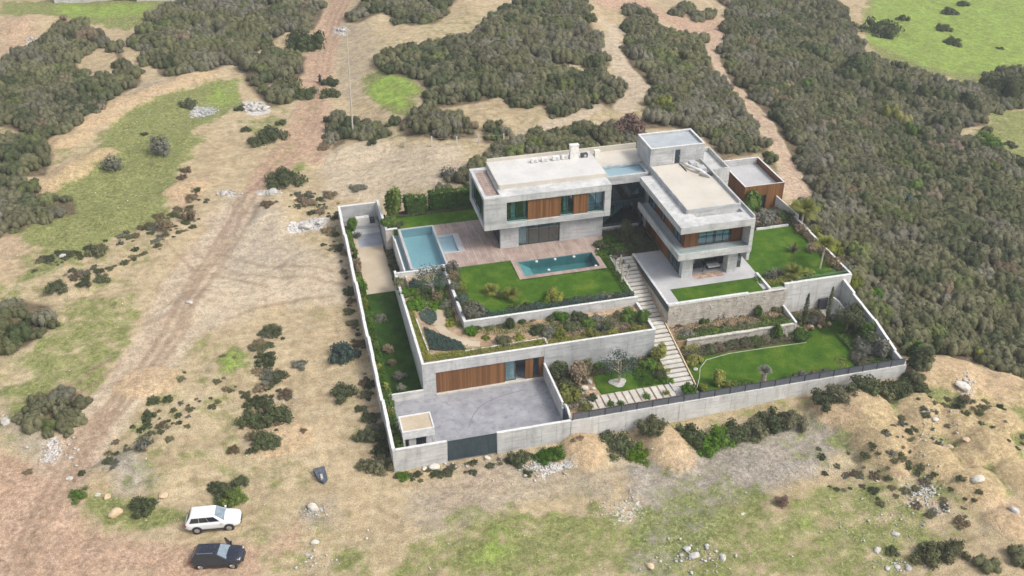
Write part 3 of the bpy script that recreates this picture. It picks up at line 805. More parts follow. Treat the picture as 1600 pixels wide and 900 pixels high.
me = np_mesh('ground', V, F, 'lawn')
def attr(name, r_, g_, b_):
    at_ = me.color_attributes.new(name, 'FLOAT_COLOR', 'POINT')
    c = np.ones((len(PX), 4), np.float32); c[:, 0] = r_; c[:, 1] = g_; c[:, 2] = b_
    at_.data.foreach_set('color', c.ravel())
attr('cover_a', grass, red, litter); attr('cover_b', gravel, white, bright); heap = np.zeros(PX.shape)
for (mx_, my_, rx_, ry_, a_, h_) in MOUNDS[:33]:
    c_, s_ = math.cos(a_), math.sin(a_)
    X_ = ((PX - mx_) * c_ + (PY - my_) * s_) / rx_; Y_ = (-(PX - mx_) * s_ + (PY - my_) * c_) / ry_
    heap = np.maximum(heap, ss(1.0 - np.hypot(X_, Y_) + WN * .3, 0, .3))
grass *= 1 - .9 * heap; gravel *= 1 - heap
attr('cover_c', sandy, rut, heap)
me.polygons.foreach_set('use_smooth', np.ones(len(F), bool))

m, t, b = mat('hillside', .95, .12)
p = coords(t, 'pos')
def att(n):
    a_ = nd(t, 'ShaderNodeVertexColor', layer_name=n); s_ = nd(t, 'ShaderNodeSeparateColor'); L(t, a_.outputs[0], s_.inputs[0]); return s_.outputs
A, B, C_ = att('cover_a'), att('cover_b'), att('cover_c')
n1 = noise(t, p, .12, 6, .65); n2 = noise(t, p, .55, 6, .68); n3 = noise(t, p, 2.6, 5, .7); n4 = noise(t, p, 9.0, 4, .7)
mp2 = nd(t, 'ShaderNodeMapping'); mp2.inputs['Rotation'].default_value = (0, 0, R(-52)); mp2.inputs['Scale'].default_value = (.22, 1.0, 1.0)
L(t, nd(t, 'ShaderNodeNewGeometry').outputs['Position'], mp2.inputs['Vector']); streak = noise(t, mp2.outputs[0], 1.1, 6, .66)
c = ramp(t, n1, [(.30, (.33, .255, .15)), (.5, (.44, .345, .21)), (.70, (.52, .42, .27))])
c = mix(t, .5, c, ramp(t, streak, [(.30, (.29, .215, .125)), (.5, (.45, .36, .225)), (.70, (.56, .475, .335))]))
c = mix(t, mth(t, 'MULTIPLY', mth(t, 'SUBTRACT', n2, .50, clamp=True), 3.5, clamp=True), c, (.345, .25, .16))
c = mix(t, mth(t, 'MULTIPLY', mth(t, 'SUBTRACT', n3, .53, clamp=True), 4.5, clamp=True), c, (.235, .195, .115))       # dry weeds
def thr(mask, n, k=1.1, w_=.16):
    """mask broken up along its rim by the noise n"""
    s_ = mth(t, 'ADD', mask, mth(t, 'MULTIPLY', mth(t, 'SUBTRACT', n, .5), k))
    return mth(t, 'DIVIDE', mth(t, 'SUBTRACT', s_, .5 - w_), 2 * w_, clamp=True)
c = mix(t, mth(t, 'MULTIPLY', thr(C_[0], n3, .6, .35), .85), c, ramp(t, streak, [(.25, (.40, .325, .23)), (.5, (.47, .39, .285)), (.75, (.54, .46, .345))]))
c = mix(t, mth(t, 'MULTIPLY', thr(B[0], n2, .9, .35), .8), c, ramp(t, n3, [(.35, (.22, .20, .175)), (.55, (.31, .285, .25)), (.72, (.43, .40, .36))]))
c = mix(t, mth(t, 'MULTIPLY', thr(A[1], n2, .8, .35), .85), c, ramp(t, n3, [(.3, (.34, .215, .14)), (.5, (.42, .28, .195)), (.7, (.50, .37, .275))]))
g = ramp(t, n3, [(.3, (.10, .125, .030)), (.5, (.175, .205, .060)), (.7, (.28, .285, .12))])
gb = ramp(t, n2, [(.3, (.13, .20, .025)), (.55, (.22, .36, .045)), (.75, (.32, .45, .09))])
g = mix(t, thr(B[2], n2, 1.0, .4), g, gb)
c = mix(t, mth(t, 'MULTIPLY', thr(A[0], mth(t, 'ADD', mth(t, 'MULTIPLY', n2, .6), mth(t, 'MULTIPLY', n3, .4)), 2.9, .15), .88), c, g)
c = mix(t, thr(B[1], n3, 1.6, .14), c, ramp(t, n4, [(.4, (.34, .30, .26)), (.6, (.76, .74, .70))]))
c = mix(t, mth(t, 'MULTIPLY', thr(A[2], n3, .6, .25), .9), c, ramp(t, n3, [(.35, (.075, .060, .038)), (.65, (.17, .125, .080))]))
c = mix(t, mth(t, 'MULTIPLY', mth(t, 'MULTIPLY', C_[1], thr(C_[1], n3, .9, .3)), .62), c, (.25, .175, .115))
c = mix(t, mth(t, 'MULTIPLY', thr(C_[2], n3, .6, .3), .75), c, ramp(t, n3, [(.3, (.43, .30, .17)), (.7, (.55, .41, .26))]))
n5 = noise(t, p, 1.3, 8, .78)
c = mix(t, .42, c, ramp(t, n5, [(.34, (.12, .12, .12)), (.64, (.88, .88, .88))]), 'OVERLAY')
c = mix(t, .45, c, ramp(t, n4, [(.34, (.12, .12, .12)), (.66, (.9, .9, .9))]), 'OVERLAY')
c = mix(t, mth(t, 'MULTIPLY', mth(t, 'SUBTRACT', noise(t, p, 5.0, 2, .5), .70, clamp=True), 9, clamp=True), c, (.62, .58, .50))   # pebbles
L(t, c, b.inputs['Base Color'])
hh = mth(t, 'ADD', mth(t, 'MULTIPLY', n3, .7), mth(t, 'MULTIPLY', n4, .35))
bump(t, b, hh, .9, .22)
M['hillside'] = m
me.materials[0] = m
ground = link('ground', me); ground['kind'] = 'structure'

# ------------------------------------------------------------------ building helpers
def boards_y(m, x0, x1, y, z0, z1, pitch=.15, t=.04):
    """vertical boards on a face looking to -y"""
    n = max(1, int(round((x1 - x0) / pitch))); p = (x1 - x0) / n
    m.box(x0, x1, y + .012, y + t, z0, z1)
    for i in range(n): m.box(x0 + i * p + .008, x0 + (i + 1) * p - .008, y - .012 * (i % 3 == 0), y + .013, z0, z1)
def boards_x(m, x, y0, y1, z0, z1, pitch=.15, t=.04, sg=1):
    n = max(1, int(round((y1 - y0) / pitch))); p = (y1 - y0) / n
    a, b = sorted((x + sg * .012, x + sg * t)); m.box(a, b, y0, y1, z0, z1)
    for i in range(n):
        a, b = sorted((x - sg * .012 * (i % 3 == 0), x + sg * .013)); m.box(a, b, y0 + i * p + .008, y0 + (i + 1) * p - .008, z0, z1)
def panel_y(parent, x0, x1, y, z0, z1, material='timber_cladding', name='timber_panel', step=1.2):
    n = max(1, int(round((x1 - x0) / step))); p = (x1 - x0) / n
    for i in range(n):
        m = MB(); boards_y(m, x0 + i * p + .01, x0 + (i + 1) * p - .01, y, z0, z1); m.build(name, material, parent)
def panel_x(parent, x, y0, y1, z0, z1, material='timber_cladding', name='timber_panel', step=1.2, sg=1):
    n = max(1, int(round((y1 - y0) / step))); p = (y1 - y0) / n
    for i in range(n):
        m = MB(); boards_x(m, x, y0 + i * p + .01, y0 + (i + 1) * p - .01, z0, z1, sg=sg); m.build(name, material, parent)
def window_y(parent, x0, x1, z0, z1, y, n=2, bar=.07, material='frame_dark', g='glass', curtain=None, rail=None, name='window'):
    m = MB()
    m.box(x0, x1, y, y + .08, z1 - bar, z1).box(x0, x1, y, y + .08, z0, z0 + bar)
    for i in range(n + 1):
        xx = x0 + (x1 - x0) * i / n
        xx = min(max(xx - bar / 2, x0), x1 - bar)
        m.box(xx, xx + bar, y + .002, y + .078, z0 + bar, z1 - bar)
    if rail: m.box(x0 + bar, x1 - bar, y + .004, y + .076, z0 + rail, z0 + rail + .05)
    w_ = m.build(name, material, parent)
    for i in range(n):
        a = x0 + (x1 - x0) * i / n + bar * .5; c = x0 + (x1 - x0) * (i + 1) / n - bar * .5
        part('pane', g, w_, (a, c, y + .03, y + .045, z0 + bar * .9, z1 - bar * .9))
    if curtain:
        cm = MB()
        for (a, c) in curtain:
            k = max(3, int((c - a) / .12)); pts = [(a + (c - a) * i / k, y + .35 + .05 * (i % 2)) for i in range(k + 1)]
            for i in range(k): cm.poly([(*pts[i], z0 + .08), (*pts[i + 1], z0 + .08), (*pts[i + 1], z1 - .08), (*pts[i], z1 - .08)], [(0, 1, 2, 3)])
        cm.build('curtain', 'curtain', w_)
    return w_
def window_x(parent, y0, y1, z0, z1, x, n=2, bar=.07, material='frame_dark', g='glass', name='window', rail=None):
    m = MB()
    m.box(x, x + .08, y0, y1, z1 - bar, z1).box(x, x + .08, y0, y1, z0, z0 + bar)
    for i in range(n + 1):
        yy = y0 + (y1 - y0) * i / n; yy = min(max(yy - bar / 2, y0), y1 - bar)
        m.box(x + .002, x + .078, yy, yy + bar, z0 + bar, z1 - bar)
    w_ = m.build(name, material, parent)
    for i in range(n):
        a = y0 + (y1 - y0) * i / n + bar * .5; c = y0 + (y1 - y0) * (i + 1) / n - bar * .5
        part('pane', g, w_, (x + .03, x + .045, a, c, z0 + bar * .9, z1 - bar * .9))
    return w_

DZ = 4.8                                                    # level of the pool deck and ground floor
# ------------------------------------------------------------------ the villa
villa = empty('villa', (16.0, 29.6, DZ), 'large flat-roofed concrete and timber villa of two floors with a square roof tower', 'villa')
# left wing, upper floor box
part('floor_slab', 'concrete_pale', villa, (16.04, 31.92, 29.57, 37.94, 8.02, 8.72))
part('roof_beam', 'concrete_pale', villa, (16.04, 31.92, 29.57, 30.25, 11.52, 12.34), (18.12, 31.92, 30.25, 37.3, 11.50, 12.30), (16.04, 16.42, 30.25, 37.3, 11.86, 12.34), (16.04, 31.92, 37.3, 37.94, 11.5, 12.336))
part('facade_wall', 'concrete', villa, (16.04, 18.80, 29.58, 29.98, 8.722, 11.518), (16.06, 31.9, 37.5, 37.9, 8.722, 11.498))
part('end_fin', 'concrete_pale', villa, (31.12, 31.92, 29.60, 33.0, 8.722, 11.498))
part('end_post', 'concrete_pale', villa, (16.06, 16.30, 29.984, 30.3, 8.722, 11.858)); part('end_post', 'concrete_pale', villa, (16.06, 16.30, 37.2, 37.498, 8.722, 11.858))
for k in range(3): window_x(villa, 30.32 + k * 2.3, 30.32 + (k + 1) * 2.3 - .02, 8.74, 11.84, 16.2, 1, .05)
# open slatted bay at the end of the roof
part('terrace_floor', 'interior', villa, (16.44, 18.1, 30.27, 37.28, 8.73, 8.78))
for k in range(15):
    y = 30.38 + k * .47
    part('slat', 'timber_deck', villa, (16.44, 18.10, y, y + .40, 11.90, 12.0))
part('raised_roof', 'roof_white', villa, (18.45, 31.95, 31.75, 38.35, 12.305, 12.74))
part('roof_edging', 'roof_cream', villa, (18.40, 31.96, 31.62, 31.746, 12.302, 12.82), (18.32, 18.446, 31.62, 38.45, 12.302, 12.82), (18.45, 31.96, 38.353, 38.55, 11.5, 13.15))
part('interior_wall', 'interior', villa, (18.9, 31.1, 33.0, 33.15, 8.73, 11.49), (18.82, 18.95, 30.1, 33.0, 8.73, 11.49), (25.6, 25.7, 30.2, 33.0, 8.73, 11.49))
part('interior_floor', 'interior_floor', villa, (18.96, 31.1, 30.12, 32.99, 8.724, 8.75))
window_y(villa, 18.82, 21.42, 8.80, 11.48, 30.05, 2, curtain=[(19.5, 20.0), (21.0, 21.35)], rail=.85)
window_y(villa, 25.62, 27.18, 8.80, 11.48, 30.05, 2, curtain=[(26.1, 26.7)], rail=.85)
window_y(villa, 29.12, 31.10, 8.80, 11.48, 30.05, 2, curtain=[(29.25, 30.9)], rail=.85)
panel_y(villa, 21.44, 25.60, 29.80, 8.74, 11.50, step=1.05)
panel_y(villa, 27.20, 29.10, 29.80, 8.74, 11.50, step=.95)
for (a, c) in ((18.84, 21.40), (25.64, 27.16), (29.14, 31.08)):
    part('glass_balustrade', 'glass_clear', villa, (a, c, 29.66, 29.68, 8.73, 9.55))
# left wing, ground floor
part('ground_floor_wall', 'concrete', villa, (18.20, 20.50, 30.37, 30.85, DZ, 8.018), (25.75, 31.30, 30.37, 30.85, DZ, 8.018), (18.30, 18.70, 30.853, 37.0, DZ, 8.016), (18.3, 31.3, 37.0, 37.4, DZ, 8.018))
window_y(villa, 20.52, 25.73, DZ + .02, 8.0, 30.60, 4, curtain=[(20.7, 21.6)])
part('interior_wall', 'interior', villa, (18.72, 31.2, 34.2, 34.35, DZ, 8.01)); part('interior_floor', 'interior_floor', villa, (18.72, 31.2, 30.9, 34.19, DZ - .02, DZ + .03))
part('louvre', 'frame_dark', villa, *[(18.24, 18.296, 31.0 + i * .2, 31.12 + i * .2, DZ + .1, 7.9) for i in range(18)])
# glazed link between the wings
part('link_fascia', 'concrete', villa, (31.93, 37.35, 31.40, 31.75, 11.25, 12.34), (31.93, 37.3, 34.3, 34.6, 11.3, 12.42), (31.93, 32.2, 31.753, 34.297, 11.3, 12.42), (37.2, 37.6, 31.753, 34.297, 11.3, 12.30))
part('roof_pool_floor', 'pool_tile', villa, (32.2, 37.2, 31.754, 34.298, 11.6, 11.95)); part('roof_water', 'water_shallow', villa, (32.203, 37.197, 31.757, 34.295, 12.18, 12.20))
part('link_roof', 'roof_cream', villa, (31.98, 38.2, 34.62, 38.35, 11.5, 12.45)); part('roof_edging', 'roof_cream', villa, (31.98, 38.2, 38.353, 38.552, 11.5, 13.148))
part('link_plinth', 'concrete_pale', villa, (31.35, 36.6, 31.55, 31.95, DZ - .2, DZ + .30))
window_y(villa, 31.95, 37.15, DZ + .30, 8.20, 32.0, 4, .08); window_y(villa, 31.95, 37.15, 8.55, 11.25, 32.0, 4, .08)
part('link_floor', 'frame_dark', villa, (31.95, 37.15, 32.0, 37.5, 8.21, 8.54))
part('interior_wall', 'interior', villa, (31.95, 37.2, 36.5, 36.6, DZ, 8.2), (31.95, 37.2, 36.5, 36.6, 8.55, 11.3)); part('interior_floor', 'interior_floor', villa, (31.4, 37.1, 32.09, 36.49, DZ, DZ + .06))
st = MB()
for i in range(12): st.box(32.5 + i * .36, 32.5 + i * .36 + .34, 33.4, 34.6, DZ + .2 + i * .29, DZ + .27 + i * .29)
st.prism([(32.4, 33.32), (37.0, 33.32), (37.0, 33.37), (32.4, 33.37)], [DZ + .1, DZ + 3.6, DZ + 3.6, DZ + .1], [DZ + 1.1, DZ + 4.5, DZ + 4.5, DZ + 1.1])
st.build('inner_staircase', 'off_white', villa)
# right wing, upper floor
part('floor_slab', 'concrete_pale', villa, (35.90, 44.97, 17.28, 30.6, 8.02, 8.55))
part('slab_rim', 'concrete_pale', villa, (35.90, 44.97, 17.28, 17.46, 8.552, 8.86), (35.90, 36.08, 17.463, 30.6, 8.552, 8.86))
part('balcony_floor', 'paving_pale', villa, (36.083, 44.5, 17.463, 30.5, 8.552, 8.60))
part('glass_balustrade', 'glass_clear', villa, (36.14, 44.5, 17.50, 17.52, 8.602, 9.25), (36.12, 36.14, 17.50, 30.4, 8.602, 9.25))
part('side_fin', 'concrete_pale', villa, (44.52, 44.97, 17.30, 30.6, 8.552, 11.518), (44.55, 44.93, 17.464, 30.6, DZ + 2, 8.018))
part('roof_slab', 'concrete_pale', villa, (35.90, 44.97, 17.28, 19.25, 11.52, 12.34), (35.90, 38.5, 19.25, 20.18, 11.52, 12.34), (44.3, 44.97, 19.25, 20.18, 11.52, 12.34), (35.90, 44.97, 20.18, 30.6, 11.52, 12.34), (38.5, 44.3, 19.25, 20.18, 11.52, 11.8))
part('raised_roof', 'roof_cream', villa, (37.85, 44.25, 20.35, 31.9, 12.342, 12.86))
part('roof_edging', 'concrete', villa, (37.80, 44.45, 20.20, 20.347, 12.342, 12.90), (44.253, 44.45, 20.35, 31.9, 12.342, 13.25), (37.70, 37.847, 20.20, 31.9, 12.342, 12.96), (38.6, 44.97, 17.28, 17.45, 12.342, 12.40), (44.80, 44.97, 17.453, 31.9, 12.342, 12.72))
part('inner_volume', 'concrete', villa, (37.36, 37.55, 19.2, 30.6, 8.60, 11.518))
panel_x(villa, 37.30, 19.05, 20.1, 8.62, 11.5, 'timber_cladding', step=1.05)
window_x(villa, 20.15, 22.2, 8.62, 11.5, 37.26, 2)
panel_x(villa, 37.30, 22.25, 25.3, 8.62, 11.5, 'timber_cladding', step=1.0)
window_x(villa, 25.35, 26.2, 8.62, 11.5, 37.26, 1)
panel_x(villa, 37.30, 26.25, 28.2, 8.62, 11.5, 'timber_dark', step=1.0)
window_x(villa, 28.3, 30.5, 8.62, 11.5, 37.26, 2)
panel_y(villa, 37.28, 38.98, 19.05, 8.62, 11.5, step=.85)
window_y(villa, 39.0, 43.1, 8.62, 11.5, 19.12, 4, curtain=[(39.1, 41.0), (41.4, 43.0)])
panel_y(villa, 43.12, 44.50, 19.05, 8.62, 11.5, 'timber_dark', step=.7)
part('interior_wall', 'interior', villa, (37.6, 44.5, 22.0, 22.1, 8.6, 11.5)); part('interior_floor', 'interior_floor', villa, (37.6, 44.5, 19.2, 22, 8.602, 8.65))
# right wing, ground floor
part('column', 'concrete_pale', villa, (37.10, 38.45, 18.55, 19.3, DZ, 8.018)); part('column', 'concrete_pale', villa, (42.75, 43.95, 18.35, 19.5, DZ, 8.018))
window_x(villa, 19.35, 22.6, DZ + .02, 8.0, 37.14, 3)
panel_x(villa, 37.16, 22.65, 27.2, DZ, 8.01, 'timber_cladding', step=1.1); panel_x(villa, 37.16, 27.25, 30.6, DZ, 8.01, 'timber_dark', step=1.1)
part('ground_floor_wall', 'concrete', villa, (37.22, 37.5, 22.65, 31.6, DZ, 8.018), (44.2, 44.5, 20.4, 30.6, DZ, 8.018), (43.2, 44.2, 20.42, 20.7, DZ, 8.018))
window_y(villa, 38.5, 43.2, DZ + .02, 8.0, 20.5, 4, curtain=[(39.0, 39.8)]); part('interior_wall', 'interior', villa, (37.6, 44.1, 24, 24.1, DZ, 8.0)); part('interior_floor', 'interior_floor', villa, (37.6, 44.1, 20.6, 24, DZ - .02, DZ + .03))
# tower
part('tower_wall', 'concrete', villa, (37.71, 44.86, 32.10, 32.35, 12.342, 15.13), (37.71, 37.96, 32.353, 36.70, 12.342, 15.13), (44.61, 44.86, 32.353, 36.70, 12.342, 15.13), (37.963, 44.607, 36.45, 36.70, 12.342, 15.13))
part('tower_base', 'concrete', villa, (37.60, 44.95, 30.61, 38.3, DZ, 12.338))
part('tower_roof', 'roof_blue', villa, (37.963, 44.607, 32.353, 36.447, 14.6, 14.88))
part('tower_coping', 'white_trim', villa, (37.69, 44.88, 32.08, 32.30, 15.132, 15.18), (37.69, 37.91, 32.303, 36.50, 15.132, 15.18), (44.66, 44.88, 32.303, 36.50, 15.132, 15.18), (37.69, 44.88, 36.503, 36.72, 15.132, 15.18))
door = part('tower_door', 'frame_dark', villa, (40.95, 41.62, 32.06, 32.098, 12.90, 14.7)); part('handle', 'plastic_grey', door, (41.5, 41.55, 32.02, 32.058, 13.75, 13.95))
part('door_surround', 'concrete_pale', villa, (40.70, 40.94, 32.05, 32.097, 12.88, 14.75))
# low flat roof on the right of the tower
part('side_block', 'concrete_pale', villa, (45.0, 48.2, 31.2, 37.6, DZ, 11.3)); part('roof_edging', 'concrete_pale', villa, (45.0, 48.2, 31.2, 31.4, 11.302, 11.85), (48.0, 48.2, 31.403, 37.6, 11.302, 11.85), (45.0, 47.997, 37.4, 37.6, 11.302, 11.85))
part('roof_hatch', 'off_white', villa, (45.1, 46.3, 37.0, 38.0, 11.9, 12.9))

def solid(name, label, cat, material, *boxes, group=None):
    m = MB()
    for b_ in boxes: m.box(*b_)
    return tag(m.build(name, material), label, cat, group)
# equipment on the roofs
ch = empty('chimney', (29.3, 36.9, 12.74), 'white square chimney stack on the back edge of the left roof', 'chimney')
part('shaft', 'off_white', ch, (28.8, 29.9, 36.6, 37.2, 12.742, 14.55)); part('cap', 'white_trim', ch, (28.75, 29.95, 36.55, 37.25, 14.553, 14.62))
def ac(x, y, z, label, wd=.9, dp=.4, h=.75, tone='off_white'):
    h *= .72; wd *= .85
    t_ = empty('air_conditioner', (x, y, z), label, 'air conditioner', 'air conditioning units on the left roof')
    part('casing', tone, t_, (x - wd / 2, x + wd / 2, y - dp / 2, y + dp / 2, z + .06, z + h)); m = MB()
    m.tube([(x + .1 * wd, y - dp / 2 - .012, z + h * .53), (x + .1 * wd, y - dp / 2 - .001, z + h * .53)], h * .34, 14); m.build('fan_grille', 'plastic_grey', t_)
    part('foot', 'plastic_dark', t_, (x - wd / 2 + .08, x - wd / 2 + .16, y - dp / 2, y + dp / 2, z, z + .058)); part('foot', 'plastic_dark', t_, (x + wd / 2 - .16, x + wd / 2 - .08, y - dp / 2, y + dp / 2, z, z + .058))
ac(24.2, 36.9, 12.742, 'leftmost small white air conditioner on the back edge of the left roof', 1.0)
ac(25.5, 36.9, 12.742, 'air conditioner with a dark fan, second from the left on the left roof')
ac(27.0, 36.9, 12.742, 'air conditioner halfway between the roof vent and the white chimney', 1.1)
ac(28.15, 36.95, 12.742, 'air conditioner standing right against the left side of the white chimney')
ac(30.7, 36.9, 12.742, 'dark air conditioner on the right of the white chimney', 1.0, .5, .7, 'plastic_dark')
solid('roof_vent', 'short grey vent block near the back corner of the left roof by the link', 'vent', 'off_white', (32.2, 32.9, 37.0, 37.6, 12.452, 13.3))
du = empty('roof_duct', (43.0, 29.5, 12.86), 'grey bent ducts and machines at the foot of the roof tower', 'duct')
m = MB(); m.tube([(41.7, 31.4, 13.15), (41.9, 30.6, 13.3), (42.3, 29.7, 13.3), (42.9, 28.7, 13.3), (43.3, 28.2, 13.1), (43.4, 28.0, 12.9)], .17, 10); m.build('pipe', 'off_white', du, smooth=True)
m = MB(); m.tube([(42.8, 28.2, 12.9), (42.9, 28.0, 13.2), (43.3, 27.6, 13.2), (43.7, 27.3, 12.9)], .16, 10); m.build('pipe', 'plastic_grey', du, smooth=True)
part('machine', 'plastic_grey', du, (42.4, 43.2, 30.3, 31.2, 12.862, 13.5)); part('machine', 'plastic_grey', du, (43.0, 43.9, 28.9, 30.0, 12.862, 13.35)); part('machine', 'plastic_dark', du, (43.6, 44.1, 27.7, 28.2, 12.862, 13.2)); part('rail', 'plastic_dark', du, (41.5, 41.6, 29.6, 31.8, 12.862, 12.95))

# ------------------------------------------------------------------ timber outbuilding behind the right garden
sh = empty('timber_outbuilding', (51, 31.7, DZ), 'square timber-clad outbuilding with a sunken pale roof, right of the villa', 'outbuilding')
part('core_wall', 'timber_dark', sh, (51.0, 56.5, 31.76, 39.5, DZ - .6, 7.55))
panel_y(sh, 50.95, 53.2, 31.70, DZ - .6, 8.48, step=1.15); panel_y(sh, 54.15, 56.55, 31.70, DZ - .6, 8.48, step=1.2); panel_y(sh, 53.2, 54.15, 31.70, 7.0, 8.48, step=1)
window_y(sh, 53.22, 54.13, DZ + .3, 6.98, 31.66, 2)
panel_x(sh, 50.95, 31.76, 39.5, DZ - .6, 8.48, 'timber_dark', step=1.3)
part('roof_deck', 'paving_pale', sh, (51.14, 56.38, 31.9, 39.3, 7.552, 7.60))
part('parapet', 'timber_dark', sh, (51.0, 51.13, 31.86, 39.5, 7.552, 8.48), (51.0, 56.5, 31.745, 31.857, 7.552, 8.48), (56.4, 56.55, 31.863, 39.5, 7.2, 8.48)); part('parapet', 'concrete', sh, (51.133, 56.397, 39.32, 39.5, 7.552, 8.48))
part('coping', 'white_trim', sh, (50.92, 51.12, 31.68, 39.52, 8.482, 8.53), (56.38, 56.58, 31.68, 39.52, 8.482, 8.53), (51.123, 56.377, 39.30, 39.52, 8.482, 8.53), (51.123, 56.377, 31.68, 31.80, 8.482, 8.51))

# ------------------------------------------------------------------ levels of the plot (setting)
def sheet(name, material, z, *rects, t=.25):
    m = MB()
    for r_ in rects: m.box(r_[0], r_[1], r_[2], r_[3], z - t, z)
    return tag(m.build(name, material), kind='structure')
def sheet_poly(name, material, pts, z0, z1): return tag(MB().prism(pts, z0, z1).build(name, material), kind='structure')
sheet('driveway', 'paving_grey', 0.0, (1.2, 18.0, .2, 10.14), t=1.0)
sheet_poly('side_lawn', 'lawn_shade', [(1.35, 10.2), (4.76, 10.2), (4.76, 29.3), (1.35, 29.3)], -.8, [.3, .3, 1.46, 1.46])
sheet_poly('side_bed', 'soil_dark', [(.2, .2), (1.04, .2), (1.04, 10.2), (.2, 10.2)], -.8, [.02, .02, .34, .34])
sheet_poly('side_bed', 'soil_dark', [(.2, 10.21), (1.345, 10.21), (1.345, 46.6), (.2, 46.6)], -.8, [.35, .35, 1.6, 1.6])
sheet('sand_court', 'sand_paving', 1.5, (1.35, 4.86, 29.32, 40.6), t=1.2)
sheet('side_bed', 'garden_soil', 1.45, (4.865, 5.93, 29.35, 38.5), t=1.2)
sheet_poly('ramp', 'ramp_blue', [(1.9, 40.61), (5.05, 40.61), (5.05, 43.6), (1.9, 43.6)], .2, [1.35, 1.35, 1.35, 1.35])
sheet('landing', 'paving_pale', 1.75, (1.4, 5.05, 43.61, 45.1), t=1.2); sheet('ramp_kerb', 'sand_paving', 1.5, (1.35, 1.895, 40.61, 43.6), t=1.2)
sheet('landing', 'paving_pale', 2.2, (1.4, 5.05, 45.11, 46.6), t=1.2)
sheet('roof_garden_soil', 'garden_soil', 3.85, (5.02, 10.46, 10.4, 28.2), (10.46, 30.48, 10.4, 15.72), t=.4)
y0 = at(796, 404, DZ)[1]
SX0, SX1, SY0, SY1 = 11.26, 13.15, 31.15, 35.25
deck = sheet('pool_deck', 'timber_deck', DZ, (SX1 + .72, 31.3, 27.46, 38.3), (11.25, SX1 + .72, 27.46, SY0 - .25), (11.25, SX1 + .72, SY1 + .25, 38.3), t=.5)
sheet('terrace_lawn', 'lawn', 4.75, (10.78, 18.68, 16.02, 27.44), (18.682, 29.42, 16.02, 22.88), (29.422, 30.66, 16.02, 27.44), t=.6)
sheet('villa_bed', 'soil_dark', 4.72, (30.9, 37.1, 25.3, 27.44), (31.32, 37.1, 27.45, 31.54), t=.6)
sheet('back_lawn', 'lawn', 4.74, (6.2, 18.2, 38.35, 41.4), t=.8)
sheet('back_bed', 'soil_dark', 4.7, (6.2, 18.2, 41.41, 43.15), (18.21, 51, 38.4, 43.15), (51, 56.9, 39.52, 43.15), (45.1, 50.9, 31.6, 38.39), t=.8)
sheet('right_lawn', 'lawn', 4.74, (46.3, 56.55, 14.35, 26.9), (45.02, 46.295, 17.5, 26.9), t=.8)
sheet('upper_bed', 'soil_dark', 4.71, (45.02, 56.55, 27.15, 31.6), t=.8)
sheet('podium_paving', 'paving_pale', DZ, (33.75, 46.15, 16.62, 25.2), (37.2, 44.9, 25.21, 30.5), t=.6); sheet('podium_paving', 'paving_pale', DZ - .002, (33.75, 34.93, 13.72, 16.61), (45.36, 45.9, 14.1, 16.61), t=.6)
sheet('podium_lawn', 'lawn', DZ - .03, (34.95, 45.34, 13.72, 16.6), t=.6)
sheet('planter_soil', 'garden_soil', 1.8, (33.62, 47.9, 10.52, 13.45), t=1.2)
sheet('lower_lawn', 'lawn', .65, (33.6, 55.6, .4, 8.75), (49.3, 55.6, 8.76, 11.9), t=1.5)
sheet('lower_bed', 'soil_dark', .66, (33.6, 49.28, 8.77, 10.2), t=1.5); sheet('lower_bed', 'garden_soil', .78, (48.2, 53.0, 11.91, 13.98), (48.2, 49.28, 10.21, 11.9), t=1.5)
sheet('corner_paving', 'slab_stone', .9, (53.01, 55.6, 11.91, 13.98), t=1.5)
sheet('lower_left_bed', 'garden_soil', .28, (18.2, 30.75, .2, 10.14), t=1.5)
lawnpts = [at(u, v, .34) for u, v in [(923, 578), (940, 573), (975, 568), (1000, 572), (1020, 585), (1048, 598), (940, 616), (932, 605)]]
sheet_poly('olive_lawn', 'lawn', lawnpts, .1, .34)
m = MB()
for i in range(len(lawnpts) - 1):
    if i not in (4, 5, 6): m.wall(lawnpts[i], lawnpts[i + 1], .07, .1, .38)
tag(m.build('lawn_edging', 'slab_stone'), 'thin white edging around the small lawn with the olive tree', 'edging')
sheet('stair_soil', 'soil_dark', .25, (30.76, 33.58, .3, 4.0), t=1.5)
sheet_poly('stair_slope', 'soil_dark', [(30.78, 4.0), (33.48, 4.0), (33.48, 25.25), (30.78, 25.25)], -1, [.12, .12, 4.55, 4.55])

m = MB(); tp_ = [at(u, v, 0) for u, v in [(732, 668), (736, 656), (741, 646), (749, 636), (761, 628), (777, 621), (798, 614), (820, 609)]]
for i in range(7): m.wall(tp_[i], tp_[i + 1], .09, -.01, .004)
tag(m.build('paving_joint', 'paving_grey_dark'), kind='structure')
# ------------------------------------------------------------------ walls
def panel_wall(name, label, x0, x1, y, t, z0, z1, nx, rows, material='wall_white', cat='wall'):
    w_ = empty(name, (x0, y, z0), label, cat)
    part('core', material, w_, (x0 + .01, x1 - .01, y + .035, y + t - .035, z0, z1 - .02))
    zs = [z0] + rows + [z1]
    for i in range(nx):
        for k in range(len(zs) - 1):
            a = x0 + (x1 - x0) * i / nx; c = x0 + (x1 - x0) * (i + 1) / nx
            part('wall_panel', material, w_, (a + .02, c - .02, y, y + t, zs[k] + (.018 if k else 0), zs[k + 1] - (.018 if k < len(zs) - 2 else 0)))
    return w_
fw1 = panel_wall('boundary_wall', 'short pale concrete front wall between the left corner and the dark gate', 0, 5.36, 0, .25, -1.6, 2.18, 2, [.15, 1.1], 'concrete_pale')
part('coping', 'white_trim', fw1, (0.31, 5.36, -.02, .27, 2.182, 2.24))
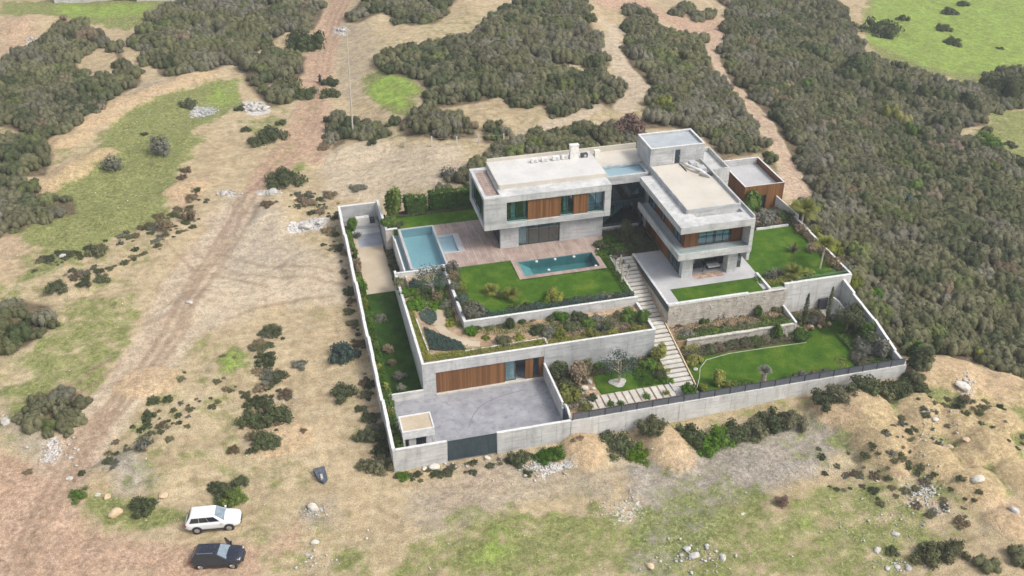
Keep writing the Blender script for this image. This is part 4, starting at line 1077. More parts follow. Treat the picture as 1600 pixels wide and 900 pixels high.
fw2 = panel_wall('boundary_wall', 'concrete front wall between the dark gate and the garden fence', 10.38, 18.0, 0, .25, -1.6, 2.18, 5, [.2, 1.15], 'concrete_pale')
part('coping', 'white_trim', fw2, (10.38, 18.0, -.02, .27, 2.182, 2.24))
fw3 = panel_wall('boundary_wall', 'long white front wall under the dark screen fence, on the right', 18.02, 55.8, 0, .3, -1.6, 2.16, 13, [], 'wall_white')
fence = empty('screen_fence', (18.1, .15, 2.16), 'dark grey screen fence of flat panels along the long front wall', 'fence')
NP = 22
for i in range(NP):
    a = 18.2 + (55.6 - 18.2) * i / NP; c = 18.2 + (55.6 - 18.2) * (i + 1) / NP
    part('screen_panel', 'fence_screen', fence, (a + .05, c - .05, .13, .16, 2.2, 2.98)); part('post', 'fence_post', fence, (a - .03, a + .045, .10, .19, 2.162, 3.02))
part('top_rail', 'fence_post', fence, (18.2, 55.6, .11, .18, 2.982, 3.03))
gate = empty('sliding_gate', (5.38, .08, -.2), 'wide dark blue-grey sliding gate in the front wall', 'gate')
for i in range(6): part('gate_panel', 'gate_metal', gate, (5.42 + i * .822, 5.42 + (i + 1) * .822 - .012, .08, .14, -.2, 2.1))
part('gate_frame', 'frame_dark', gate, (5.38, 10.36, .075, .145, 2.102, 2.16), (5.38, 10.36, .075, .145, -.28, -.202))

lw = empty('boundary_wall', (0, .3, 0), 'long stepped white wall along the left side of the plot', 'wall')
n = 13
for i in range(n):
    a = .27 + (46.9 - .27) * i / n; c = .27 + (46.9 - .27) * (i + 1) / n - .02
    za = 2.18 + 2.3 * (a / 47); zc = 2.18 + 2.3 * ((a + c) / 2 / 47)
    off = .05 * math.sin(i * 2.1)
    MB().prism([(0 + off, a), (.28 + off, a), (.28 + off, c), (off, c)], -1.5, [za, za, zc + .16, zc + .16]).build('wall_panel', 'wall_white', lw)
    MB().prism([(off - .02, a), (.30 + off, a), (.30 + off, c), (off - .02, c)], [za + .003, za + .003, zc + .163, zc + .163], [za + .06, za + .06, zc + .22, zc + .22]).build('coping', 'white_trim', lw)
def wall(label, material, a, b_, t, z0, z1, cap=None, name='wall', cat='wall', over=.02):
    w_ = empty(name, (a[0], a[1], z0 if not hasattr(z0, '__len__') else z0[0]), label, cat)
    MB().wall(a, b_, t, z0, z1).build('wall_body', material, w_)
    if cap:
        zz = (z1, z1) if not hasattr(z1, '__len__') else z1
        MB().wall(a, b_, t + 2 * over, (zz[0] + .003, zz[1] + .003), (zz[0] + .06, zz[1] + .06)).build('coping', cap, w_)
    return w_
wall('pale concrete wall closing the back left corner of the plot', 'concrete', (.32, 46.8), (5.1, 46.8), .3, -.5, 4.5, 'white_trim')
wall('short concrete wall between the sunken ramp and the hedge garden', 'concrete', (5.3, 38.9), (5.3, 46.94), .28, -.5, 4.78, 'white_trim')
wall('stone-faced stub wall between the sand court and the turquoise pool', 'stone', (5.17, 38.65), (6.7, 38.65), .3, .3, 4.76, 'white_trim')
solid('equipment_box', 'small pale utility box in the back left corner court', 'box', 'off_white', (2.1, 3.9, 45.5, 46.2, 2.2, 3.1))
solid('machine', 'dark machine beside the pale utility box in the back left corner', 'machine', 'plastic_dark', (4.0, 4.6, 45.4, 46.1, 2.2, 2.8))
wall('low white wall on the left side of the driveway', 'wall_white', (1.12, 4.6), (1.12, 10.05), .15, -.3, .95, 'white_trim', 'low_wall')
wall('low white wall between the driveway and the shaded side lawn', 'wall_white', (1.04, 10.13), (4.77, 10.13), .15, -.3, .95, 'white_trim', 'low_wall')
wall('slim white wall on the right side of the driveway', 'wall_white', (18.1, 3.3), (18.1, 10.12), .18, -.5, 2.0, 'white_trim')
# arched white wall end with a dark side door
aw = empty('arched_gateway', (18.1, .3, 0), 'small arched white gateway with a dark door beside the driveway', 'gateway')
m = MB(); pts = []
for i in range(9): a = math.pi * i / 8; pts.append((1.75 - 1.3 * math.cos(a), 1.5 + 1.15 * math.sin(a)))
for i in range(8):
    (ya, za), (yb, zb) = pts[i], pts[i + 1]
    m.prism([(18.0, ya), (18.2, ya), (18.2, yb), (18.0, yb)], [za - .25, za - .25, zb - .25, zb - .25], [za, za, zb, zb])
m.box(17.98, 18.22, .3, .62, -.5, 1.5).box(17.98, 18.22, 2.85, 3.2, -.5, 1.5); m.build('arch', 'white_trim', aw)
part('door', 'gate_metal', aw, (18.07, 18.12, .625, 2.845, 0, 1.9))

# gatehouse
gh = empty('gatehouse', (1.3, 1.6, 0), 'small white gatehouse with a flat tan roof beside the dark gate', 'gatehouse')
part('roof_box', 'white_trim', gh, (1.28, 4.45, 1.62, 4.1, 1.95, 2.78)); part('roof_edging', 'white_trim', gh, (1.26, 4.47, 1.60, 1.75, 2.782, 2.92), (1.26, 4.47, 3.97, 4.12, 2.782, 2.92), (1.26, 1.40, 1.753, 3.967, 2.782, 2.92), (4.33, 4.47, 1.753, 3.967, 2.782, 2.92))
part('roof', 'sand_paving', gh, (1.403, 4.327, 1.753, 3.967, 2.782, 2.83)); part('wall', 'wall_white', gh, (1.9, 2.6, 1.9, 4.0, 0, 1.948), (2.6, 3.6, 3.85, 4.0, 0, 1.948), (2.6, 3.6, 1.9, 2.05, 0, .7), (3.6, 3.75, 1.9, 4.0, 0, 1.948), (2.6, 3.6, 1.9, 2.05, 1.75, 1.948))
part('column', 'wall_white', gh, (1.3, 1.5, 1.66, 1.86, 0, 1.948)); part('column', 'wall_white', gh, (4.2, 4.4, 1.66, 1.86, 0, 1.948)); window_y(gh, 2.6, 3.6, .7, 1.75, 1.95, 2, .05)

# ------------------------------------------------------------------ garage storey under the roof garden
ga = empty('garage', (4.78, 10.15, 0), 'sunken garage storey with a planted roof, timber door and concrete edge beam', 'garage')
part('edge_beam', 'concrete_pale', ga, (4.78, 18.04, 10.15, 10.40, 2.95, 4.24)); part('pier', 'concrete_pale', ga, (4.78, 6.18, 10.16, 10.6, -.3, 2.948))
part('side_wall', 'wall_white', ga, (4.78, 5.02, 10.403, 29.3, -.3, 4.238)); part('threshold', 'slab_stone', ga, (6.18, 18.0, 10.0, 10.6, -.2, .14))
panel_y(ga, 6.2, 13.75, 10.30, .15, 2.945, step=1.25, name='garage_door_panel')
part('garage_back', 'interior', ga, (6.2, 18.04, 13.0, 13.1, 0, 3.4), (18.05, 18.2, 10.62, 13, 0, 3.4)); part('garage_floor', 'paving_grey', ga, (6.2, 18.04, 10.61, 12.99, .05, .13)); part('soffit', 'interior', ga, (6.0, 18.04, 10.41, 13, 3.38, 3.44))
window_y(ga, 13.78, 15.0, .15, 2.945, 10.45, 1, .06); part('open_door', 'off_white', ga, (13.86, 14.85, 10.9, 10.94, .15, 2.6))
panel_y(ga, 16.0, 16.9, 10.30, .15, 2.945, step=.9, name='timber_panel'); window_y(ga, 16.92, 17.5, .15, 2.945, 10.32, 1, .05); panel_y(ga, 17.52, 18.02, 10.30, .15, 2.945, step=.5, name='timber_panel')
for i in range(4):
    a = 18.05 + (30.74 - 18.05) * i / 4; c = 18.05 + (30.74 - 18.05) * (i + 1) / 4
    part('wall_panel', 'concrete', ga, (a + .02, c - .02, 10.15, 10.4, -.3, 4.24))
part('wall_core', 'concrete', ga, (18.06, 30.74, 10.17, 10.38, -.3, 4.2)); part('side_wall', 'concrete_pale', ga, (30.5, 30.74, 10.403, 15.7, -.3, 4.24))
part('coping', 'white_trim', ga, (4.76, 30.76, 10.12, 10.38, 4.243, 4.30), (4.76, 5.04, 10.383, 29.32, 4.243, 4.30), (30.48, 30.76, 10.383, 15.7, 4.243, 4.30))
solid('drain_pipe_mouth', 'black round pipe mouth low in the concrete wall above the small lawn bed', 'pipe', 'plastic_dark', (21.55, 22.1, 10.08, 10.148, 1.0, 1.55))
# kerbs in the roof garden
k1 = [at(u, v, 4.05) for u, v in [(634, 430), (638, 447)]]; k2 = [at(u, v, 4.05) for u, v in [(649, 494), (669, 547)]]; k3 = [at(u, v, 4.05) for u, v in [(727, 548), (851, 528), (855, 537)]]
for kp, lb in ((k1, 'short white kerb in the far left corner of the roof garden'), (k2, 'white kerb along the left planting strip of the roof garden'), (k3, 'white kerb behind the front planting strip of the roof garden')):
    m = MB()
    for i in range(len(kp) - 1): m.wall(kp[i], kp[i + 1], .14, 3.8, 4.08)
    tag(m.build('kerb', 'wall_white'), lb, 'kerb')
wall('white wall under the front end of the turquoise pool', 'wall_white', (5.0, 28.35), (10.5, 28.35), .25, 3.0, 4.5, 'white_trim')
tw = empty('terrace_wall', (10.48, 15.75, 3.8), 'pale L-shaped retaining wall around the upper pool lawn', 'wall')
for i in range(7):
    a = 10.48 + (30.72 - 10.48) * i / 7; c = 10.48 + (30.72 - 10.48) * (i + 1) / 7
    part('wall_panel', 'concrete_pale', tw, (a + (.01 if i else 0), c - .01, 15.75, 16.0, 3.3, 4.94))
for i in range(4):
    a = 16.003 + (28.2 - 16.0) * i / 4; c = 16.0 + (28.2 - 16.0) * (i + 1) / 4
    part('wall_panel', 'concrete_pale', tw, (10.48, 10.73, a, c - .015, 3.3, 4.94))
part('coping', 'white_trim', tw, (10.45, 30.74, 15.72, 16.02, 4.943, 5.0), (10.45, 10.76, 16.023, 28.22, 4.943, 5.0)); part('stair_side', 'concrete_pale', tw, (30.5, 30.72, 16.003, 25.2, 1.5, 4.82))

# ------------------------------------------------------------------ pools
def pool(name, label, x0, x1, y0, y1, z, depth, tile, wat, rim=(.25, .25, .25, .25), rimmat='white_trim', drop=.08):
    p_ = empty(name, (x0, y0, z), label, 'pool')
    l, r_, f, bk = rim
    part('basin', tile, p_, (x0 - .05, x1 + .05, y0 - .05, y1 + .05, z - depth - .1, z - depth), (x0 - .06, x0, y0, y1, z - depth, z - .002), (x1, x1 + .06, y0, y1, z - depth, z - .002), (x0 - .06, x1 + .06, y0 - .06, y0 - .001, z - depth, z - .002), (x0 - .06, x1 + .06, y1 + .001, y1 + .06, z - depth, z - .002))
    part('rim', rimmat, p_, (x0 - l, x0, y0 - f, y1 + bk, z, z + .03), (x1, x1 + r_, y0 - f, y1 + bk, z, z + .03), (x0 + .002, x1 - .002, y0 - f, y0, z, z + .03), (x0 + .002, x1 - .002, y1, y1 + bk, z, z + .03))
    part('water', wat, p_, (x0 + .002, x1 - .002, y0 + .002, y1 - .002, z - drop - .02, z - drop))
    return p_
pool('swimming_pool', 'large light turquoise swimming pool on the left end of the deck', 7.0, 11.0, 28.45, 38.1, DZ, 1.2, 'pool_tile', 'water', (.3, .24, .12, .22), 'paving_pale')
pool('wading_pool', 'small pale wading pool beside the large turquoise pool', SX0, SX1, SY0, SY1, DZ, .35, 'pool_tile', 'water_shallow', (.01, .72, .25, .25), 'paving_pale')
p2 = pool('plunge_pool', 'long narrow dark teal pool with pale round lights in front of the villa', 19.45, 28.75, 23.55, 26.85, DZ, 1.3, 'pool_tile_dark', 'water_deep', (.75, .65, .65, .6), 'timber_deck')
for i, (x, y) in enumerate([(21.7, 26.4), (24.0, 26.4), (26.4, 26.4), (22.6, 24.2), (28.3, 23.7)]):
    MB().tube([(x, y, DZ - .075), (x, y, DZ + .05)], .16, 10).build('float_light', 'white_trim', p2)
for i in range(5): part('pool_step', 'pool_tile', p2, (19.46 + i * .3, 19.75 + i * .3, 23.56, 26.84, DZ - 1.3, DZ - .2 - i * .2))
solid('pool_side_wall', 'dark tiled side of the narrow pool under its coping', 'wall', 'concrete', (18.70, 29.40, 22.90, 27.44, 3.4, 3.45))
p1b = empty('overflow_channel', (6.0, 28.5, 4.3), 'white-walled overflow channel on the left side of the turquoise pool', 'channel')
part('outer_wall', 'white_trim', p1b, (5.95, 6.12, 28.5, 36.6, .9, 4.45)); part('channel_floor', 'pool_tile_dark', p1b, (6.123, 6.68, 28.5, 38.4, 3.6, 3.95)); part('pool_wall', 'concrete_pale', p1b, (6.685, 6.93, 28.5, 38.4, 3.3, DZ - .012)); part('back_piece', 'concrete_pale', p1b, (5.95, 6.12, 36.603, 38.45, .9, 4.0))

# ------------------------------------------------------------------ long garden stair and stepping stones
gs = empty('garden_stair', (30.9, 4.0, .2), 'long straight flight of pale stone slabs climbing beside the roof garden', 'stairs')
n = 33
for i in range(n):
    y = 4.0 + i * (25.2 - 4.0) / n; z = .26 + i * (4.72 - .26) / n
    part('tread', 'slab_stone', gs, (30.92 + rng.uniform(-.03, .03), 33.30 + rng.uniform(-.03, .03), y + .03, y + .52 + .07 * (i % 4 != 0), z - .08, z + .06))
part('side_kerb', 'wall_white', gs, (30.76, 30.9, 4.0, 10.1, -.2, .5))
m = MB(); m.prism([(33.36, 4.4), (33.5, 4.4), (33.5, 25.2), (33.36, 25.2)], 0, [.5, .5, 4.78, 4.78]); m.build('side_kerb', 'rock_warm', gs)
ss_ = empty('stepping_stones', (21, 4.3, .3), 'row of long pale stepping slabs between the small lawn and the fence', 'path')
for i in range(14):
    x = 20.6 + i * .80; part('slab', 'slab_stone', ss_, (x, x + .60, 3.35, 5.35 + .04 * (i % 3), .2, .36 + .006 * (i % 2)))
part('slab', 'slab_stone', ss_, (18.6, 20.3, 4.3, 5.5, .2, .35)); tag(part('slab', 'slab_stone', ss_, (30.9, 33.3, .8, 3.9, .2, .34)))
wall('low pale wall at the near end of the stepping slabs', 'slab_stone', (18.4, 5.75), (21.2, 5.75), .2, .2, .75, None, 'low_wall')

# ------------------------------------------------------------------ podium of the right wing
po = empty('podium', (33.5, 13.4, 1.5), 'podium with coursed stone facing under the right wing terrace', 'podium')
r = np.random.default_rng(4); m = MB(); z = 1.5
def courses(m, x0, x1, y, z0, z1, r):
    z = z0
    while z < z1 - .05:
        h = min(r.uniform(.18, .34), z1 - z); x = x0
        while x < x1 - .02:
            l = min(r.uniform(.35, 1.2), x1 - x)
            m.box(x + .012, x + l - .012, y - r.uniform(.0, .07), y + .12, z + .01, z + h - .01); x += l
        z += h
courses(m, 33.55, 46.2, 13.45, 1.5, 4.72, r); courses(m, 46.2, 48.1, 13.5, 1.5, 4.45, r)
m.build('facing_stones', 'stone', po, kind='stuff')
part('stone_backing', 'stone', po, (33.56, 46.19, 13.55, 13.7, 1.4, 4.70), (46.2, 48.1, 13.6, 14.0, 1.4, 4.43), (33.52, 33.72, 13.71, 25.2, 1.0, 4.6))
part('white_kerb', 'white_trim', po, (33.48, 43.3, 13.38, 13.70, 4.722, 4.98), (33.48, 33.74, 13.703, 25.3, 4.602, 4.81)); part('stone_kerb', 'slab_stone', po, (43.32, 48.1, 13.40, 13.70, 4.722, 4.80))
part('side_kerb', 'white_trim', po, (45.92, 46.2, 13.72, 17.2, 4.4, 5.06)); part('dark_base_strip', 'frame_dark', po, (33.40, 33.478, 13.4, 25.3, 4.0, 4.7))  # side kerb, and a dark strip along the left side of the podium
part('ledge', 'paving_pale', po, (46.22, 48.05, 13.72, 14.3, 4.2, 4.62))
# planter below the podium
pw = empty('planter_wall', (34.7, 10.3, .6), 'rough stone-topped retaining wall in front of the podium planting', 'wall')
m = MB(); courses(m, 34.7, 47.9, 10.28, .6, 1.9, r); m.build('facing_stones', 'stone', pw, kind='stuff'); part('backing', 'stone', pw, (34.71, 47.89, 10.35, 10.5, .6, 1.88))
x = 34.7
while x < 47.8:
    l = min(rng.uniform(.5, 1.1), 47.9 - x); part('coping_stone', 'slab_stone', pw, (x + .012, x + l - .012, 10.2 - rng.uniform(0, .1), 10.52, 1.905 + rng.uniform(0, .03), 2.02 + rng.uniform(0, .05))); x += l
wall('short pale wall closing the right end of the podium planting', 'wall_white', (48.02, 10.2), (48.02, 13.9), .22, .3, (2.2, 2.5), 'white_trim')
# tall white wall with the cypresses
tall = panel_wall('retaining_wall', 'tall white retaining wall behind the two slim cypresses', 48.12, 56.75, 14.0, .3, .3, 4.98, 4, [], 'wall_white')
part('coping', 'white_trim', tall, (48.10, 56.77, 13.97, 14.33, 4.983, 5.05))
gb_ = empty('glass_balustrade', (50, 14.5, 4.8), 'frameless glass balustrade above the tall white retaining wall', 'balustrade')
for i in range(5): part('glass_panel', 'glass_clear', gb_, (49.9 + i * 1.32, 51.2 + i * 1.32, 14.5, 14.52, 4.74, 5.75))
rw = empty('boundary_wall', (56.8, 14.3, 4), 'thin white wall along the right edge of the upper lawn', 'wall')
for i in range(5):
    a = 14.32 + i * 3.3; part('wall_panel', 'wall_white', rw, (56.62, 56.84, a, a + 3.28, 1.0, 5.0 + .07 * i)); part('coping', 'white_trim', rw, (56.60, 56.86, a, a + 3.28, 5.003 + .07 * i, 5.06 + .07 * i))
wall('short white kerb at the back of the right lawn', 'white_trim', (46.0, 27.02), (50.4, 27.02), .2, 4.4, 5.0, None, 'kerb', 'kerb'); wall('white kerb between the right lawn and the planted bank', 'white_trim', (50.8, 27.02), (55.2, 27.02), .2, 4.4, 5.0, None, 'kerb', 'kerb')
wall('slim white handrail wall running down from the timber outbuilding', 'white_trim', (55.6, 31.6), (57.0, 27.9), .14, 4.2, (6.7, 5.6), None, 'wall')
lr = empty('boundary_wall', (55.75, 0, 0), 'pale wall stepping down along the right side of the lower lawn', 'wall')
ys = [.32, 2.4, 4.6, 6.9, 9.2, 11.5, 13.95]; zt = [2.2, 2.4, 2.95, 3.55, 3.85, 4.15, 4.55]
for i in range(6):
    o_ = .12 * math.sin(i * 1.3)
    MB().prism([(55.62 + o_, ys[i]), (55.88 + o_, ys[i]), (55.88 + o_, ys[i + 1] - .01), (55.62 + o_, ys[i + 1] - .01)], -1.2, [zt[i], zt[i], zt[i + 1] - .06, zt[i + 1] - .06]).build('wall_panel', 'concrete_pale', lr)
    MB().prism([(55.60 + o_, ys[i]), (55.90 + o_, ys[i]), (55.90 + o_, ys[i + 1] - .01), (55.60 + o_, ys[i + 1] - .01)], [zt[i] + .003, zt[i] + .003, zt[i + 1] - .057, zt[i + 1] - .057], [zt[i] + .06, zt[i] + .06, zt[i + 1], zt[i + 1]]).build('coping', 'white_trim', lr)
m = MB(); P = [(53.9, 13.6, 2.6), (54.2, 13.2, 2.75), (54.6, 12.5, 2.5), (54.9, 11.8, 2.0), (55.0, 11.2, 1.55)]
for i in range(4): m.prism([(P[i][0], P[i][1]), (P[i][0] + .22, P[i][1] + .1), (P[i + 1][0] + .22, P[i + 1][1] + .1), (P[i + 1][0], P[i + 1][1])], .8, [P[i][2], P[i][2], P[i + 1][2], P[i + 1][2]])
tag(m.build('curved_wall', 'white_trim'), 'short curved white wall sloping down in the corner under the tall wall', 'wall')
solid('dark_opening', 'dark opening in the corner below the tall white wall, its shade put in as a solid dark block', 'opening', 'plastic_dark', (52.9, 54.1, 13.6, 13.98, .9, 2.3))  # solid dark block; the opening's shade is put into its colour
wall('slanting white upstand behind the grey shrub in the lower right corner', 'white_trim', at(1388, 540, 1.6), at(1398, 554, 1.3), .16, .5, 1.7, None, 'wall')
pts = [at(u, v, .68) for u, v in [(1089, 605), (1093, 590), (1094, 575), (1104, 562), (1140, 552), (1200, 543), (1260, 535)]]
m = MB()
for i in range(len(pts) - 1): m.wall(pts[i], pts[i + 1], .07, .4, .69)
tag(m.build('lawn_edging', 'stone'), 'curving white edging between the lower lawn and the shrub bed', 'edging')
# terrace furniture under the right wing
tb = empty('dining_table', (39.3, 19.6, DZ), 'dark outdoor table under the right wing by the left column', 'table')
part('tabletop', 'plastic_dark', tb, (38.5, 40.2, 19.1, 20.1, DZ + .70, DZ + .75))
for (a, c) in ((38.55, 19.15), (40.08, 19.15), (38.55, 19.98), (40.08, 19.98)): part('leg', 'plastic_dark', tb, (a, a + .07, c, c + .07, DZ, DZ + .698))
sf = empty('outdoor_sofa', (41.6, 19.8, DZ), 'low outdoor sofa with pale cushions under the right wing', 'sofa')
part('frame', 'plastic_dark', sf, (40.9, 42.5, 19.5, 20.3, DZ + .05, DZ + .25), (40.9, 42.5, 20.2, 20.3, DZ + .25, DZ + .7)); part('cushion', 'off_white', sf, (40.95, 41.68, 19.52, 20.18, DZ + .252, DZ + .42)); part('cushion', 'off_white', sf, (41.70, 42.45, 19.52, 20.18, DZ + .252, DZ + .42))
solid('rug', 'brownish outdoor rug on the covered terrace of the right wing', 'rug', 'rug', (38.7, 42.3, 17.9, 19.0, DZ + .003, DZ + .018))
hp = empty('heat_pump', (44.6, 19.8, DZ), 'dark standing unit beside the right column of the terrace', 'machine'); part('casing', 'plastic_dark', hp, (44.3, 44.9, 19.2, 19.7, DZ, DZ + 1.7)); part('glass_door', 'glass', hp, (44.36, 44.84, 19.17, 19.19, DZ + .9, DZ + 1.6))

# ------------------------------------------------------------------ vehicles
def bevel(o, wd=.04, seg=3):
    b_ = o.modifiers.new('bevel', 'BEVEL'); b_.width = wd; b_.segments = seg; b_.limit_method = 'ANGLE'; b_.angle_limit = R(25)
    for p in o.data.polygons: p.use_smooth = True
def loft(m, secs):
    """secs: list of rings with the same number of points, capped"""
    k = len(secs[0]); vs = [p for s in secs for p in s]
    fs = [(i * k + j, i * k + (j + 1) % k, (i + 1) * k + (j + 1) % k, (i + 1) * k + j) for i in range(len(secs) - 1) for j in range(k)]
    fs += [tuple(range(k - 1, -1, -1)), tuple((len(secs) - 1) * k + j for j in range(k))]
    return m.poly(vs, fs)
def suv(loc, rz, tilt, label, paint, Ln=4.9, W=1.94, Hh=1.86, door_open=False, roof_rails=False):
    c = empty('parked_car', loc, label, 'car', 'cars parked side by side', rz)
    c.rotation_euler = (tilt[0], tilt[1], rz)
    hw = W / 2
    def P(mb, name, material, parent=c, smooth=False):
        me_ = mb.mesh(name, material); o = link(name, me_, parent); return o
    m = MB(); secs = []
    # x, half width, underside, shoulder z, deck z
    for (x, wq, zb, zs, zt) in [(-Ln / 2, .70, .50, .90, .98), (-Ln / 2 + .10, .90, .36, 1.0, 1.08), (-Ln / 2 + .35, .97, .32, 1.03, 1.10), (-1.75, 1.0, .30, 1.04, 1.12), (-.6, 1.0, .28, 1.04, 1.12), (.6, 1.0, .28, 1.04, 1.12), (1.05, 1.0, .28, 1.03, 1.13),
                                (1.5, .985, .30, 1.00, 1.10), (2.0, .93, .32, .94, 1.02), (Ln / 2 - .22, .84, .35, .86, .94), (Ln / 2 - .06, .70, .40, .76, .82), (Ln / 2, .50, .48, .66, .70)]:
        y = hw * wq
        zt += .02
        secs.append([(x, -y * .90, zb), (x, -y, zb + .18), (x, -y, zs - .12), (x, -y * .955, zs), (x, -y * .80, zt), (x, 0, zt + .03), (x, y * .80, zt), (x, y * .955, zs), (x, y, zs - .12), (x, y, zb + .18), (x, y * .90, zb), (x, 0, zb)])
    body = P(loft(m, secs), 'body', paint, smooth=True)
    body.modifiers.new('sub', 'SUBSURF').render_levels = 2
    for p_ in body.data.polygons: p_.use_smooth = True
    # cabin: bottom ring and roof ring
    def cab(x, yb, yt, zb, zt): return (x, yb, yt, zb, zt)
    m = MB(); rb, rf = -Ln / 2 + .58, .22; bb, bf = -Ln / 2 + .05, 1.24
    ytop, ybot = hw * .70, hw * .93; z0c, z1c = 1.0, Hh
    low = [(bb, -ybot, z0c), (bf, -ybot, z0c), (bf, ybot, z0c), (bb, ybot, z0c)]
    mid = [(rb, -ytop, z1c - .07), (rf, -ytop, z1c - .07), (rf, ytop, z1c - .07), (rb, ytop, z1c - .07)]
    top = [(rb + .16, -ytop + .13, z1c), (rf - .20, -ytop + .13, z1c), (rf - .20, ytop - .13, z1c), (rb + .16, ytop - .13, z1c)]
    m.poly(low + mid + top, [(0, 1, 5, 4), (1, 2, 6, 5), (2, 3, 7, 6), (3, 0, 4, 7), (4, 5, 9, 8), (5, 6, 10, 9), (6, 7, 11, 10), (7, 4, 8, 11), (8, 9, 10, 11), (3, 2, 1, 0)])
    cb_ = P(m, 'cabin', paint); bevel(cb_, .15, 4)
    def quad_on(a, b_, c_, d, off, name, material, u0, u1, v0, v1, parent=c):
        A_, B_, C2, D_ = map(np.array, (a, b_, c_, d)); nrm = np.cross(B_ - A_, D_ - A_); nrm = nrm / np.linalg.norm(nrm)
        f = lambda u, v: (A_ * (1 - u) + B_ * u) * (1 - v) + (D_ * (1 - u) + C2 * u) * v + nrm * off
        g = lambda u, v: f(u, v) - nrm * (off + .01)
        vs = [f(u0, v0), f(u1, v0), f(u1, v1), f(u0, v1), g(u0, v0), g(u1, v0), g(u1, v1), g(u0, v1)]
        return P(MB().poly(vs, [(0, 1, 2, 3), (7, 6, 5, 4), (0, 4, 5, 1), (1, 5, 6, 2), (2, 6, 7, 3), (3, 7, 4, 0)]), name, material, parent)
    quad_on(low[1], low[2], mid[2], mid[1], .012, 'windscreen', 'windscreen', .06, .94, .12, .93)
    quad_on(low[3], low[0], mid[0], mid[3], .012, 'rear_window', 'car_glass', .10, .90, .32, .90)
    for sgn in (0, 1):
        a, b_, c_, d = (low[0], low[1], mid[1], mid[0]) if sgn == 0 else (low[2], low[3], mid[3], mid[2])
        for (u0, u1) in ((.09, .35), (.36, .61), (.62, .90)):
            if sgn: u0, u1 = 1 - u1, 1 - u0
            quad_on(a, b_, c_, d, .010, 'side_window', 'car_glass', u0, u1, .22, .80)
    for x in (-1.42, 1.45):
        for sgn in (-1, 1):
            y = sgn * (hw - .10)
            P(MB().tube([(x, y - sgn * .02, .37), (x, y + sgn * .115, .37)], .47, 20), 'wheel_arch', 'plastic_dark')
            wh = P(MB().tube([(x, y - .11, .36), (x, y + .11 + sgn * .015, .36)] if sgn > 0 else [(x, y - .125, .36), (x, y + .11, .36)], .365, 20), 'wheel', 'tyre')
            m = MB(); yo = y + sgn * .128
            for k in range(5):
                a = k * 1.2566; m.tube([(x, yo, .36), (x + .22 * math.cos(a), yo, .36 + .22 * math.sin(a))], .042, 5)
            m.tube([(x, yo - .006, .36), (x, yo + .006, .36)], .25, 16)
            P(m, 'rim', 'rim', wh)
    for sgn in (-1, 1):
        P(MB().box(Ln / 2 - .36, Ln / 2 - .13, sgn * hw * .62 - .13, sgn * hw * .62 + .13, .78, .90), 'headlight', 'lamp_glass')
        P(MB().box(-Ln / 2 + .01, -Ln / 2 + .14, sgn * hw * .82 - .09, sgn * hw * .82 + .05, .80, 1.02), 'tail_light', 'tail_red')
        P(MB().box(.92, 1.08, sgn * (hw + .10) - .09, sgn * (hw + .10) + .09, 1.06, 1.20), 'wing_mirror', paint)
        P(MB().box(-1.05, 1.0, sgn * (hw * .985) - .03, sgn * (hw * .985) + .03, .30, .38), 'side_step', 'plastic_dark')
        if roof_rails: P(MB().box(rb + .2, rf - .3, sgn * (ytop - .12) - .02, sgn * (ytop - .12) + .02, z1c, z1c + .06), 'roof_rail', 'rim')
    P(MB().box(Ln / 2 - .05, Ln / 2 + .03, -.42, .42, .52, .70), 'grille', 'plastic_dark'); P(MB().box(Ln / 2 - .12, Ln / 2 + .03, -.55, .55, .38, .48), 'bumper', 'plastic_dark')
    P(MB().box(-Ln / 2 - .04, -Ln / 2 + .1, -.66, .66, .42, .60), 'bumper', paint)
    if door_open:
        dn = MB(); a = (.95, hw * .97); e = (.95 - math.cos(.75) * 1.05, hw * .97 + math.sin(.75) * 1.05)
        dn.prism([(a[0], a[1]), (e[0], e[1]), (e[0] + .10, e[1] + .10), (a[0] + .10, a[1] + .10)], .42, 1.08)
        P(dn, 'open_door', paint)
    return c
def ground_z(x, y): return float(H(x, y))
def place_car(u, v, u2, v2, **k):
    x, y, z = hit(u, v); x2, y2, _ = hit(u2, v2); a = math.atan2(y2 - y, x2 - x)
    cx_, cy_ = (x + x2) / 2 - math.sin(a) * .95, (y + y2) / 2 + math.cos(a) * .95
    f = ground_z(cx_ + 1.4 * math.cos(a), cy_ + 1.4 * math.sin(a)); r_ = ground_z(cx_ - 1.4 * math.cos(a), cy_ - 1.4 * math.sin(a))
    l = ground_z(cx_ - .8 * math.sin(a), cy_ + .8 * math.cos(a)); q = ground_z(cx_ + .8 * math.sin(a), cy_ - .8 * math.cos(a))
    return suv((cx_, cy_, (f + r_) / 2 - .02), a, (math.atan2(l - q, 1.6), -math.atan2(f - r_, 2.8)), **k)
place_car(297, 835, 371, 829, label='white estate car parked on the grass above the dark one', paint='paint_white', Ln=4.95)
place_car(306, 888, 373, 890, label='dark navy car with an open front door, at the bottom edge', paint='paint_navy', Ln=4.65, Hh=1.64, door_open=True, roof_rails=True)

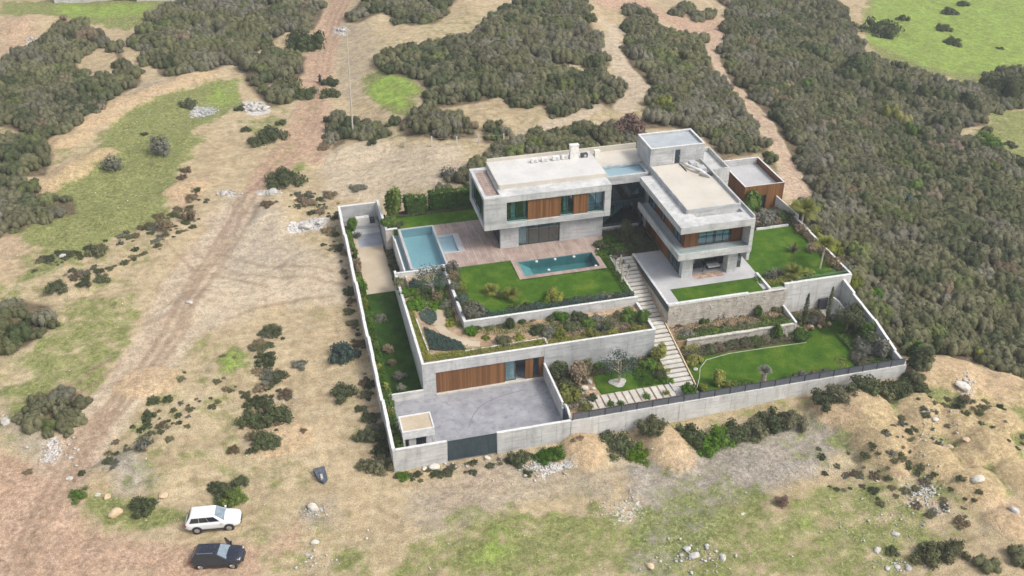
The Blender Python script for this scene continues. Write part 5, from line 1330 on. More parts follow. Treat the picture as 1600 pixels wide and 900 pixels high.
# motorbike and its rider on the red track
bx, by, bz = hit(500.5, 131)
mk = empty('motorbike', (bx, by, bz), 'small dark motorbike on the red dirt road, seen from behind', 'motorbike', rz=R(97))
def PM(mb, name, material, parent, smooth=False): return link(name, mb.mesh(name, material, smooth=smooth), parent)
for x in (-.66, .66):
    wv = PM(MB().tube([(x, -.05, .31), (x, .05, .31)], .31, 18), 'wheel', 'tyre', mk); PM(MB().tube([(x, -.055, .31), (x, .055, .31)], .18, 12), 'rim', 'rim', wv)
PM(MB().tube([(-.66, 0, .31), (-.2, 0, .62), (.3, 0, .72), (.58, 0, .9)], [.05, .09, .1, .05], 8), 'frame', 'plastic_dark', mk)
PM(MB().tube([(.5, 0, .98), (.66, 0, .31)], .035, 6), 'fork', 'rim', mk); PM(MB().tube([(.4, -.36, 1.04), (.5, 0, 1.0), (.4, .36, 1.04)], .02, 6), 'handlebar', 'plastic_dark', mk)
PM(MB().tube([(-.55, 0, .8), (-.2, 0, .78), (.05, 0, .8)], [.09, .14, .1], 8), 'seat', 'plastic_dark', mk); PM(MB().tube([(.05, 0, .82), (.25, 0, .9), (.45, 0, .85)], [.1, .16, .08], 8), 'fuel_tank', 'tail_red', mk)
def person(loc, rz, label):
    """seated rider grown from one skeleton"""
    J = {'pel': (-.18, 0, .92, .15), 'wai': (-.14, 0, 1.08, .14), 'che': (-.04, 0, 1.30, .17), 'nek': (.02, 0, 1.47, .06), 'hd': (.05, 0, 1.60, .10), 'top': (.06, 0, 1.70, .07)}
    E_ = [('pel', 'wai'), ('wai', 'che'), ('che', 'nek'), ('nek', 'hd'), ('hd', 'top')]
    for s, q in (('l', 1), ('r', -1)):
        J.update({s + 'sh': (-.02, q * .20, 1.38, .07), s + 'el': (.16, q * .33, 1.16, .05), s + 'wr': (.36, q * .33, 1.06, .035), s + 'pm': (.41, q * .335, 1.05, .035),
                  s + 'hip': (-.14, q * .12, .86, .10), s + 'kn': (.22, q * .20, .72, .07), s + 'an': (.02, q * .18, .34, .045), s + 'ft': (.18, q * .20, .29, .04)})
        E_ += [('che', s + 'sh'), (s + 'sh', s + 'el'), (s + 'el', s + 'wr'), (s + 'wr', s + 'pm'), ('pel', s + 'hip'), (s + 'hip', s + 'kn'), (s + 'kn', s + 'an'), (s + 'an', s + 'ft')]
        for i in range(5):
            J[s + 'f%d' % i] = (.45 if i < 4 else .40, q * (.30 + i * .02 if i < 4 else .29), 1.04 - .008 * i, .010); J[s + 'g%d' % i] = (.46 if i < 4 else .43, q * (.30 + i * .02 if i < 4 else .28), 1.0, .009)
            E_ += [(s + 'pm', s + 'f%d' % i), (s + 'f%d' % i, s + 'g%d' % i)]
    ks = list(J); me_ = bpy.data.meshes.new('person'); me_.from_pydata([J[k][:3] for k in ks], [(ks.index(a), ks.index(b_)) for a, b_ in E_], []); me_.materials.append(M['cloth_dark'])
    o = link('person', me_); sk = o.modifiers.new('skin', 'SKIN'); sk.use_smooth_shade = True
    for i, k in enumerate(ks):
        me_.skin_vertices[0].data[i].radius = (J[k][3], J[k][3])
    me_.skin_vertices[0].data[0].use_root = True
    o.modifiers.new('sub', 'SUBSURF').render_levels = 1
    o.location = loc; o.rotation_euler = (0, 0, rz)
    tag(o, label, 'person')
    hr = PM(MB().tube([(.02, 0, 1.60), (.03, 0, 1.70), (.05, 0, 1.76)], [.115, .11, .05], 10), 'hair', 'plastic_dark', o, True)
    return o
person((bx, by, bz), R(97), 'rider in dark clothes on the red dirt road, seen from behind')

# leaning white timber mast with its stay
mx, my, mz = hit(552, 214)
pole = empty('timber_mast', (mx, my, mz), 'thin pale leaning pole rising above the scrub on the left of the hedge row', 'pole')
MB().tube([(mx, my, mz - .4), (mx + .18, my + .3, mz + 8), (mx + .5, my + .7, mz + 16.6)], [.13, .10, .06], 8).build('shaft', 'timber_pole', pole)
part('footing', 'concrete', pole, (mx - .35, mx + .35, my - .35, my + .35, mz - .3, mz + .25))
FP = [(594, 214, 11), (633, 229, 13), (675, 228, 16), (714, 225, 13), (748, 222, 14), (787, 214, 8)]
lab = ['low pale fence post nearest the leaning pole', 'pale fence post, second from the leaning pole', 'tallest pale fence post, in front of the middle thicket', 'pale fence post between two small thickets', 'pale fence post in front of the small round thicket', 'farthest short pale fence post, near the flat roof']
pf = []
for (u, v, hpx), lb in zip(FP, lab):
    x, y, z = hit(u, v); h = hpx / pxm(x, y, z) * 1.1; pf.append((x, y, z, h))
    tag(MB().prism([(x - .09, y - .09), (x + .09, y - .09), (x + .09, y + .09), (x - .09, y + .09)], z - .3, z + h).build('fence_post', 'slab_stone'), lb, 'fence post', 'pale fence posts on the sand behind the villa')
wr_ = MB()
for a, b_ in zip(pf[1:-1], pf[2:]): wr_.tube([(a[0], a[1], a[2] + a[3] * .8), ((a[0] + b_[0]) / 2, (a[1] + b_[1]) / 2, (a[2] + b_[2] + (a[3] + b_[3]) * .75) / 2), (b_[0], b_[1], b_[2] + b_[3] * .8)], .015, 4)
tag(wr_.build('fence_wire', 'wire'), 'thin wire strung between the pale fence posts', 'wire')

# white buildings cut by the top edge
for (u0, u1, v, lb) in [(85, 172, 3, 'white low building cut by the top edge, left one'), (214, 272, 3, 'white low building cut by the top edge, right one')]:
    a = hit(u0, v); c = hit(u1, v - 2)
    b_ = empty('far_building', (a[0], a[1], a[2]), lb, 'building'); dx, dy = c[0] - a[0], c[1] - a[1]
    ln = math.hypot(dx, dy); nx, ny = -dy / ln, dx / ln
    q = [(a[0], a[1]), (c[0], c[1]), (c[0] + nx * 12, c[1] + ny * 12), (a[0] + nx * 12, a[1] + ny * 12)]
    MB().prism(q, min(a[2], c[2]) - 1.5, a[2] + 3.2).build('wall', 'wall_white', b_)
    MB().prism([(p[0] + (p[0] - (q[0][0] + q[2][0]) / 2) * .02, p[1] + (p[1] - (q[0][1] + q[2][1]) / 2) * .02) for p in q], a[2] + 3.203, a[2] + 3.5).build('roof', 'roof_white', b_)
    for k in range(4):
        s = .12 + k * .22; m = MB(); m.wall((a[0] + dx * s - nx * .04, a[1] + dy * s - ny * .04), (a[0] + dx * (s + .1) - nx * .04, a[1] + dy * (s + .1) - ny * .04), .06, a[2] + .8, a[2] + 2.2); m.build('window', 'frame_dark', b_)
a = hit(176, 2); tk = MB().box(a[0], a[0] + 7, a[1], a[1] + 4, a[2] - .5, a[2] + 2.6).build('shed', 'frame_dark'); tag(tk, 'dark shed between the two white buildings at the top edge', 'shed')

# tarp-covered bundle, rocks and rubble
x, y, z = hit(501, 748)
tp = empty('tarp_bundle', (x, y, z), 'small dark grey tarp-covered bundle lying on the bare sand left of the gate', 'bundle')
q = [(-.62, .85), (.55, .85), (.68, -.5), (.25, -1.0), (-.25, -.45)]
q = [(x + a * .95, y + b_ * .95) for a, b_ in q]
MB().prism(q, z - .1, [z + .62, z + .70, z + .42, z + .22, z + .40]).build('cover', 'tarp', tp); MB().prism([(x - .02, y - .1), (x + .22, y - .12), (x + .24, y - .62), (x + .02, y - .6)], z + .3, [z + .58, z + .58, z + .47, z + .47]).build('white_highlight', 'rubble', tp)  # small white prism stands in for the highlight on the cover
for (u, v, sp, mt, lb) in [
    (180, 803, 26, 'rock_warm', 'flat ochre boulder in the grass left of the white car'), (153, 772, 13, 'rock', 'pale round stone above the flat ochre boulder'), (167, 774, 16, 'rock_warm', 'ochre stone beside the pale round stone, near the dirt junction'),
    (255, 776, 20, 'rock_warm', 'flat tan rock left of the round shrub above the white car'), (490, 796, 22, 'rock', 'grey pile stone right of the white car'), (492, 846, 16, 'rock', 'pale grey rock right of the dark car'),
    (480, 866, 10, 'rubble', 'small white rock low on the right of the dark car'), (1015, 885, 18, 'rock_warm', 'round ochre rock at the bottom edge, right of centre'), (1085, 868, 20, 'rubble', 'big white block in the rubble at the bottom right'),
    (1073, 855, 17, 'rubble', 'white stone left of the big white block'), (1130, 872, 15, 'rubble', 'white stone right of the big white block'), (1372, 857, 15, 'rubble', 'bright white stone alone in the weeds, bottom right'),
    (1387, 886, 12, 'rubble', 'left one of the three white stones in a row at the bottom edge'), (1403, 882, 12, 'rubble', 'middle one of the three white stones in a row at the bottom edge'), (1420, 885, 14, 'rubble', 'right one of the three white stones in a row at the bottom edge'),
    (1400, 833, 15, 'rubble', 'white stone by the small dark bush, bottom right'), (1580, 808, 22, 'rubble', 'long white slab on the orange soil near the right edge'), (1522, 768, 24, 'rock', 'pale leaning slab on the last earth heap'),
    (1484, 700, 16, 'rock_warm', 'larger warm stone between the earth heaps'), (1506, 700, 14, 'rock_warm', 'smaller warm stone right of the larger one between the earth heaps'), (1458, 668, 15, 'rock', 'pale oblong stone above the earth heaps'),
    (680, 730, 20, 'rock', 'flat pale rock under the short front wall'), (663, 733, 12, 'rock', 'small pale rock left of the flat one under the short front wall'), (762, 716, 12, 'rock', 'small pale rock just below the gate'),
    (1160, 805, 8, 'rock', 'grey stone in the gravel, lower right'), (350, 305, 16, 'rubble', 'white limestone block at the end of the red road, left side'), (428, 303, 20, 'rubble', 'white limestone block at the end of the red road, right side'),
    (478, 354, 24, 'rubble', 'white limestone outcrop left of the corner of the plot'), (500, 348, 16, 'rubble', 'white limestone outcrop nearest the corner of the plot'), (100, 402, 14, 'rubble', 'white rock in the grass on the left hillside'),
    (10, 660, 20, 'rubble', 'white rubble at the left edge'), (108, 747, 12, 'rubble', 'white stone at the fork of the dirt tracks'), (297, 480, 12, 'rubble', 'small white stone on the sandy track'), (1500, 615, 28, 'rock', 'pale limestone slab on the earth bank at the right'),
    (655, 410, 1, 'rock', None)]:
    if lb is None: continue
    x, y, z = hit(u, v); rock(x, y, z, sp / pxm(x, y, z), mt, lb, hs=.75)

def scatter(name, mt, spots, label=None, kind='stuff', sub=0, seed=1, flat_=.7):
    """many small loose stones as one mesh"""
    r = np.random.default_rng(seed); B = np.array([(1, 0, 0), (-1, 0, 0), (0, 1, 0), (0, -1, 0), (0, 0, 1), (0, 0, -1), (.62, .62, .3), (-.62, .6, .35), (-.6, -.62, .3), (.62, -.6, .35)], float)
    Fb = np.array([(0, 6, 4), (6, 2, 4), (2, 7, 4), (7, 1, 4), (1, 8, 4), (8, 3, 4), (3, 9, 4), (9, 0, 4), (0, 5, 6), (6, 5, 2), (2, 5, 7), (7, 5, 1), (1, 5, 8), (8, 5, 3), (3, 5, 9), (9, 5, 0)])
    X_, Y_, S_ = spots; n = len(X_); Z_ = H(X_, Y_)
    a = r.uniform(0, 6.28, n); sc_ = r.uniform(.6, 1.3, (n, 1, 3)) * S_[:, None, None] * np.array([1, .8, flat_]) * .5
    v = (B[None] + r.normal(0, .12, (n, 10, 3))) * sc_
    c, s = np.cos(a)[:, None], np.sin(a)[:, None]
    V_ = np.stack([v[..., 0] * c - v[..., 1] * s + X_[:, None], v[..., 0] * s + v[..., 1] * c + Y_[:, None], v[..., 2] + Z_[:, None] + .15 * S_[:, None]], -1).reshape(-1, 3)
    F_ = (Fb[None] + (np.arange(n) * 10)[:, None, None]).reshape(-1, 3)
    o = link(name, np_mesh(name, V_, F_, mt)); return tag(o, label, kind=kind)
def in_any(polys, x, y):
    k = np.zeros(x.shape, bool)
    for P in polys: k |= poly_sd(P, x, y) > 0
    return k
def blob(u, v, ru, rv, n, smin, smax, r):
    uu = np.clip(r.normal(0, .45, n), -1, 1) * ru + u; vv = np.clip(r.normal(0, .45, n), -1, 1) * rv + v
    p = np.array([hit(a, b_)[:2] for a, b_ in zip(uu, vv)]); s = smin * (smax / smin) ** (r.uniform(0, 1, n) ** 2.2)
    return p[:, 0], p[:, 1], s
def merge(l): return tuple(np.concatenate([q[k] for q in l]) for k in range(3))
r = np.random.default_rng(8)
HP = empty('rubble_heap', hit(398, 170), 'heap of white and bluish rubble beside the upper dirt road', 'heap')
sp_ = merge([blob(398, 168, 18, 8, 160, .25, 1.3, r)])
o = scatter('stones', 'rubble', sp_, seed=2, flat_=.9); o.parent = HP; o.matrix_parent_inverse = Matrix.Translation(-HP.location)
HP = empty('gravel_heap', hit(318, 176), 'low heap of pale grey gravel in the upper left meadow', 'heap')
sp_ = merge([blob(318, 174, 24, 10, 420, .12, .5, r)]); o = scatter('stones', 'concrete', sp_, seed=3); o.parent = HP; o.matrix_parent_inverse = Matrix.Translation(-HP.location)
scatter('rubble_stones', 'rubble', merge([blob(845, 732, 38, 14, 330, .10, .5, r), blob(1437, 768, 30, 26, 190, .1, .5, r), blob(1465, 795, 30, 14, 60, .15, .45, r), blob(62, 62, 24, 8, 60, .3, 1.0, r), blob(490, 350, 36, 9, 110, .12, .6, r),
    blob(360, 303, 22, 5, 60, .2, .8, r), blob(425, 303, 22, 4, 60, .2, .8, r), blob(535, 48, 12, 6, 50, .3, 1.0, r), blob(90, 705, 60, 22, 110, .1, .5, r), blob(490, 805, 26, 22, 120, .1, .35, r), blob(490, 880, 40, 20, 70, .1, .4, r), blob(20, 310, 18, 30, 60, .2, .6, r), blob(680, 728, 60, 8, 60, .1, .4, r),
    blob(970, 790, 50, 22, 150, .08, .35, r), blob(1090, 868, 60, 26, 120, .1, .5, r), blob(1400, 880, 50, 20, 40, .15, .5, r), blob(1290, 730, 60, 14, 120, .08, .3, r), blob(1505, 612, 14, 16, 80, .15, .6, r), blob(1460, 680, 60, 50, 120, .1, .45, r), blob(1400, 820, 160, 70, 240, .07, .35, r), blob(450, 640, 60, 60, 40, .1, .4, r)]), seed=4)
n = 9000; X_ = r.uniform(-60, 100, n); Y_ = r.uniform(-36, 140, n)
out = ~((X_ > -.6) & (X_ < 57.5) & (Y_ > -.5) & (Y_ < 47.5)) & ~in_any(SCRUB, X_, Y_)
dens = fbm(X_ / 9, Y_ / 9, 3) > .47
k = out & dens
scatter('field_stones', 'rock', (X_[k], Y_[k], .07 * (5.0 ** (r.uniform(0, 1, k.sum()) ** 3))), seed=5)
# dry weeds and grass tufts over the open ground
n = 34000; X_ = r.uniform(-62, 110, n); Y_ = r.uniform(-36, 130, n)
k = ~((X_ > -.6) & (X_ < 57.5) & (Y_ > -.5) & (Y_ < 47.5)) & ~in_any(SCRUB, X_, Y_) & (fbm(X_ / 6 + 9, Y_ / 6, 4) > .50)
roadP = np.array([hit(u, v)[:2] for u, v in ROAD + TRACK])
dd = np.full(n, 99.)
for i in range(len(roadP) - 1):
    (ax, ay), (bx2, by2) = roadP[i], roadP[i + 1]; ex, ey = bx2 - ax, by2 - ay
    t_ = np.clip(((X_ - ax) * ex + (Y_ - ay) * ey) / (ex * ex + ey * ey), 0, 1); dd = np.minimum(dd, np.hypot(X_ - ax - t_ * ex, Y_ - ay - t_ * ey))
k &= dd > 3.2
def tufts(name, X_, Y_, S_, mt, seed, nb=9):
    r = np.random.default_rng(seed); n = len(X_); Z_ = H(X_, Y_)
    a = r.uniform(0, 6.28, (n, nb)); l = S_[:, None] * r.uniform(.5, 1.1, (n, nb)); e = r.uniform(.3, 1.3, (n, nb))
    bx_ = X_[:, None] + np.cos(a) * l * .25; by_ = Y_[:, None] + np.sin(a) * l * .25
    tx = bx_ + np.cos(a) * np.cos(e) * l * .8; ty = by_ + np.sin(a) * np.cos(e) * l * .8; tz = Z_[:, None] + np.sin(e) * l
    wx, wy = -np.sin(a) * l * .13, np.cos(a) * l * .13; z0 = np.broadcast_to(Z_[:, None] - .02, a.shape)
    V_ = np.stack([np.stack([bx_ - wx, by_ - wy, z0], -1), np.stack([bx_ + wx, by_ + wy, z0], -1), np.stack([tx, ty, tz], -1)], 2).reshape(-1, 3)
    o = link(name, np_mesh(name, V_, np.arange(len(V_)).reshape(-1, 3), mt)); o['kind'] = 'stuff'; return o
s_ = .10 * (6.5 ** (r.uniform(0, 1, n) ** 3.2))
q = r.uniform(0, 1, n)
tufts('dry_weeds', X_[k & (q < .5)], Y_[k & (q < .5)], s_[k & (q < .5)], 'leaf_dry', 1); tufts('grass_tufts', X_[k & (q >= .5)], Y_[k & (q >= .5)], s_[k & (q >= .5)], 'leaf_maquis', 2)

# ------------------------------------------------------------------ maquis thickets
bx0, bx1, by0, by1 = -120, 330, -30, 290
pts = []; y = by0; row = 0
while y < by1:
    far = np.clip((y - 60) / 120, 0, 1); st_ = 1.62 + .5 * far
    xs = np.arange(bx0, bx1, st_) + (row % 2) * st_ / 2
    pts.append(np.stack([xs + rng.uniform(-.55, .55, len(xs)), np.full(len(xs), y) + rng.uniform(-.5, .5, len(xs)), np.full(len(xs), st_)], 1)); y += st_ * .88; row += 1
pts = np.concatenate(pts)
rel = pts[:, :2] - CAM[:2]; dz_ = H0(pts[:, 0], pts[:, 1]) - CAM[2]
P3 = np.stack([rel[:, 0], rel[:, 1], dz_], 1); dep = P3 @ FW; su = 800 + FOC * (P3 @ RT) / dep; sv = 450 - FOC * (P3 @ UP) / dep
k = (dep > 10) & (su > -90) & (su < 1690) & (sv > -60) & (sv < 960)                # the part of the hillside the photograph shows, with a margin
pts = pts[k]; su = su[k]; sv = sv[k]; dep = dep[k]
best = np.full(len(pts), -99.)
for P in SCRUB: best = np.maximum(best, poly_sd(P, pts[:, 0], pts[:, 1]))
for P in SCRUB_OUT: best = np.minimum(best, -poly_sd(P, pts[:, 0], pts[:, 1]))
for line, wd in ((PATH1, 1.9), (PATH2, 2.3), (PATH2B, 1.8), (PATH3, 1.5), (ROAD, 4.0)):
    Q = np.array([hit(u, v)[:2] for u, v in line])
    for i in range(len(Q) - 1):
        (ax, ay), (bx2, by2) = Q[i], Q[i + 1]; ex, ey = bx2 - ax, by2 - ay
        t_ = np.clip(((pts[:, 0] - ax) * ex + (pts[:, 1] - ay) * ey) / (ex * ex + ey * ey), 0, 1)
        best = np.minimum(best, np.hypot(pts[:, 0] - ax - t_ * ex, pts[:, 1] - ay - t_ * ey) - wd)
k = (best + (fbm(pts[:, 0] / 3.5, pts[:, 1] / 3.5, 3) - .5) * 5.0 > .2) & (fbm(pts[:, 0] / 5.0 + 31, pts[:, 1] / 5.0, 3) > .25)
k &= ~((pts[:, 0] > -1.2) & (pts[:, 0] < 56.9 + .9 * (pts[:, 1] > 13.9)) & (pts[:, 1] > -1.2) & (pts[:, 1] < 44.0 + 4 * (pts[:, 0] < 8)))
edge = best[k]; pts = pts[k]; dep = dep[k]; su = su[k]; sv = sv[k]
vis = (su > 0) & (su < 1600) & (sv > 0) & (sv < 900)
order = np.argsort(np.where(vis, dep, dep + 1e4)); pts = pts[order]; edge = edge[order]
zz = H(pts[:, 0], pts[:, 1]); diam = pts[:, 2] * rng.uniform(1.0, 2.15, len(pts)) * (.5 + .5 * ss(edge, -1.5, 2.2)) * (1 + .25 * (fbm(pts[:, 0] / 8, pts[:, 1] / 8, 2) - .5))
tone = .55 * fbm(pts[:, 0] / 13 + 5, pts[:, 1] / 13 + 3, 3) + .45 * fbm(pts[:, 0] / 4 + 5, pts[:, 1] / 4 + 3, 2) + rng.uniform(-.15, .15, len(pts))
mats_ = np.where(tone > .62, 2, np.where(tone < .36, 1, 0))
rr_ = rng.uniform(0, 1, len(pts)); mats_ = np.where(rr_ > .965, 3, np.where(rr_ < .02, 4, mats_))
MN = ['leaf_maquis', 'leaf_dark', 'leaf_scrub_grey', 'leaf_scrub_green', 'leaf_dry']
GT = 'maquis bushes of the dense scrub beside and behind the villa'
LB = {0: 'olive-grey maquis bush in the dense scrub around the villa', 1: 'dark green maquis bush in the dense scrub around the villa', 2: 'pale grey-green maquis bush in the dense scrub around the villa', 3: 'fresh green bush in the dense scrub around the villa', 4: 'dry brownish bush in the dense scrub around the villa'}
NI = min(300, len(pts)); protos = {}
def where_(x, y):
    if x > 55 and y < 14: return 'just outside the lower right wall'
    if x > 56 and y < 28: return 'on the slope outside the upper right lawn' if x < 68 else 'farther down the slope right of the upper lawn'
    if x > 50: return 'on the slope right of the timber outbuilding' if y < 46 else 'above the timber outbuilding'
    if x > 8: return 'behind the flat roofs of the villa'
    return 'on the left edge of the hillside' if x < -30 else 'left of the dirt road'
for i in range(NI):
    mi = int(mats_[i])
    o = shrub('maquis_bush', pts[i, 0], pts[i, 1], zz[i], diam[i], MN[mi], 'maquis', i % 5, LB[mi].replace('in the dense scrub around the villa', where_(pts[i, 0], pts[i, 1])), 'bush', GT, hs=rng.uniform(.95, 1.3))
    if (mi, i % 5) not in protos: protos[(mi, i % 5)] = o
# the rest of the scrub: one object that carries copies of the same crowns
SRC = []
for mi in range(5):
    l = [o for (a, b_), o in protos.items() if a == mi] or [list(protos.values())[0]]
    SRC.append(l)
flatsrc = [(mi, o) for mi in range(5) for o in SRC[mi][:4]]
rest = pts[NI:]; rm = mats_[NI:]; rz_ = zz[NI:]; rd = diam[NI:]
def gn_scatter(name, P, scale, rot, groups, material_index_sources):
    me_ = bpy.data.meshes.new(name); me_.vertices.add(len(P)); me_.vertices.foreach_set('co', P.astype(np.float32).ravel())
    for nm, ty, ar in (('scl', 'FLOAT_VECTOR', scale), ('rot', 'FLOAT', rot), ('grp', 'INT', groups)):
        a_ = me_.attributes.new(nm, ty, 'POINT')
        a_.data.foreach_set('vector' if ty == 'FLOAT_VECTOR' else 'value', ar.astype(np.int32 if ty == 'INT' else np.float32).ravel())
    o = link(name, me_); g = bpy.data.node_groups.new(name, 'GeometryNodeTree')
    g.interface.new_socket('Geometry', in_out='INPUT', socket_type='NodeSocketGeometry'); g.interface.new_socket('Geometry', in_out='OUTPUT', socket_type='NodeSocketGeometry')
    gi = g.nodes.new('NodeGroupInput'); go = g.nodes.new('NodeGroupOutput'); jn = g.nodes.new('GeometryNodeJoinGeometry')
    def named(nm, ty): q = g.nodes.new('GeometryNodeInputNamedAttribute'); q.data_type = ty; q.inputs[0].default_value = nm; return q.outputs[0]
    sc_, ro_, gr_ = named('scl', 'FLOAT_VECTOR'), named('rot', 'FLOAT'), named('grp', 'INT')
    cx2 = g.nodes.new('ShaderNodeCombineXYZ'); g.links.new(ro_, cx2.inputs[2])
    for i, src in enumerate(material_index_sources):
        oi = g.nodes.new('GeometryNodeObjectInfo'); oi.inputs['Object'].default_value = src; oi.inputs['As Instance'].default_value = True
        cmp_ = g.nodes.new('FunctionNodeCompare'); cmp_.data_type = 'INT'; cmp_.operation = 'EQUAL'; cmp_.inputs[3].default_value = i; g.links.new(gr_, cmp_.inputs[2])
        ip = g.nodes.new('GeometryNodeInstanceOnPoints'); g.links.new(gi.outputs[0], ip.inputs['Points']); g.links.new(cmp_.outputs[0], ip.inputs['Selection'])
        g.links.new(oi.outputs['Geometry'], ip.inputs['Instance']); g.links.new(cx2.outputs[0], ip.inputs['Rotation']); g.links.new(sc_, ip.inputs['Scale']); g.links.new(ip.outputs[0], jn.inputs[0])
    g.links.new(jn.outputs[0], go.inputs[0]); md = o.modifiers.new('scatter', 'NODES'); md.node_group = g
    o['kind'] = 'stuff'; return o
idx = np.zeros(len(rest), int)
for i in range(len(rest)):
    c_ = [j for j, (mi, o) in enumerate(flatsrc) if mi == rm[i]] or [0]
    idx[i] = c_[i % len(c_)]
P_ = np.stack([rest[:, 0], rest[:, 1], rz_ - .06 * rd], 1)
hsr = rng.uniform(.9, 1.35, len(rest))
gn_scatter('maquis_scrub', P_, np.stack([rd, rd * rng.uniform(.9, 1.1, len(rest)), rd * hsr], 1), rng.uniform(0, 6.28, len(rest)), idx, [o for _, o in flatsrc])
print('scrub', len(pts), 'rest', len(rest))

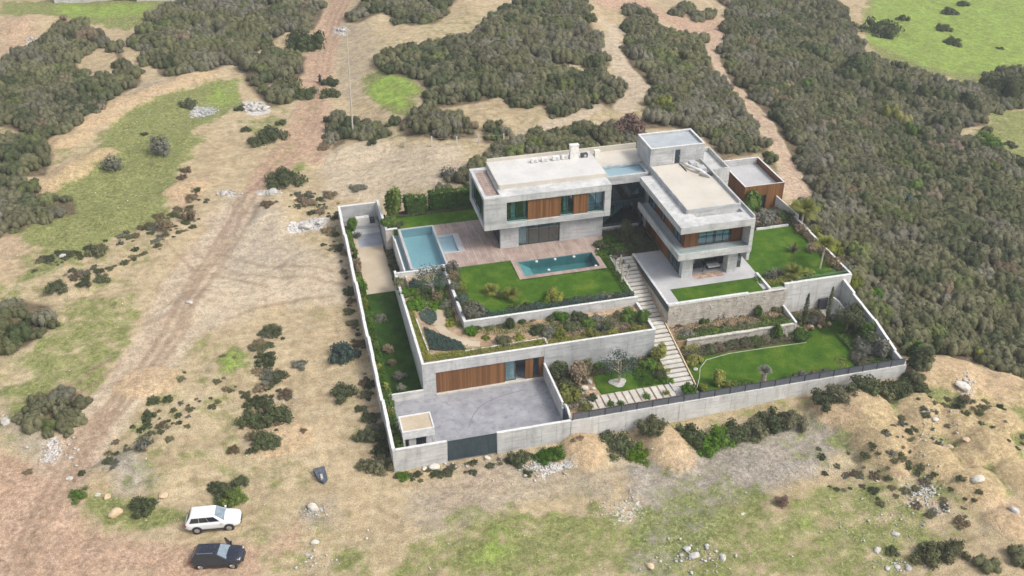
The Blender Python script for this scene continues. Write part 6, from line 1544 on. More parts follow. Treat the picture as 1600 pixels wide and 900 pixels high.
# ------------------------------------------------------------------ bushes standing alone on the hillside
MT = {'m': 'leaf_maquis', 'd': 'leaf_dark', 'g': 'leaf_green', 'b': 'leaf_bright', 'y': 'leaf_yellow', 's': 'leaf_grey', 'u': 'leaf_blue', 'r': 'leaf_red', 'w': 'leaf_dry'}
def hill(u, v, wpx, m, kind, label, hs=1.0, name='bush'):
    x, y, z = hit(u, v); d = wpx / pxm(x, y, z) * 1.05
    if kind in ('maquis', 'low', 'round') and u < 1530: kind = 'scruff'; hs *= 1.2
    return shrub(name, x, y, z, d, MT[m], kind, None, label, 'bush', None, hs)
for (u, v, wq, m, k, lb) in [
    (445, 282, 44, 'd', 'maquis', 'round dark bush at the bend of the red dirt road, just below it'), (475, 74, 48, 'd', 'maquis', 'round dark bush left of the dirt road near the top edge'), (516, 150, 26, 'd', 'maquis', 'dark upright bush right of the dirt road beside the motorbike'),
    (518, 132, 22, 'd', 'maquis', 'top of the dark bush pair right of the dirt road'), (368, 780, 30, 'b', 'round', 'bright green half of the bush above the white car'), (352, 768, 34, 'd', 'round', 'dark half of the bush above the white car'), (334, 760, 14, 'd', 'low', 'small dark sprig left of the bush above the white car'),
    (377, 752, 20, 'd', 'round', 'dark right-hand tip of the bush above the white car'), (540, 556, 36, 'u', 'low', 'blue-grey bush on the bare sand left of the left boundary wall'), (537, 616, 32, 'd', 'low', 'dark low bush below the blue-grey bush on the bare sand'),
    (430, 520, 16, 'd', 'maquis', 'topmost small bush of the chain running down the sand slope'), (418, 568, 24, 'd', 'maquis', 'dark bush in the upper part of the chain on the sand slope'), (432, 590, 24, 'd', 'maquis', 'dark bush in the middle of the chain on the sand slope'), (410, 630, 22, 'd', 'maquis', 'narrow dark bush above the big cluster of the chain'),
    (396, 660, 34, 'd', 'maquis', 'left dark bush of the big cluster on the sand slope'), (436, 655, 38, 'd', 'maquis', 'right dark bush of the big cluster on the sand slope'), (412, 702, 28, 'd', 'maquis', 'lowest dark bush of the chain on the sand slope'), (448, 618, 18, 'w', 'low', 'brownish dry bush right of the chain on the sand slope'),
    (468, 570, 20, 's', 'low', 'grey dry tuft right of the chain on the sand slope'), (264, 625, 12, 'd', 'low', 'tiny dark bush above the sandy track'), (238, 628, 18, 'd', 'low', 'small bush on the grassy bank right of the sandy track, upper one'), (232, 652, 18, 'd', 'low', 'small bush on the grassy bank right of the sandy track, lower one'),
    (225, 700, 30, 's', 'sparse', 'grey sparse bush on the pale bank in the lower left'), (124, 775, 24, 'g', 'round', 'dark green bush at the fork of the dirt tracks'), (226, 792, 34, 'd', 'low', 'low round dark bush left of the white car'), (92, 664, 0, 'd', 'low', None), (45, 740, 12, 'w', 'low', 'tiny brown bush near the white rubble on the left'),
    (366, 705, 14, 'w', 'low', 'small dry tuft below the chain of bushes'), (475, 680, 9, 'w', 'low', 'tiny tuft on the bare sand right of the chain'),
    (810, 722, 28, 'd', 'round', 'dark bush against the front wall right of the gate'), (848, 716, 26, 'g', 'round', 'green bush at the foot of the front wall, left of its neighbour twin'), (871, 710, 26, 'g', 'round', 'green bush at the foot of the front wall, next to the earth heap'), (824, 742, 12, 'd', 'low', 'tiny bush by the white rubble below the front wall'), (630, 744, 18, 'g', 'low', 'low green tuft at the left end of the front wall'),
    (968, 700, 44, 'd', 'round', 'dark bush between the two sand heaps, left one'), (998, 712, 34, 'b', 'round', 'bright green bush between the two sand heaps'), (1020, 684, 36, 'm', 'round', 'grey-green bush behind the second sand heap'), (945, 700, 0, 'd', 'low', None),
    (1078, 692, 40, 'd', 'round', 'dark bush right of the second sand heap'), (1103, 700, 36, 'g', 'round', 'green bush under the long front wall, first after the second sand heap'), (1128, 686, 38, 'g', 'round', 'green bush under the long front wall, second after the second sand heap'), (1155, 678, 40, 'd', 'round', 'dark bush under the long front wall near its middle'), (1182, 672, 36, 'm', 'maquis', 'olive bush under the long front wall near its middle'),
    (1208, 664, 40, 'd', 'maquis', 'olive-dark bush under the right half of the long front wall'), (1238, 660, 38, 'm', 'maquis', 'grey-olive bush under the right half of the long front wall'), (1285, 640, 34, 'd', 'maquis', 'dark bush left of the big heaps under the long wall'), (1308, 630, 34, 'm', 'maquis', 'olive bush above the first big earth heap'),
    (1345, 622, 38, 'd', 'maquis', 'dark bush above the second big earth heap'), (1375, 616, 40, 'm', 'maquis', 'olive bush left of the right corner of the front wall'), (1403, 612, 38, 'd', 'maquis', 'dark bush below the right corner of the front wall'),
    (1428, 606, 34, 'd', 'maquis', 'dark bush outside the right corner of the plot'), (1432, 585, 34, 'd', 'tall', 'tall dark bush outside the right corner of the plot'), (1428, 565, 28, 'g', 'tall', 'green bush outside the right corner of the plot, upper one'),
    (578, 655, 20, 'd', 'maquis', 'dark shrub outside the left wall, level with the side lawn'), (590, 682, 28, 'd', 'maquis', 'dark shrub outside the left wall, level with the driveway'), (566, 685, 20, 'd', 'low', 'small dark shrub a step away from the left wall'), (598, 706, 24, 'd', 'maquis', 'dark shrub outside the left wall, level with the gatehouse'),
    (592, 730, 34, 'm', 'maquis', 'grey-green shrub outside the left front corner of the plot'), (573, 728, 22, 'm', 'low', 'grey shrub a step left of the left front corner of the plot'), (560, 640, 12, 'd', 'low', 'tiny dark tuft outside the left wall'), (548, 470, 12, 'w', 'low', 'dry tuft outside the left wall by the sand court'), (540, 400, 14, 'w', 'low', 'dry tuft outside the left wall near the back'),
    (1377, 52, 48, 'd', 'round', 'large dark bush in the bright green valley field'), (1410, 32, 16, 'd', 'low', 'small bush right of the large one in the valley field'), (1486, 20, 20, 'd', 'low', 'small bush in the valley field near the top edge'), (1474, 45, 19, 'd', 'low', 'middle small bush in the valley field'), (1488, 68, 22, 'd', 'low', 'lowest of the small bushes in the middle of the valley field'),
    (1503, 8, 15, 'd', 'low', 'highest small bush in the valley field, touching the top edge'), (1563, 76, 11, 'd', 'low', 'tiny bush in the valley field near the right edge'), (1543, 228, 38, 'g', 'round', 'fresh green round bush in the clearing at the right edge'), (1578, 230, 16, 'd', 'low', 'small dark bush in the clearing at the right edge'), (1590, 245, 16, 'd', 'low', 'lower small dark bush in the clearing at the right edge'),
    (985, 208, 50, 'r', 'wispy', 'bare reddish bush behind the roof tower'), (968, 214, 34, 'r', 'wispy', 'purplish bare bush left of the reddish one'), (440, 195, 14, 'd', 'low', 'small bush in the sand left of the road bend'), (425, 215, 34, 'd', 'low', 'spreading green shrub on the sand left of the road bend'), (402, 225, 22, 'd', 'low', 'small spreading shrub left of the one by the road bend'), (385, 205, 12, 'd', 'low', 'tiny dark shrub left of the road bend'),
    (445, 140, 40, 'm', 'low', 'spreading bush left of the upper dirt road'), (475, 150, 30, 'd', 'low', 'dark bush touching the left edge of the upper dirt road'), (295, 168, 22, 'd', 'low', 'dark bush beside the gravel heap in the meadow'), (375, 172, 14, 'd', 'low', 'small dark bush left of the white rubble heap'), (178, 262, 36, 's', 'sparse', 'grey sparse bush in the middle of the left meadow'), (252, 240, 40, 's', 'sparse', 'low grey scrub patch in the green meadow'), (226, 210, 9, 'd', 'low', 'tiny dark bush in the green meadow'),
    (290, 268, 14, 'w', 'low', 'dark dry bush on the bank above the track'), (285, 280, 12, 'w', 'low', 'lower dry bush on the bank above the track'), (300, 310, 16, 'w', 'low', 'dry bush on the grassy bank left of the white block'), (248, 340, 14, 'w', 'low', 'dry bush beside the meadow, lower left'), (296, 342, 26, 'w', 'sparse', 'brown straggly bush above the sandy slope'), (260, 358, 26, 'w', 'sparse', 'brown straggly bush on the rim of the sandy slope'), (160, 440, 20, 'd', 'low', 'round dark tuft on the left slope, right one'), (133, 450, 16, 'd', 'low', 'round dark tuft on the left slope, left one'), (125, 437, 14, 'w', 'low', 'brown tuft on the left slope'), (92, 455, 24, 'd', 'low', 'grey tuft on the left slope'), (152, 396, 24, 'm', 'low', 'bush at the edge of the left meadow'),
    (500, 330, 14, 'w', 'low', 'dry tuft left of the back corner of the plot'), (516, 362, 16, 'w', 'low', 'dry tuft beside the limestone outcrop'), (483, 318, 18, 'w', 'low', 'dark dry tuft above the limestone outcrop'), (418, 325, 16, 'w', 'low', 'dry tuft on the sand below the white blocks'), (515, 305, 16, 'w', 'low', 'brown tuft above the back left corner of the plot'), (532, 300, 0, 'w', 'low', None), (470, 312, 16, 'w', 'low', 'brown tuft on the sand left of the back corner'),
    (560, 296, 18, 's', 'low', 'grey tuft on the sand behind the ramp'), (505, 232, 16, 'w', 'low', 'brown tuft at the left of the sand behind the villa'), (582, 232, 14, 'd', 'low', 'small bush on the sand at the foot of the leaning pole'), (700, 275, 26, 's', 'sparse', 'grey bush left of the roof, behind the hedge'), (1260, 890, 0, 'd', 'low', None),
    (1455, 870, 44, 'm', 'maquis', 'dark spreading scrub near the bottom right corner, left clump'), (1490, 862, 34, 'm', 'maquis', 'dark spreading scrub near the bottom right corner, middle clump'), (1540, 890, 34, 'm', 'maquis', 'dark scrub at the bottom edge near the right corner'), (1592, 880, 40, 'm', 'maquis', 'dark scrub in the bottom right corner'), (1500, 820, 18, 'w', 'low', 'grey-brown tuft in the weeds, lower right'),
    (1222, 790, 22, 'r', 'wispy', 'small reddish weed clump in the grassy ground, lower right'), (1560, 645, 12, 'd', 'low', 'tiny bush on the earth heaps at the right'), (1330, 738, 0, 'u', 'low', None), (1395, 858, 16, 'd', 'low', 'small dark bush beside the white stone, bottom right')]:
    if lb: hill(u, v, wq, m, k, lb)

# taller trees standing in the scrub of the slope
for (u, v, wq, m, lb) in [(1338, 118, 46, 'd', 'tall dark green tree at the valley edge of the scrub, highest one'), (1318, 128, 30, 'd', 'dark tree left of the highest one at the valley edge'), (1355, 150, 34, 'd', 'dark tree just below the highest one at the valley edge'), (1385, 165, 36, 'm', 'olive tree in the scrub below the valley field'), (1402, 150, 32, 'd', 'dark tree in the belt below the valley field, left part'), (1440, 158, 34, 'd', 'dark tree in the belt below the valley field, centre'), (1478, 160, 36, 'd', 'dark tree in the belt below the valley field, right part'), (1510, 172, 38, 'd', 'dark tree near the clearing at the right edge'),
    (1572, 150, 56, 'd', 'large dark tree at the right edge above the clearing'), (1543, 138, 30, 'd', 'dark tree left of the large one at the right edge'), (1392, 192, 30, 'y', 'yellow-green tree in the scrub belt, left one'), (1410, 200, 28, 'y', 'yellow-green tree in the scrub belt, right one'), (1425, 212, 24, 'g', 'fresh green tree below the yellow-green pair'), (1470, 205, 36, 'd', 'dark tree above the reddish bare shrubs'), (1258, 142, 22, 'g', 'green tree in the middle of the slope right of the footpath'), (1428, 302, 30, 'g', 'bright green tree alone in the scrub right of the outbuilding'), (1410, 320, 24, 'u', 'blue-green tree next to the bright green one in the scrub'),
    (1368, 468, 26, 'g', 'fresh green tree just outside the tall white wall'), (1037, 172, 26, 'y', 'yellow-green bush behind the roof tower'), (1515, 540, 30, 'm', 'rounded tree at the lower rim of the scrub'), (1530, 560, 22, 'y', 'yellowish bush at the lower rim of the scrub')]:
    x, y, z = hit(u, v); d = wq / pxm(x, y, z); shrub('tree', x, y, z + .2, d, MT[m], 'maquis', None, lb, 'tree', None, 1.5)

# ------------------------------------------------------------------ garden plants
def gp(u, v, z, wd, m, kind, label, hs=1.0, name='shrub', cat='shrub', group=None):
    x, y = at(u, v, z); return shrub(name, x, y, z, wd * 1.12, MT[m], kind, None, label, cat, group, hs)
# row of climbers and shrubs inside the left boundary wall
rowg = 'shrubs in the row inside the left boundary wall'
for i in range(34):
    y = 1.2 + i * 1.34; z = .02 + 1.55 * y / 46; m = ['y', 'g', 'y', 'g', 'w', 'b'][int(rng.integers(0, 6))]
    lb = {'y': 'yellow-green shrub in the planted row inside the left boundary wall', 'g': 'green shrub in the planted row inside the left boundary wall', 'w': 'dry brownish shrub in the planted row inside the left boundary wall', 'b': 'bright green shrub in the planted row inside the left boundary wall'}[m]
    shrub('shrub', .78 + rng.uniform(-.1, .15), y, z, rng.uniform(1.0, 1.5), MT[m], ['round', 'tall', 'sparse'][i % 3], None, lb, 'shrub', rowg, hs=rng.uniform(.9, 1.25))
for (x, y, z, d, m, k, lb) in [(5.4, 30.4, 1.5, 1.0, 'd', 'round', 'dark shrub at the near end of the narrow bed by the sand court'), (5.4, 31.8, 1.5, 1.1, 'g', 'round', 'green shrub in the narrow bed between sand court and pool, second'), (5.4, 33.4, 1.5, 1.0, 'd', 'tall', 'dark upright shrub in the middle of the narrow bed by the sand court'), (5.4, 35.0, 1.5, 1.1, 'd', 'round', 'dark shrub in the far half of the narrow bed by the sand court'),
                            (1.5, 45.0, 1.9, 1.4, 'g', 'tall', 'green plant in the back left corner court'), (1.9, 43.5, 1.5, 1.2, 's', 'sparse', 'grey-green plant beside the ramp in the back left court')]:
    shrub('shrub', x, y, z, d, MT[m], k, None, lb)
# side lawn plants
for (u, v, d, m, lb) in [(597, 478, 1.3, 's', 'silvery plant at the far end of the shaded side lawn'), (597, 502, 1.6, 's', 'silvery clump in the far part of the shaded side lawn, bigger one'), (606, 548, 1.5, 'w', 'brownish clump in the middle of the shaded side lawn'), (624, 590, 1.3, 's', 'silvery clump in the near part of the shaded side lawn'), (628, 608, 1.0, 's', 'silvery tuft at the near end of the shaded side lawn'), (612, 568, 1.0, 'w', 'faded tuft between the clumps of the side lawn')]:
    gp(u, v, .8, d, m, 'wispy', lb, .6)
# roof garden
for (u, v, d, m, k, lb) in [
    (626, 446, 1.7, 'm', 'round', 'rounded shrub in the far left corner of the roof garden'), (636, 460, 1.6, 'g', 'round', 'green shrub behind the left strip of the roof garden'), (650, 478, 2.0, 'g', 'round', 'large green shrub beside the gravel path of the roof garden'), (660, 466, 1.5, 'd', 'round', 'dark shrub under the pale-stemmed tree of the roof garden'),
    (648, 446, 1.4, 'u', 'round', 'blue-grey shrub under the white pool-end wall'), (668, 450, 1.2, 's', 'round', 'silvery shrub under the pale-stemmed tree'), (683, 468, 1.6, 'w', 'sparse', 'straggly brown shrub in the upper bed of the roof garden'), (690, 452, 1.3, 'g', 'sparse', 'loose green shrub beside the terrace wall, upper part'),
    (697, 478, 1.3, 's', 'round', 'small silvery ball by the terrace wall'), (702, 492, 1.1, 'd', 'round', 'dark shrub by the corner of the terrace wall'), (680, 480, 1.4, 'g', 'low', 'green low shrub where the gravel path starts'), (706, 505, 1.2, 'y', 'low', 'yellowish tuft near the bend of the gravel path'),
    (736, 520, 1.2, 'g', 'round', 'green tuft right of the terrace corner'), (745, 512, .9, 'd', 'round', 'small dark tuft below the terrace wall'), (765, 513, .8, 'w', 'low', 'dry tuft below the terrace wall, left part'), (783, 510, .8, 'w', 'low', 'dry tuft below the terrace wall, centre'), (797, 512, 1.1, 'd', 'tall', 'small dark upright bush below the terrace wall'), (816, 504, .9, 'd', 'round', 'small dark ball below the terrace wall, right of the upright bush'),
    (832, 500, .7, 'w', 'low', 'tiny dry tuft below the terrace wall'), (788, 536, 1.7, 'm', 'round', 'round olive bush rising above the front planting strip'), (758, 528, .8, 'y', 'low', 'yellow tuft beside the gravel path'), (812, 528, 1.0, 'y', 'low', 'yellow tuft right of the round olive bush'),
    (841, 518, 1.6, 'd', 'round', 'dark round bush in the middle of the roof garden'), (857, 522, 1.5, 's', 'round', 'grey round bush beside the dark one in the roof garden'), (862, 498, 1.2, 'd', 'round', 'dark bush close under the terrace wall, right half'), (878, 498, 1.6, 'g', 'round', 'green bush close under the terrace wall, right half'), (876, 526, 1.4, 'y', 'sparse', 'yellow loose bush near the front edge, right half'), (893, 512, 1.5, 'd', 'round', 'dark bush in the centre of the right half of the roof garden'),
    (905, 498, 1.7, 'd', 'round', 'large dark bush under the terrace wall'), (920, 508, 1.4, 'g', 'round', 'green bush left of the agave group in the roof garden'), (933, 500, 1.2, 's', 'round', 'silvery bush under the right part of the terrace wall'), (922, 524, 1.3, 'y', 'sparse', 'yellow loose bush near the front parapet, right'), (948, 512, 1.4, 'd', 'round', 'dark bush in front of the agave in the roof garden'),
    (958, 522, 1.1, 'y', 'sparse', 'yellow tuft near the front parapet, far right'), (966, 494, 1.1, 'm', 'round', 'olive bush under the end of the terrace wall'), (984, 498, 2.0, 'g', 'round', 'big fresh green bush near the right end of the roof garden'), (1003, 505, 1.3, 'g', 'tall', 'green bush in the last corner of the roof garden'), (992, 516, 1.1, 'y', 'sparse', 'yellow tuft in the last corner of the roof garden'), (1008, 492, 1.0, 'd', 'round', 'dark tuft at the stair side of the roof garden'), (975, 518, 1.0, 'w', 'low', 'dry tuft near the front parapet at the right end')]:
    gp(u, v, 3.87, d, m, k, lb)
x, y = at(676, 462, 3.87)
leafy_tree('olive_tree', x, y, 3.85, 3.4, 3.6, 'leaf_blue', 'grey-green olive tree with pale twin stems at the end of the turquoise pool', 5, 'bark_pale', 1500, .075, .09, lobes=10, multi=2)
spiky('agave', *at(938, 518, 3.87), 3.87, 1.2, 'leaf_blue', 'blue-grey agave in the right half of the roof garden', 3)
def carpet(name, pts, z, h, mt, label, n, seed, leaf=.07, cat='ground cover'):
    """low creeping plants over a plan outline"""
    P = np.array(pts); r = np.random.default_rng(seed)
    x = r.uniform(P[:, 0].min(), P[:, 0].max(), n * 4); y = r.uniform(P[:, 1].min(), P[:, 1].max(), n * 4); k = poly_sd(P, x, y) > -.05; x = x[k][:n]; y = y[k][:n]
    hh = h * (.35 + .9 * fbm(x * 1.4, y * 1.4, 3))
    C = np.stack([x, y, z + hh * r.uniform(.3, 1, len(x))], 1); N = np.tile([0, 0, 1.0], (len(x), 1)) + r.normal(0, .5, (len(x), 3))
    v, f = leaf_quads(C, N, leaf, r, 1.3); o = link(name, np_mesh(name, v, f, mt)); return tag(o, label, kind='stuff')
carpet('ground_cover', [at(u, v, 3.9) for u, v in [(640, 480), (649, 494), (669, 547), (672, 556), (727, 548), (851, 529), (856, 541), (664, 566), (636, 484)]], 3.86, .34, 'leaf_yellow', None, 9000, 1)
carpet('ground_cover', [at(u, v, 3.9) for u, v in [(856, 541), (1020, 517), (1012, 510), (925, 520), (858, 531)]], 3.86, .22, 'leaf_yellow', None, 2600, 2)
carpet('ground_cover', [at(u, v, 3.9) for u, v in [(655, 490), (668, 482), (681, 488), (682, 500), (673, 508), (660, 500)]], 3.86, .20, 'leaf_blue', None, 1800, 3)
carpet('ground_cover', [at(u, v, 3.9) for u, v in [(662, 512), (680, 520), (720, 536), (728, 546), (700, 548), (672, 546)]], 3.86, .24, 'leaf_blue', None, 4200, 4)
carpet('ground_cover', [at(u, v, 3.9) for u, v in [(690, 440), (712, 500), (704, 508), (690, 470), (660, 455), (650, 440)]], 3.86, .25, 'leaf_dark', None, 2600, 5)
m = MB(); pth = [at(u, v, 3.9) for u, v in [(668, 472), (678, 482), (690, 494), (684, 508), (694, 518), (712, 528), (732, 536), (750, 537)]]
for i in range(len(pth) - 1): m.wall(pth[i], pth[i + 1], 1.0, 3.80, 3.875 + .003 * (i % 2))
tag(m.build('garden_path', 'sand_paving'), kind='structure')
for (pl_, z_, h_, mt_, n_, sd_) in [
    ([(704, 508), (860, 505), (1012, 486), (1015, 498), (930, 512), (860, 518), (760, 524)], 3.87, .34, 'leaf_green', 2600, 11), ([(860, 528), (860, 505), (1010, 490), (1015, 512), (930, 522)], 3.87, .35, 'leaf_maquis', 2600, 12), ([(640, 442), (690, 430), (700, 480), (668, 480), (650, 470)], 3.87, .40, 'leaf_green', 3600, 13), ([(820, 510), (1010, 488), (1012, 505), (870, 525)], 3.87, .35, 'leaf_dry', 1300, 14)]:
    carpet('ground_cover', [at(u, v, 3.9) for u, v in pl_], z_, h_, mt_, None, n_, sd_)
for (rc, z_, h_, mt_, n_, sd_, lf) in [((18.3, 21.5, 3.6, 10), .3, .5, 'leaf_maquis', 2600, 15, .07), ((21, 30.6, 8.6, 10.1), .3, .55, 'leaf_maquis', 3200, 16, .07), ((27.5, 30.7, 5.6, 10), .3, .45, 'leaf_green', 2200, 17, .07), ((33.8, 47.8, 10.6, 13.3), 1.82, .35, 'leaf_maquis', 3000, 18, .07), ((33.8, 47.8, 10.6, 11.4), 1.82, .45, 'leaf_green', 2400, 19, .07), ((33.7, 48.5, 8.8, 10.1), .68, .6, 'leaf_maquis', 4200, 20, .07), ((35, 55.5, .45, 1.5), .66, .7, 'leaf_maquis', 4200, 21, .08), ((52.5, 55.5, 1.4, 8.5), .66, .6, 'leaf_green', 4200, 22, .08), ((48.3, 53, 11.9, 13.9), .8, .4, 'leaf_maquis', 1600, 23, .07),
    ((31.3, 37, 25.4, 31.4), 4.74, .45, 'leaf_dark', 5200, 24, .08), ((45.2, 56.4, 27.2, 31.4), 4.74, .7, 'leaf_maquis', 6500, 25, .09), ((55.6, 56.55, 15, 27), 4.75, .6, 'leaf_dry', 2400, 26, .08), ((46.4, 50.5, 14.4, 16.2), 4.76, .5, 'leaf_yellow', 2000, 27, .08), ((.3, 1.3, .4, 46), .9, 1.0, 'leaf_green', 9000, 28, .09), ((4.9, 5.9, 29.4, 38.4), 1.5, .8, 'leaf_dark', 2400, 29, .08), ((6.3, 18.1, 41.35, 41.8), 4.74, .35, 'leaf_dark', 1600, 30, .07), ((10.8, 12.0, 16.1, 27.2), 4.76, .5, 'leaf_maquis', 2600, 31, .07), ((12, 30.4, 16.1, 16.9), 4.76, .45, 'leaf_blue', 3600, 32, .07)]:
    carpet('ground_cover', [(rc[0], rc[2]), (rc[1], rc[2]), (rc[1], rc[3]), (rc[0], rc[3])], z_, h_, mt_, None, n_, sd_, lf)
# upper pool lawn
for (u, v, d, m, k, lb) in [(741, 490, 2.3, 's', 'round', 'large round silvery shrub in the near left corner of the pool lawn'), (722, 470, 1.4, 'u', 'round', 'blue-grey shrub beside the left wall of the pool lawn, lower'), (712, 450, 1.3, 's', 'round', 'silvery shrub beside the left wall of the pool lawn, middle'), (708, 436, 1.6, 'w', 'sparse', 'dry loose shrub by the deck corner of the pool lawn'), (704, 424, 1.9, 's', 'sparse', 'silvery loose shrub at the corner of the pool deck'),
    (722, 452, 1.1, 'y', 'sparse', 'yellow-green tuft at the left side of the pool lawn'), (757, 492, 1.2, 'u', 'low', 'blue-grey low shrub next to the large silvery one'), (866, 468, 2.1, 'y', 'round', 'round yellowish-grey bush on the near edge of the pool lawn'), (852, 474, 1.4, 'g', 'low', 'green low bush left of the round yellowish bush'), (806, 483, 1.3, 'd', 'low', 'dark low shrub on the near edge of the pool lawn, left end'), (822, 481, 1.3, 'd', 'low', 'second dark low shrub on the near edge of the pool lawn'),
    (838, 478, 1.2, 'u', 'low', 'blue-grey low shrub on the near edge of the pool lawn'), (884, 473, 1.3, 'u', 'low', 'blue-grey shrub right of the round yellowish bush'), (900, 471, 1.2, 'u', 'low', 'lavender-grey shrub on the near edge, third from the round bush'), (916, 469, 1.3, 's', 'low', 'silvery shrub on the near edge of the pool lawn'), (933, 467, 1.2, 'u', 'low', 'blue-grey shrub on the near edge before the stairs'), (950, 464, 1.3, 's', 'low', 'silvery shrub on the near edge close to the stairs'), (966, 462, 1.2, 'g', 'low', 'green shrub on the near edge close to the stairs'), (982, 460, 1.1, 'u', 'low', 'last blue-grey shrub on the near edge by the stairs'),
    (775, 458, .9, 'd', 'low', 'small dark tuft in the pool lawn')]:
    gp(u, v, 4.76, d, m, k, lb)
for (u, v, h, c, sd, m, lb) in [(797, 466, .5, 2.0, 3, 'leaf_yellow', 'feathery yellow-green palm on the near side of the pool lawn'), (766, 458, .35, 1.7, 4, 'leaf_yellow', 'faded feathery palm left of the yellow-green one on the pool lawn')]:
    x, y = at(u, v, 4.76); palm(x, y, 4.76, h, c, m, lb, sd, rad=.08, n=22)
for (u, v, h, ln, sd, lb) in [(971, 440, 3.0, (.1, .1), 7, 'tallest pale-stemmed yucca beside the stairs'), (963, 425, 2.2, (-.2, 0), 8, 'left pale-stemmed yucca beside the stairs'), (968, 416, 2.0, (.2, .1), 9, 'farthest pale-stemmed yucca beside the stairs'), (978, 434, 1.6, (.3, 0), 10, 'short pale-stemmed yucca on the stair side')]:
    x, y = at(u, v, 4.76); t_ = empty('yucca', (x, y, 4.76), lb, 'yucca', 'yuccas beside the garden stairs')
    MB().tube([(x, y, 4.7), (x + ln[0] * .5, y + ln[1] * .5, 4.76 + h * .5), (x + ln[0], y + ln[1], 4.76 + h * .8)], [.13, .11, .09], 7).build('trunk', 'bark_pale', t_)
    V_, F_ = fronds(26, .75, 1.3, .15, .06, sd, False, 4); o = link('crown', np_mesh('crown', V_, F_, 'leaf_grey'), t_); o.location = (ln[0], ln[1], h * .8)
carpet('grass_strip', [(29.6, 16.4), (30.4, 16.4), (30.4, 25), (29.6, 25)], 4.76, .4, 'leaf_green', None, 1200, 6)
# shaded bed in front of the glazed link
for (u, v, d, m, k, lb) in [(938, 385, 1.6, 'd', 'round', 'dark shrub at the left end of the bed before the glazed link'), (950, 378, 1.4, 'g', 'round', 'green shrub in the back row before the glazed link, left'), (965, 375, 1.5, 'd', 'round', 'dark shrub in the back row before the glazed link'), (980, 373, 1.7, 'd', 'tall', 'tall dark shrub in the back row before the glazed link'), (995, 375, 1.5, 'd', 'round', 'dark shrub by the right wing in the bed before the link'), (950, 392, 1.6, 'g', 'low', 'green spreading shrub in the front row of the link bed, left'), (968, 390, 1.7, 'g', 'low', 'green spreading shrub in the front row of the link bed, centre'), (986, 386, 1.6, 'd', 'low', 'dark spreading shrub in the front row of the link bed'), (1002, 382, 1.4, 'd', 'low', 'dark spreading shrub beside the podium'), (938, 396, 1.2, 'g', 'low', 'green tuft at the corner of the narrow pool')]:
    gp(u, v, 4.76, d, m, k, lb)
for (u, v) in [(934, 390), (954, 400), (962, 384)]: rock(*at(u, v, 4.76), 4.76, .4, 'rubble', 'white stone among the shrubs before the glazed link', 'white stones in the link bed')
# hedges of the back garden
hedge('hedge', 11.55, 17.6, 41.7, 43.0, 4.7, 2.7, 'leaf_hedge', 'long dense dark green hedge behind the back lawn', 3)
hedge('hedge', 8.4, 11.15, 41.7, 43.0, 4.7, 2.3, 'leaf_hedge', 'short middle block of the hedge behind the back lawn', 4)
gp(615, 332, 4.74, 2.6, 'b', 'tall', 'tall bright green bush at the left end of the hedge', 1.1); gp(606, 350, 4.74, 2.0, 'g', 'round', 'green bush at the corner behind the turquoise pool'); gp(640, 326, 4.74, 1.8, 'd', 'tall', 'dark bush between the bright bush and the hedge'); gp(622, 352, 4.74, 1.2, 'd', 'low', 'dark low bush along the back rim of the turquoise pool')
# right upper garden
for (u, v, d, m, k, lb) in [(1172, 334, 2.6, 'g', 'tall', 'tall green bush in front of the timber outbuilding, left'), (1190, 345, 3.0, 's', 'round', 'large silvery bush in front of the timber outbuilding'), (1208, 338, 2.2, 's', 'round', 'silvery bush right of the large silvery one'), (1222, 342, 2.0, 'g', 'round', 'green bush behind the white kerb of the right lawn'), (1178, 352, 1.8, 'w', 'sparse', 'dry bush against the right wing'), (1238, 338, 1.8, 'y', 'sparse', 'yellow-green bush at the back right corner of the right lawn'), (1140, 262, 2.0, 'g', 'round', 'green tree top between the villa and the timber outbuilding'), (1213, 350, 1.4, 'w', 'sparse', 'brown tuft behind the white kerb'), (1252, 330, 2.2, 'd', 'round', 'dark bush outside the right wall near the path'),
    (1250, 362, 1.5, 'w', 'sparse', 'dry shrub along the right wall, upper part'), (1268, 392, 1.6, 'w', 'sparse', 'dry shrub along the right wall, middle part'), (1300, 415, 1.8, 'w', 'sparse', 'brown shrub in the near right corner of the upper lawn'), (1310, 408, 1.4, 'w', 'low', 'brown low shrub by the right wall end'), (1205, 436, 1.6, 's', 'wispy', 'silvery wispy clump beside the podium kerb'), (1190, 438, 1.3, 'g', 'low', 'green tuft beside the podium kerb'), (1243, 436, 1.5, 'y', 'sparse', 'yellowish tuft on the near side of the right lawn'), (1262, 430, 1.3, 'y', 'sparse', 'yellowish tuft near the glass balustrade')]:
    gp(u, v, 4.76, d, m, k, lb)
x, y = at(1281, 419, 4.76); palm(x, y, 4.76, 2.9, 2.2, 'leaf_yellow', 'yellow-green palm with a leaning bare trunk on the right lawn', 12, (.5, .5), 'bark_pale', .10, 34)
x, y = at(1252, 350, 4.76); palm(x, y, 4.76, 1.9, 2.9, 'leaf_yellow', 'bushy yellow-green palm at the back right corner of the right lawn', 13, (.2, .2), 'trunk_dry', .14, 40)
x, y = at(1236, 432, 4.76); palm(x, y, 4.76, .8, 2.0, 'leaf_yellow', 'small palm on the near side of the right lawn', 14, (0, 0), 'trunk_dry', .1, 26)
spiky('agave', *at(1240, 393, 4.76), 4.76, 1.5, 'leaf_dry', 'dry pinkish agave clump in the middle of the right lawn', 15, 34, rise=1.35); spiky('agave', *at(1216, 432, 4.76), 4.76, 1.7, 'leaf_grey', 'pale arching agave beside the podium', 16, 26, rise=1.1)
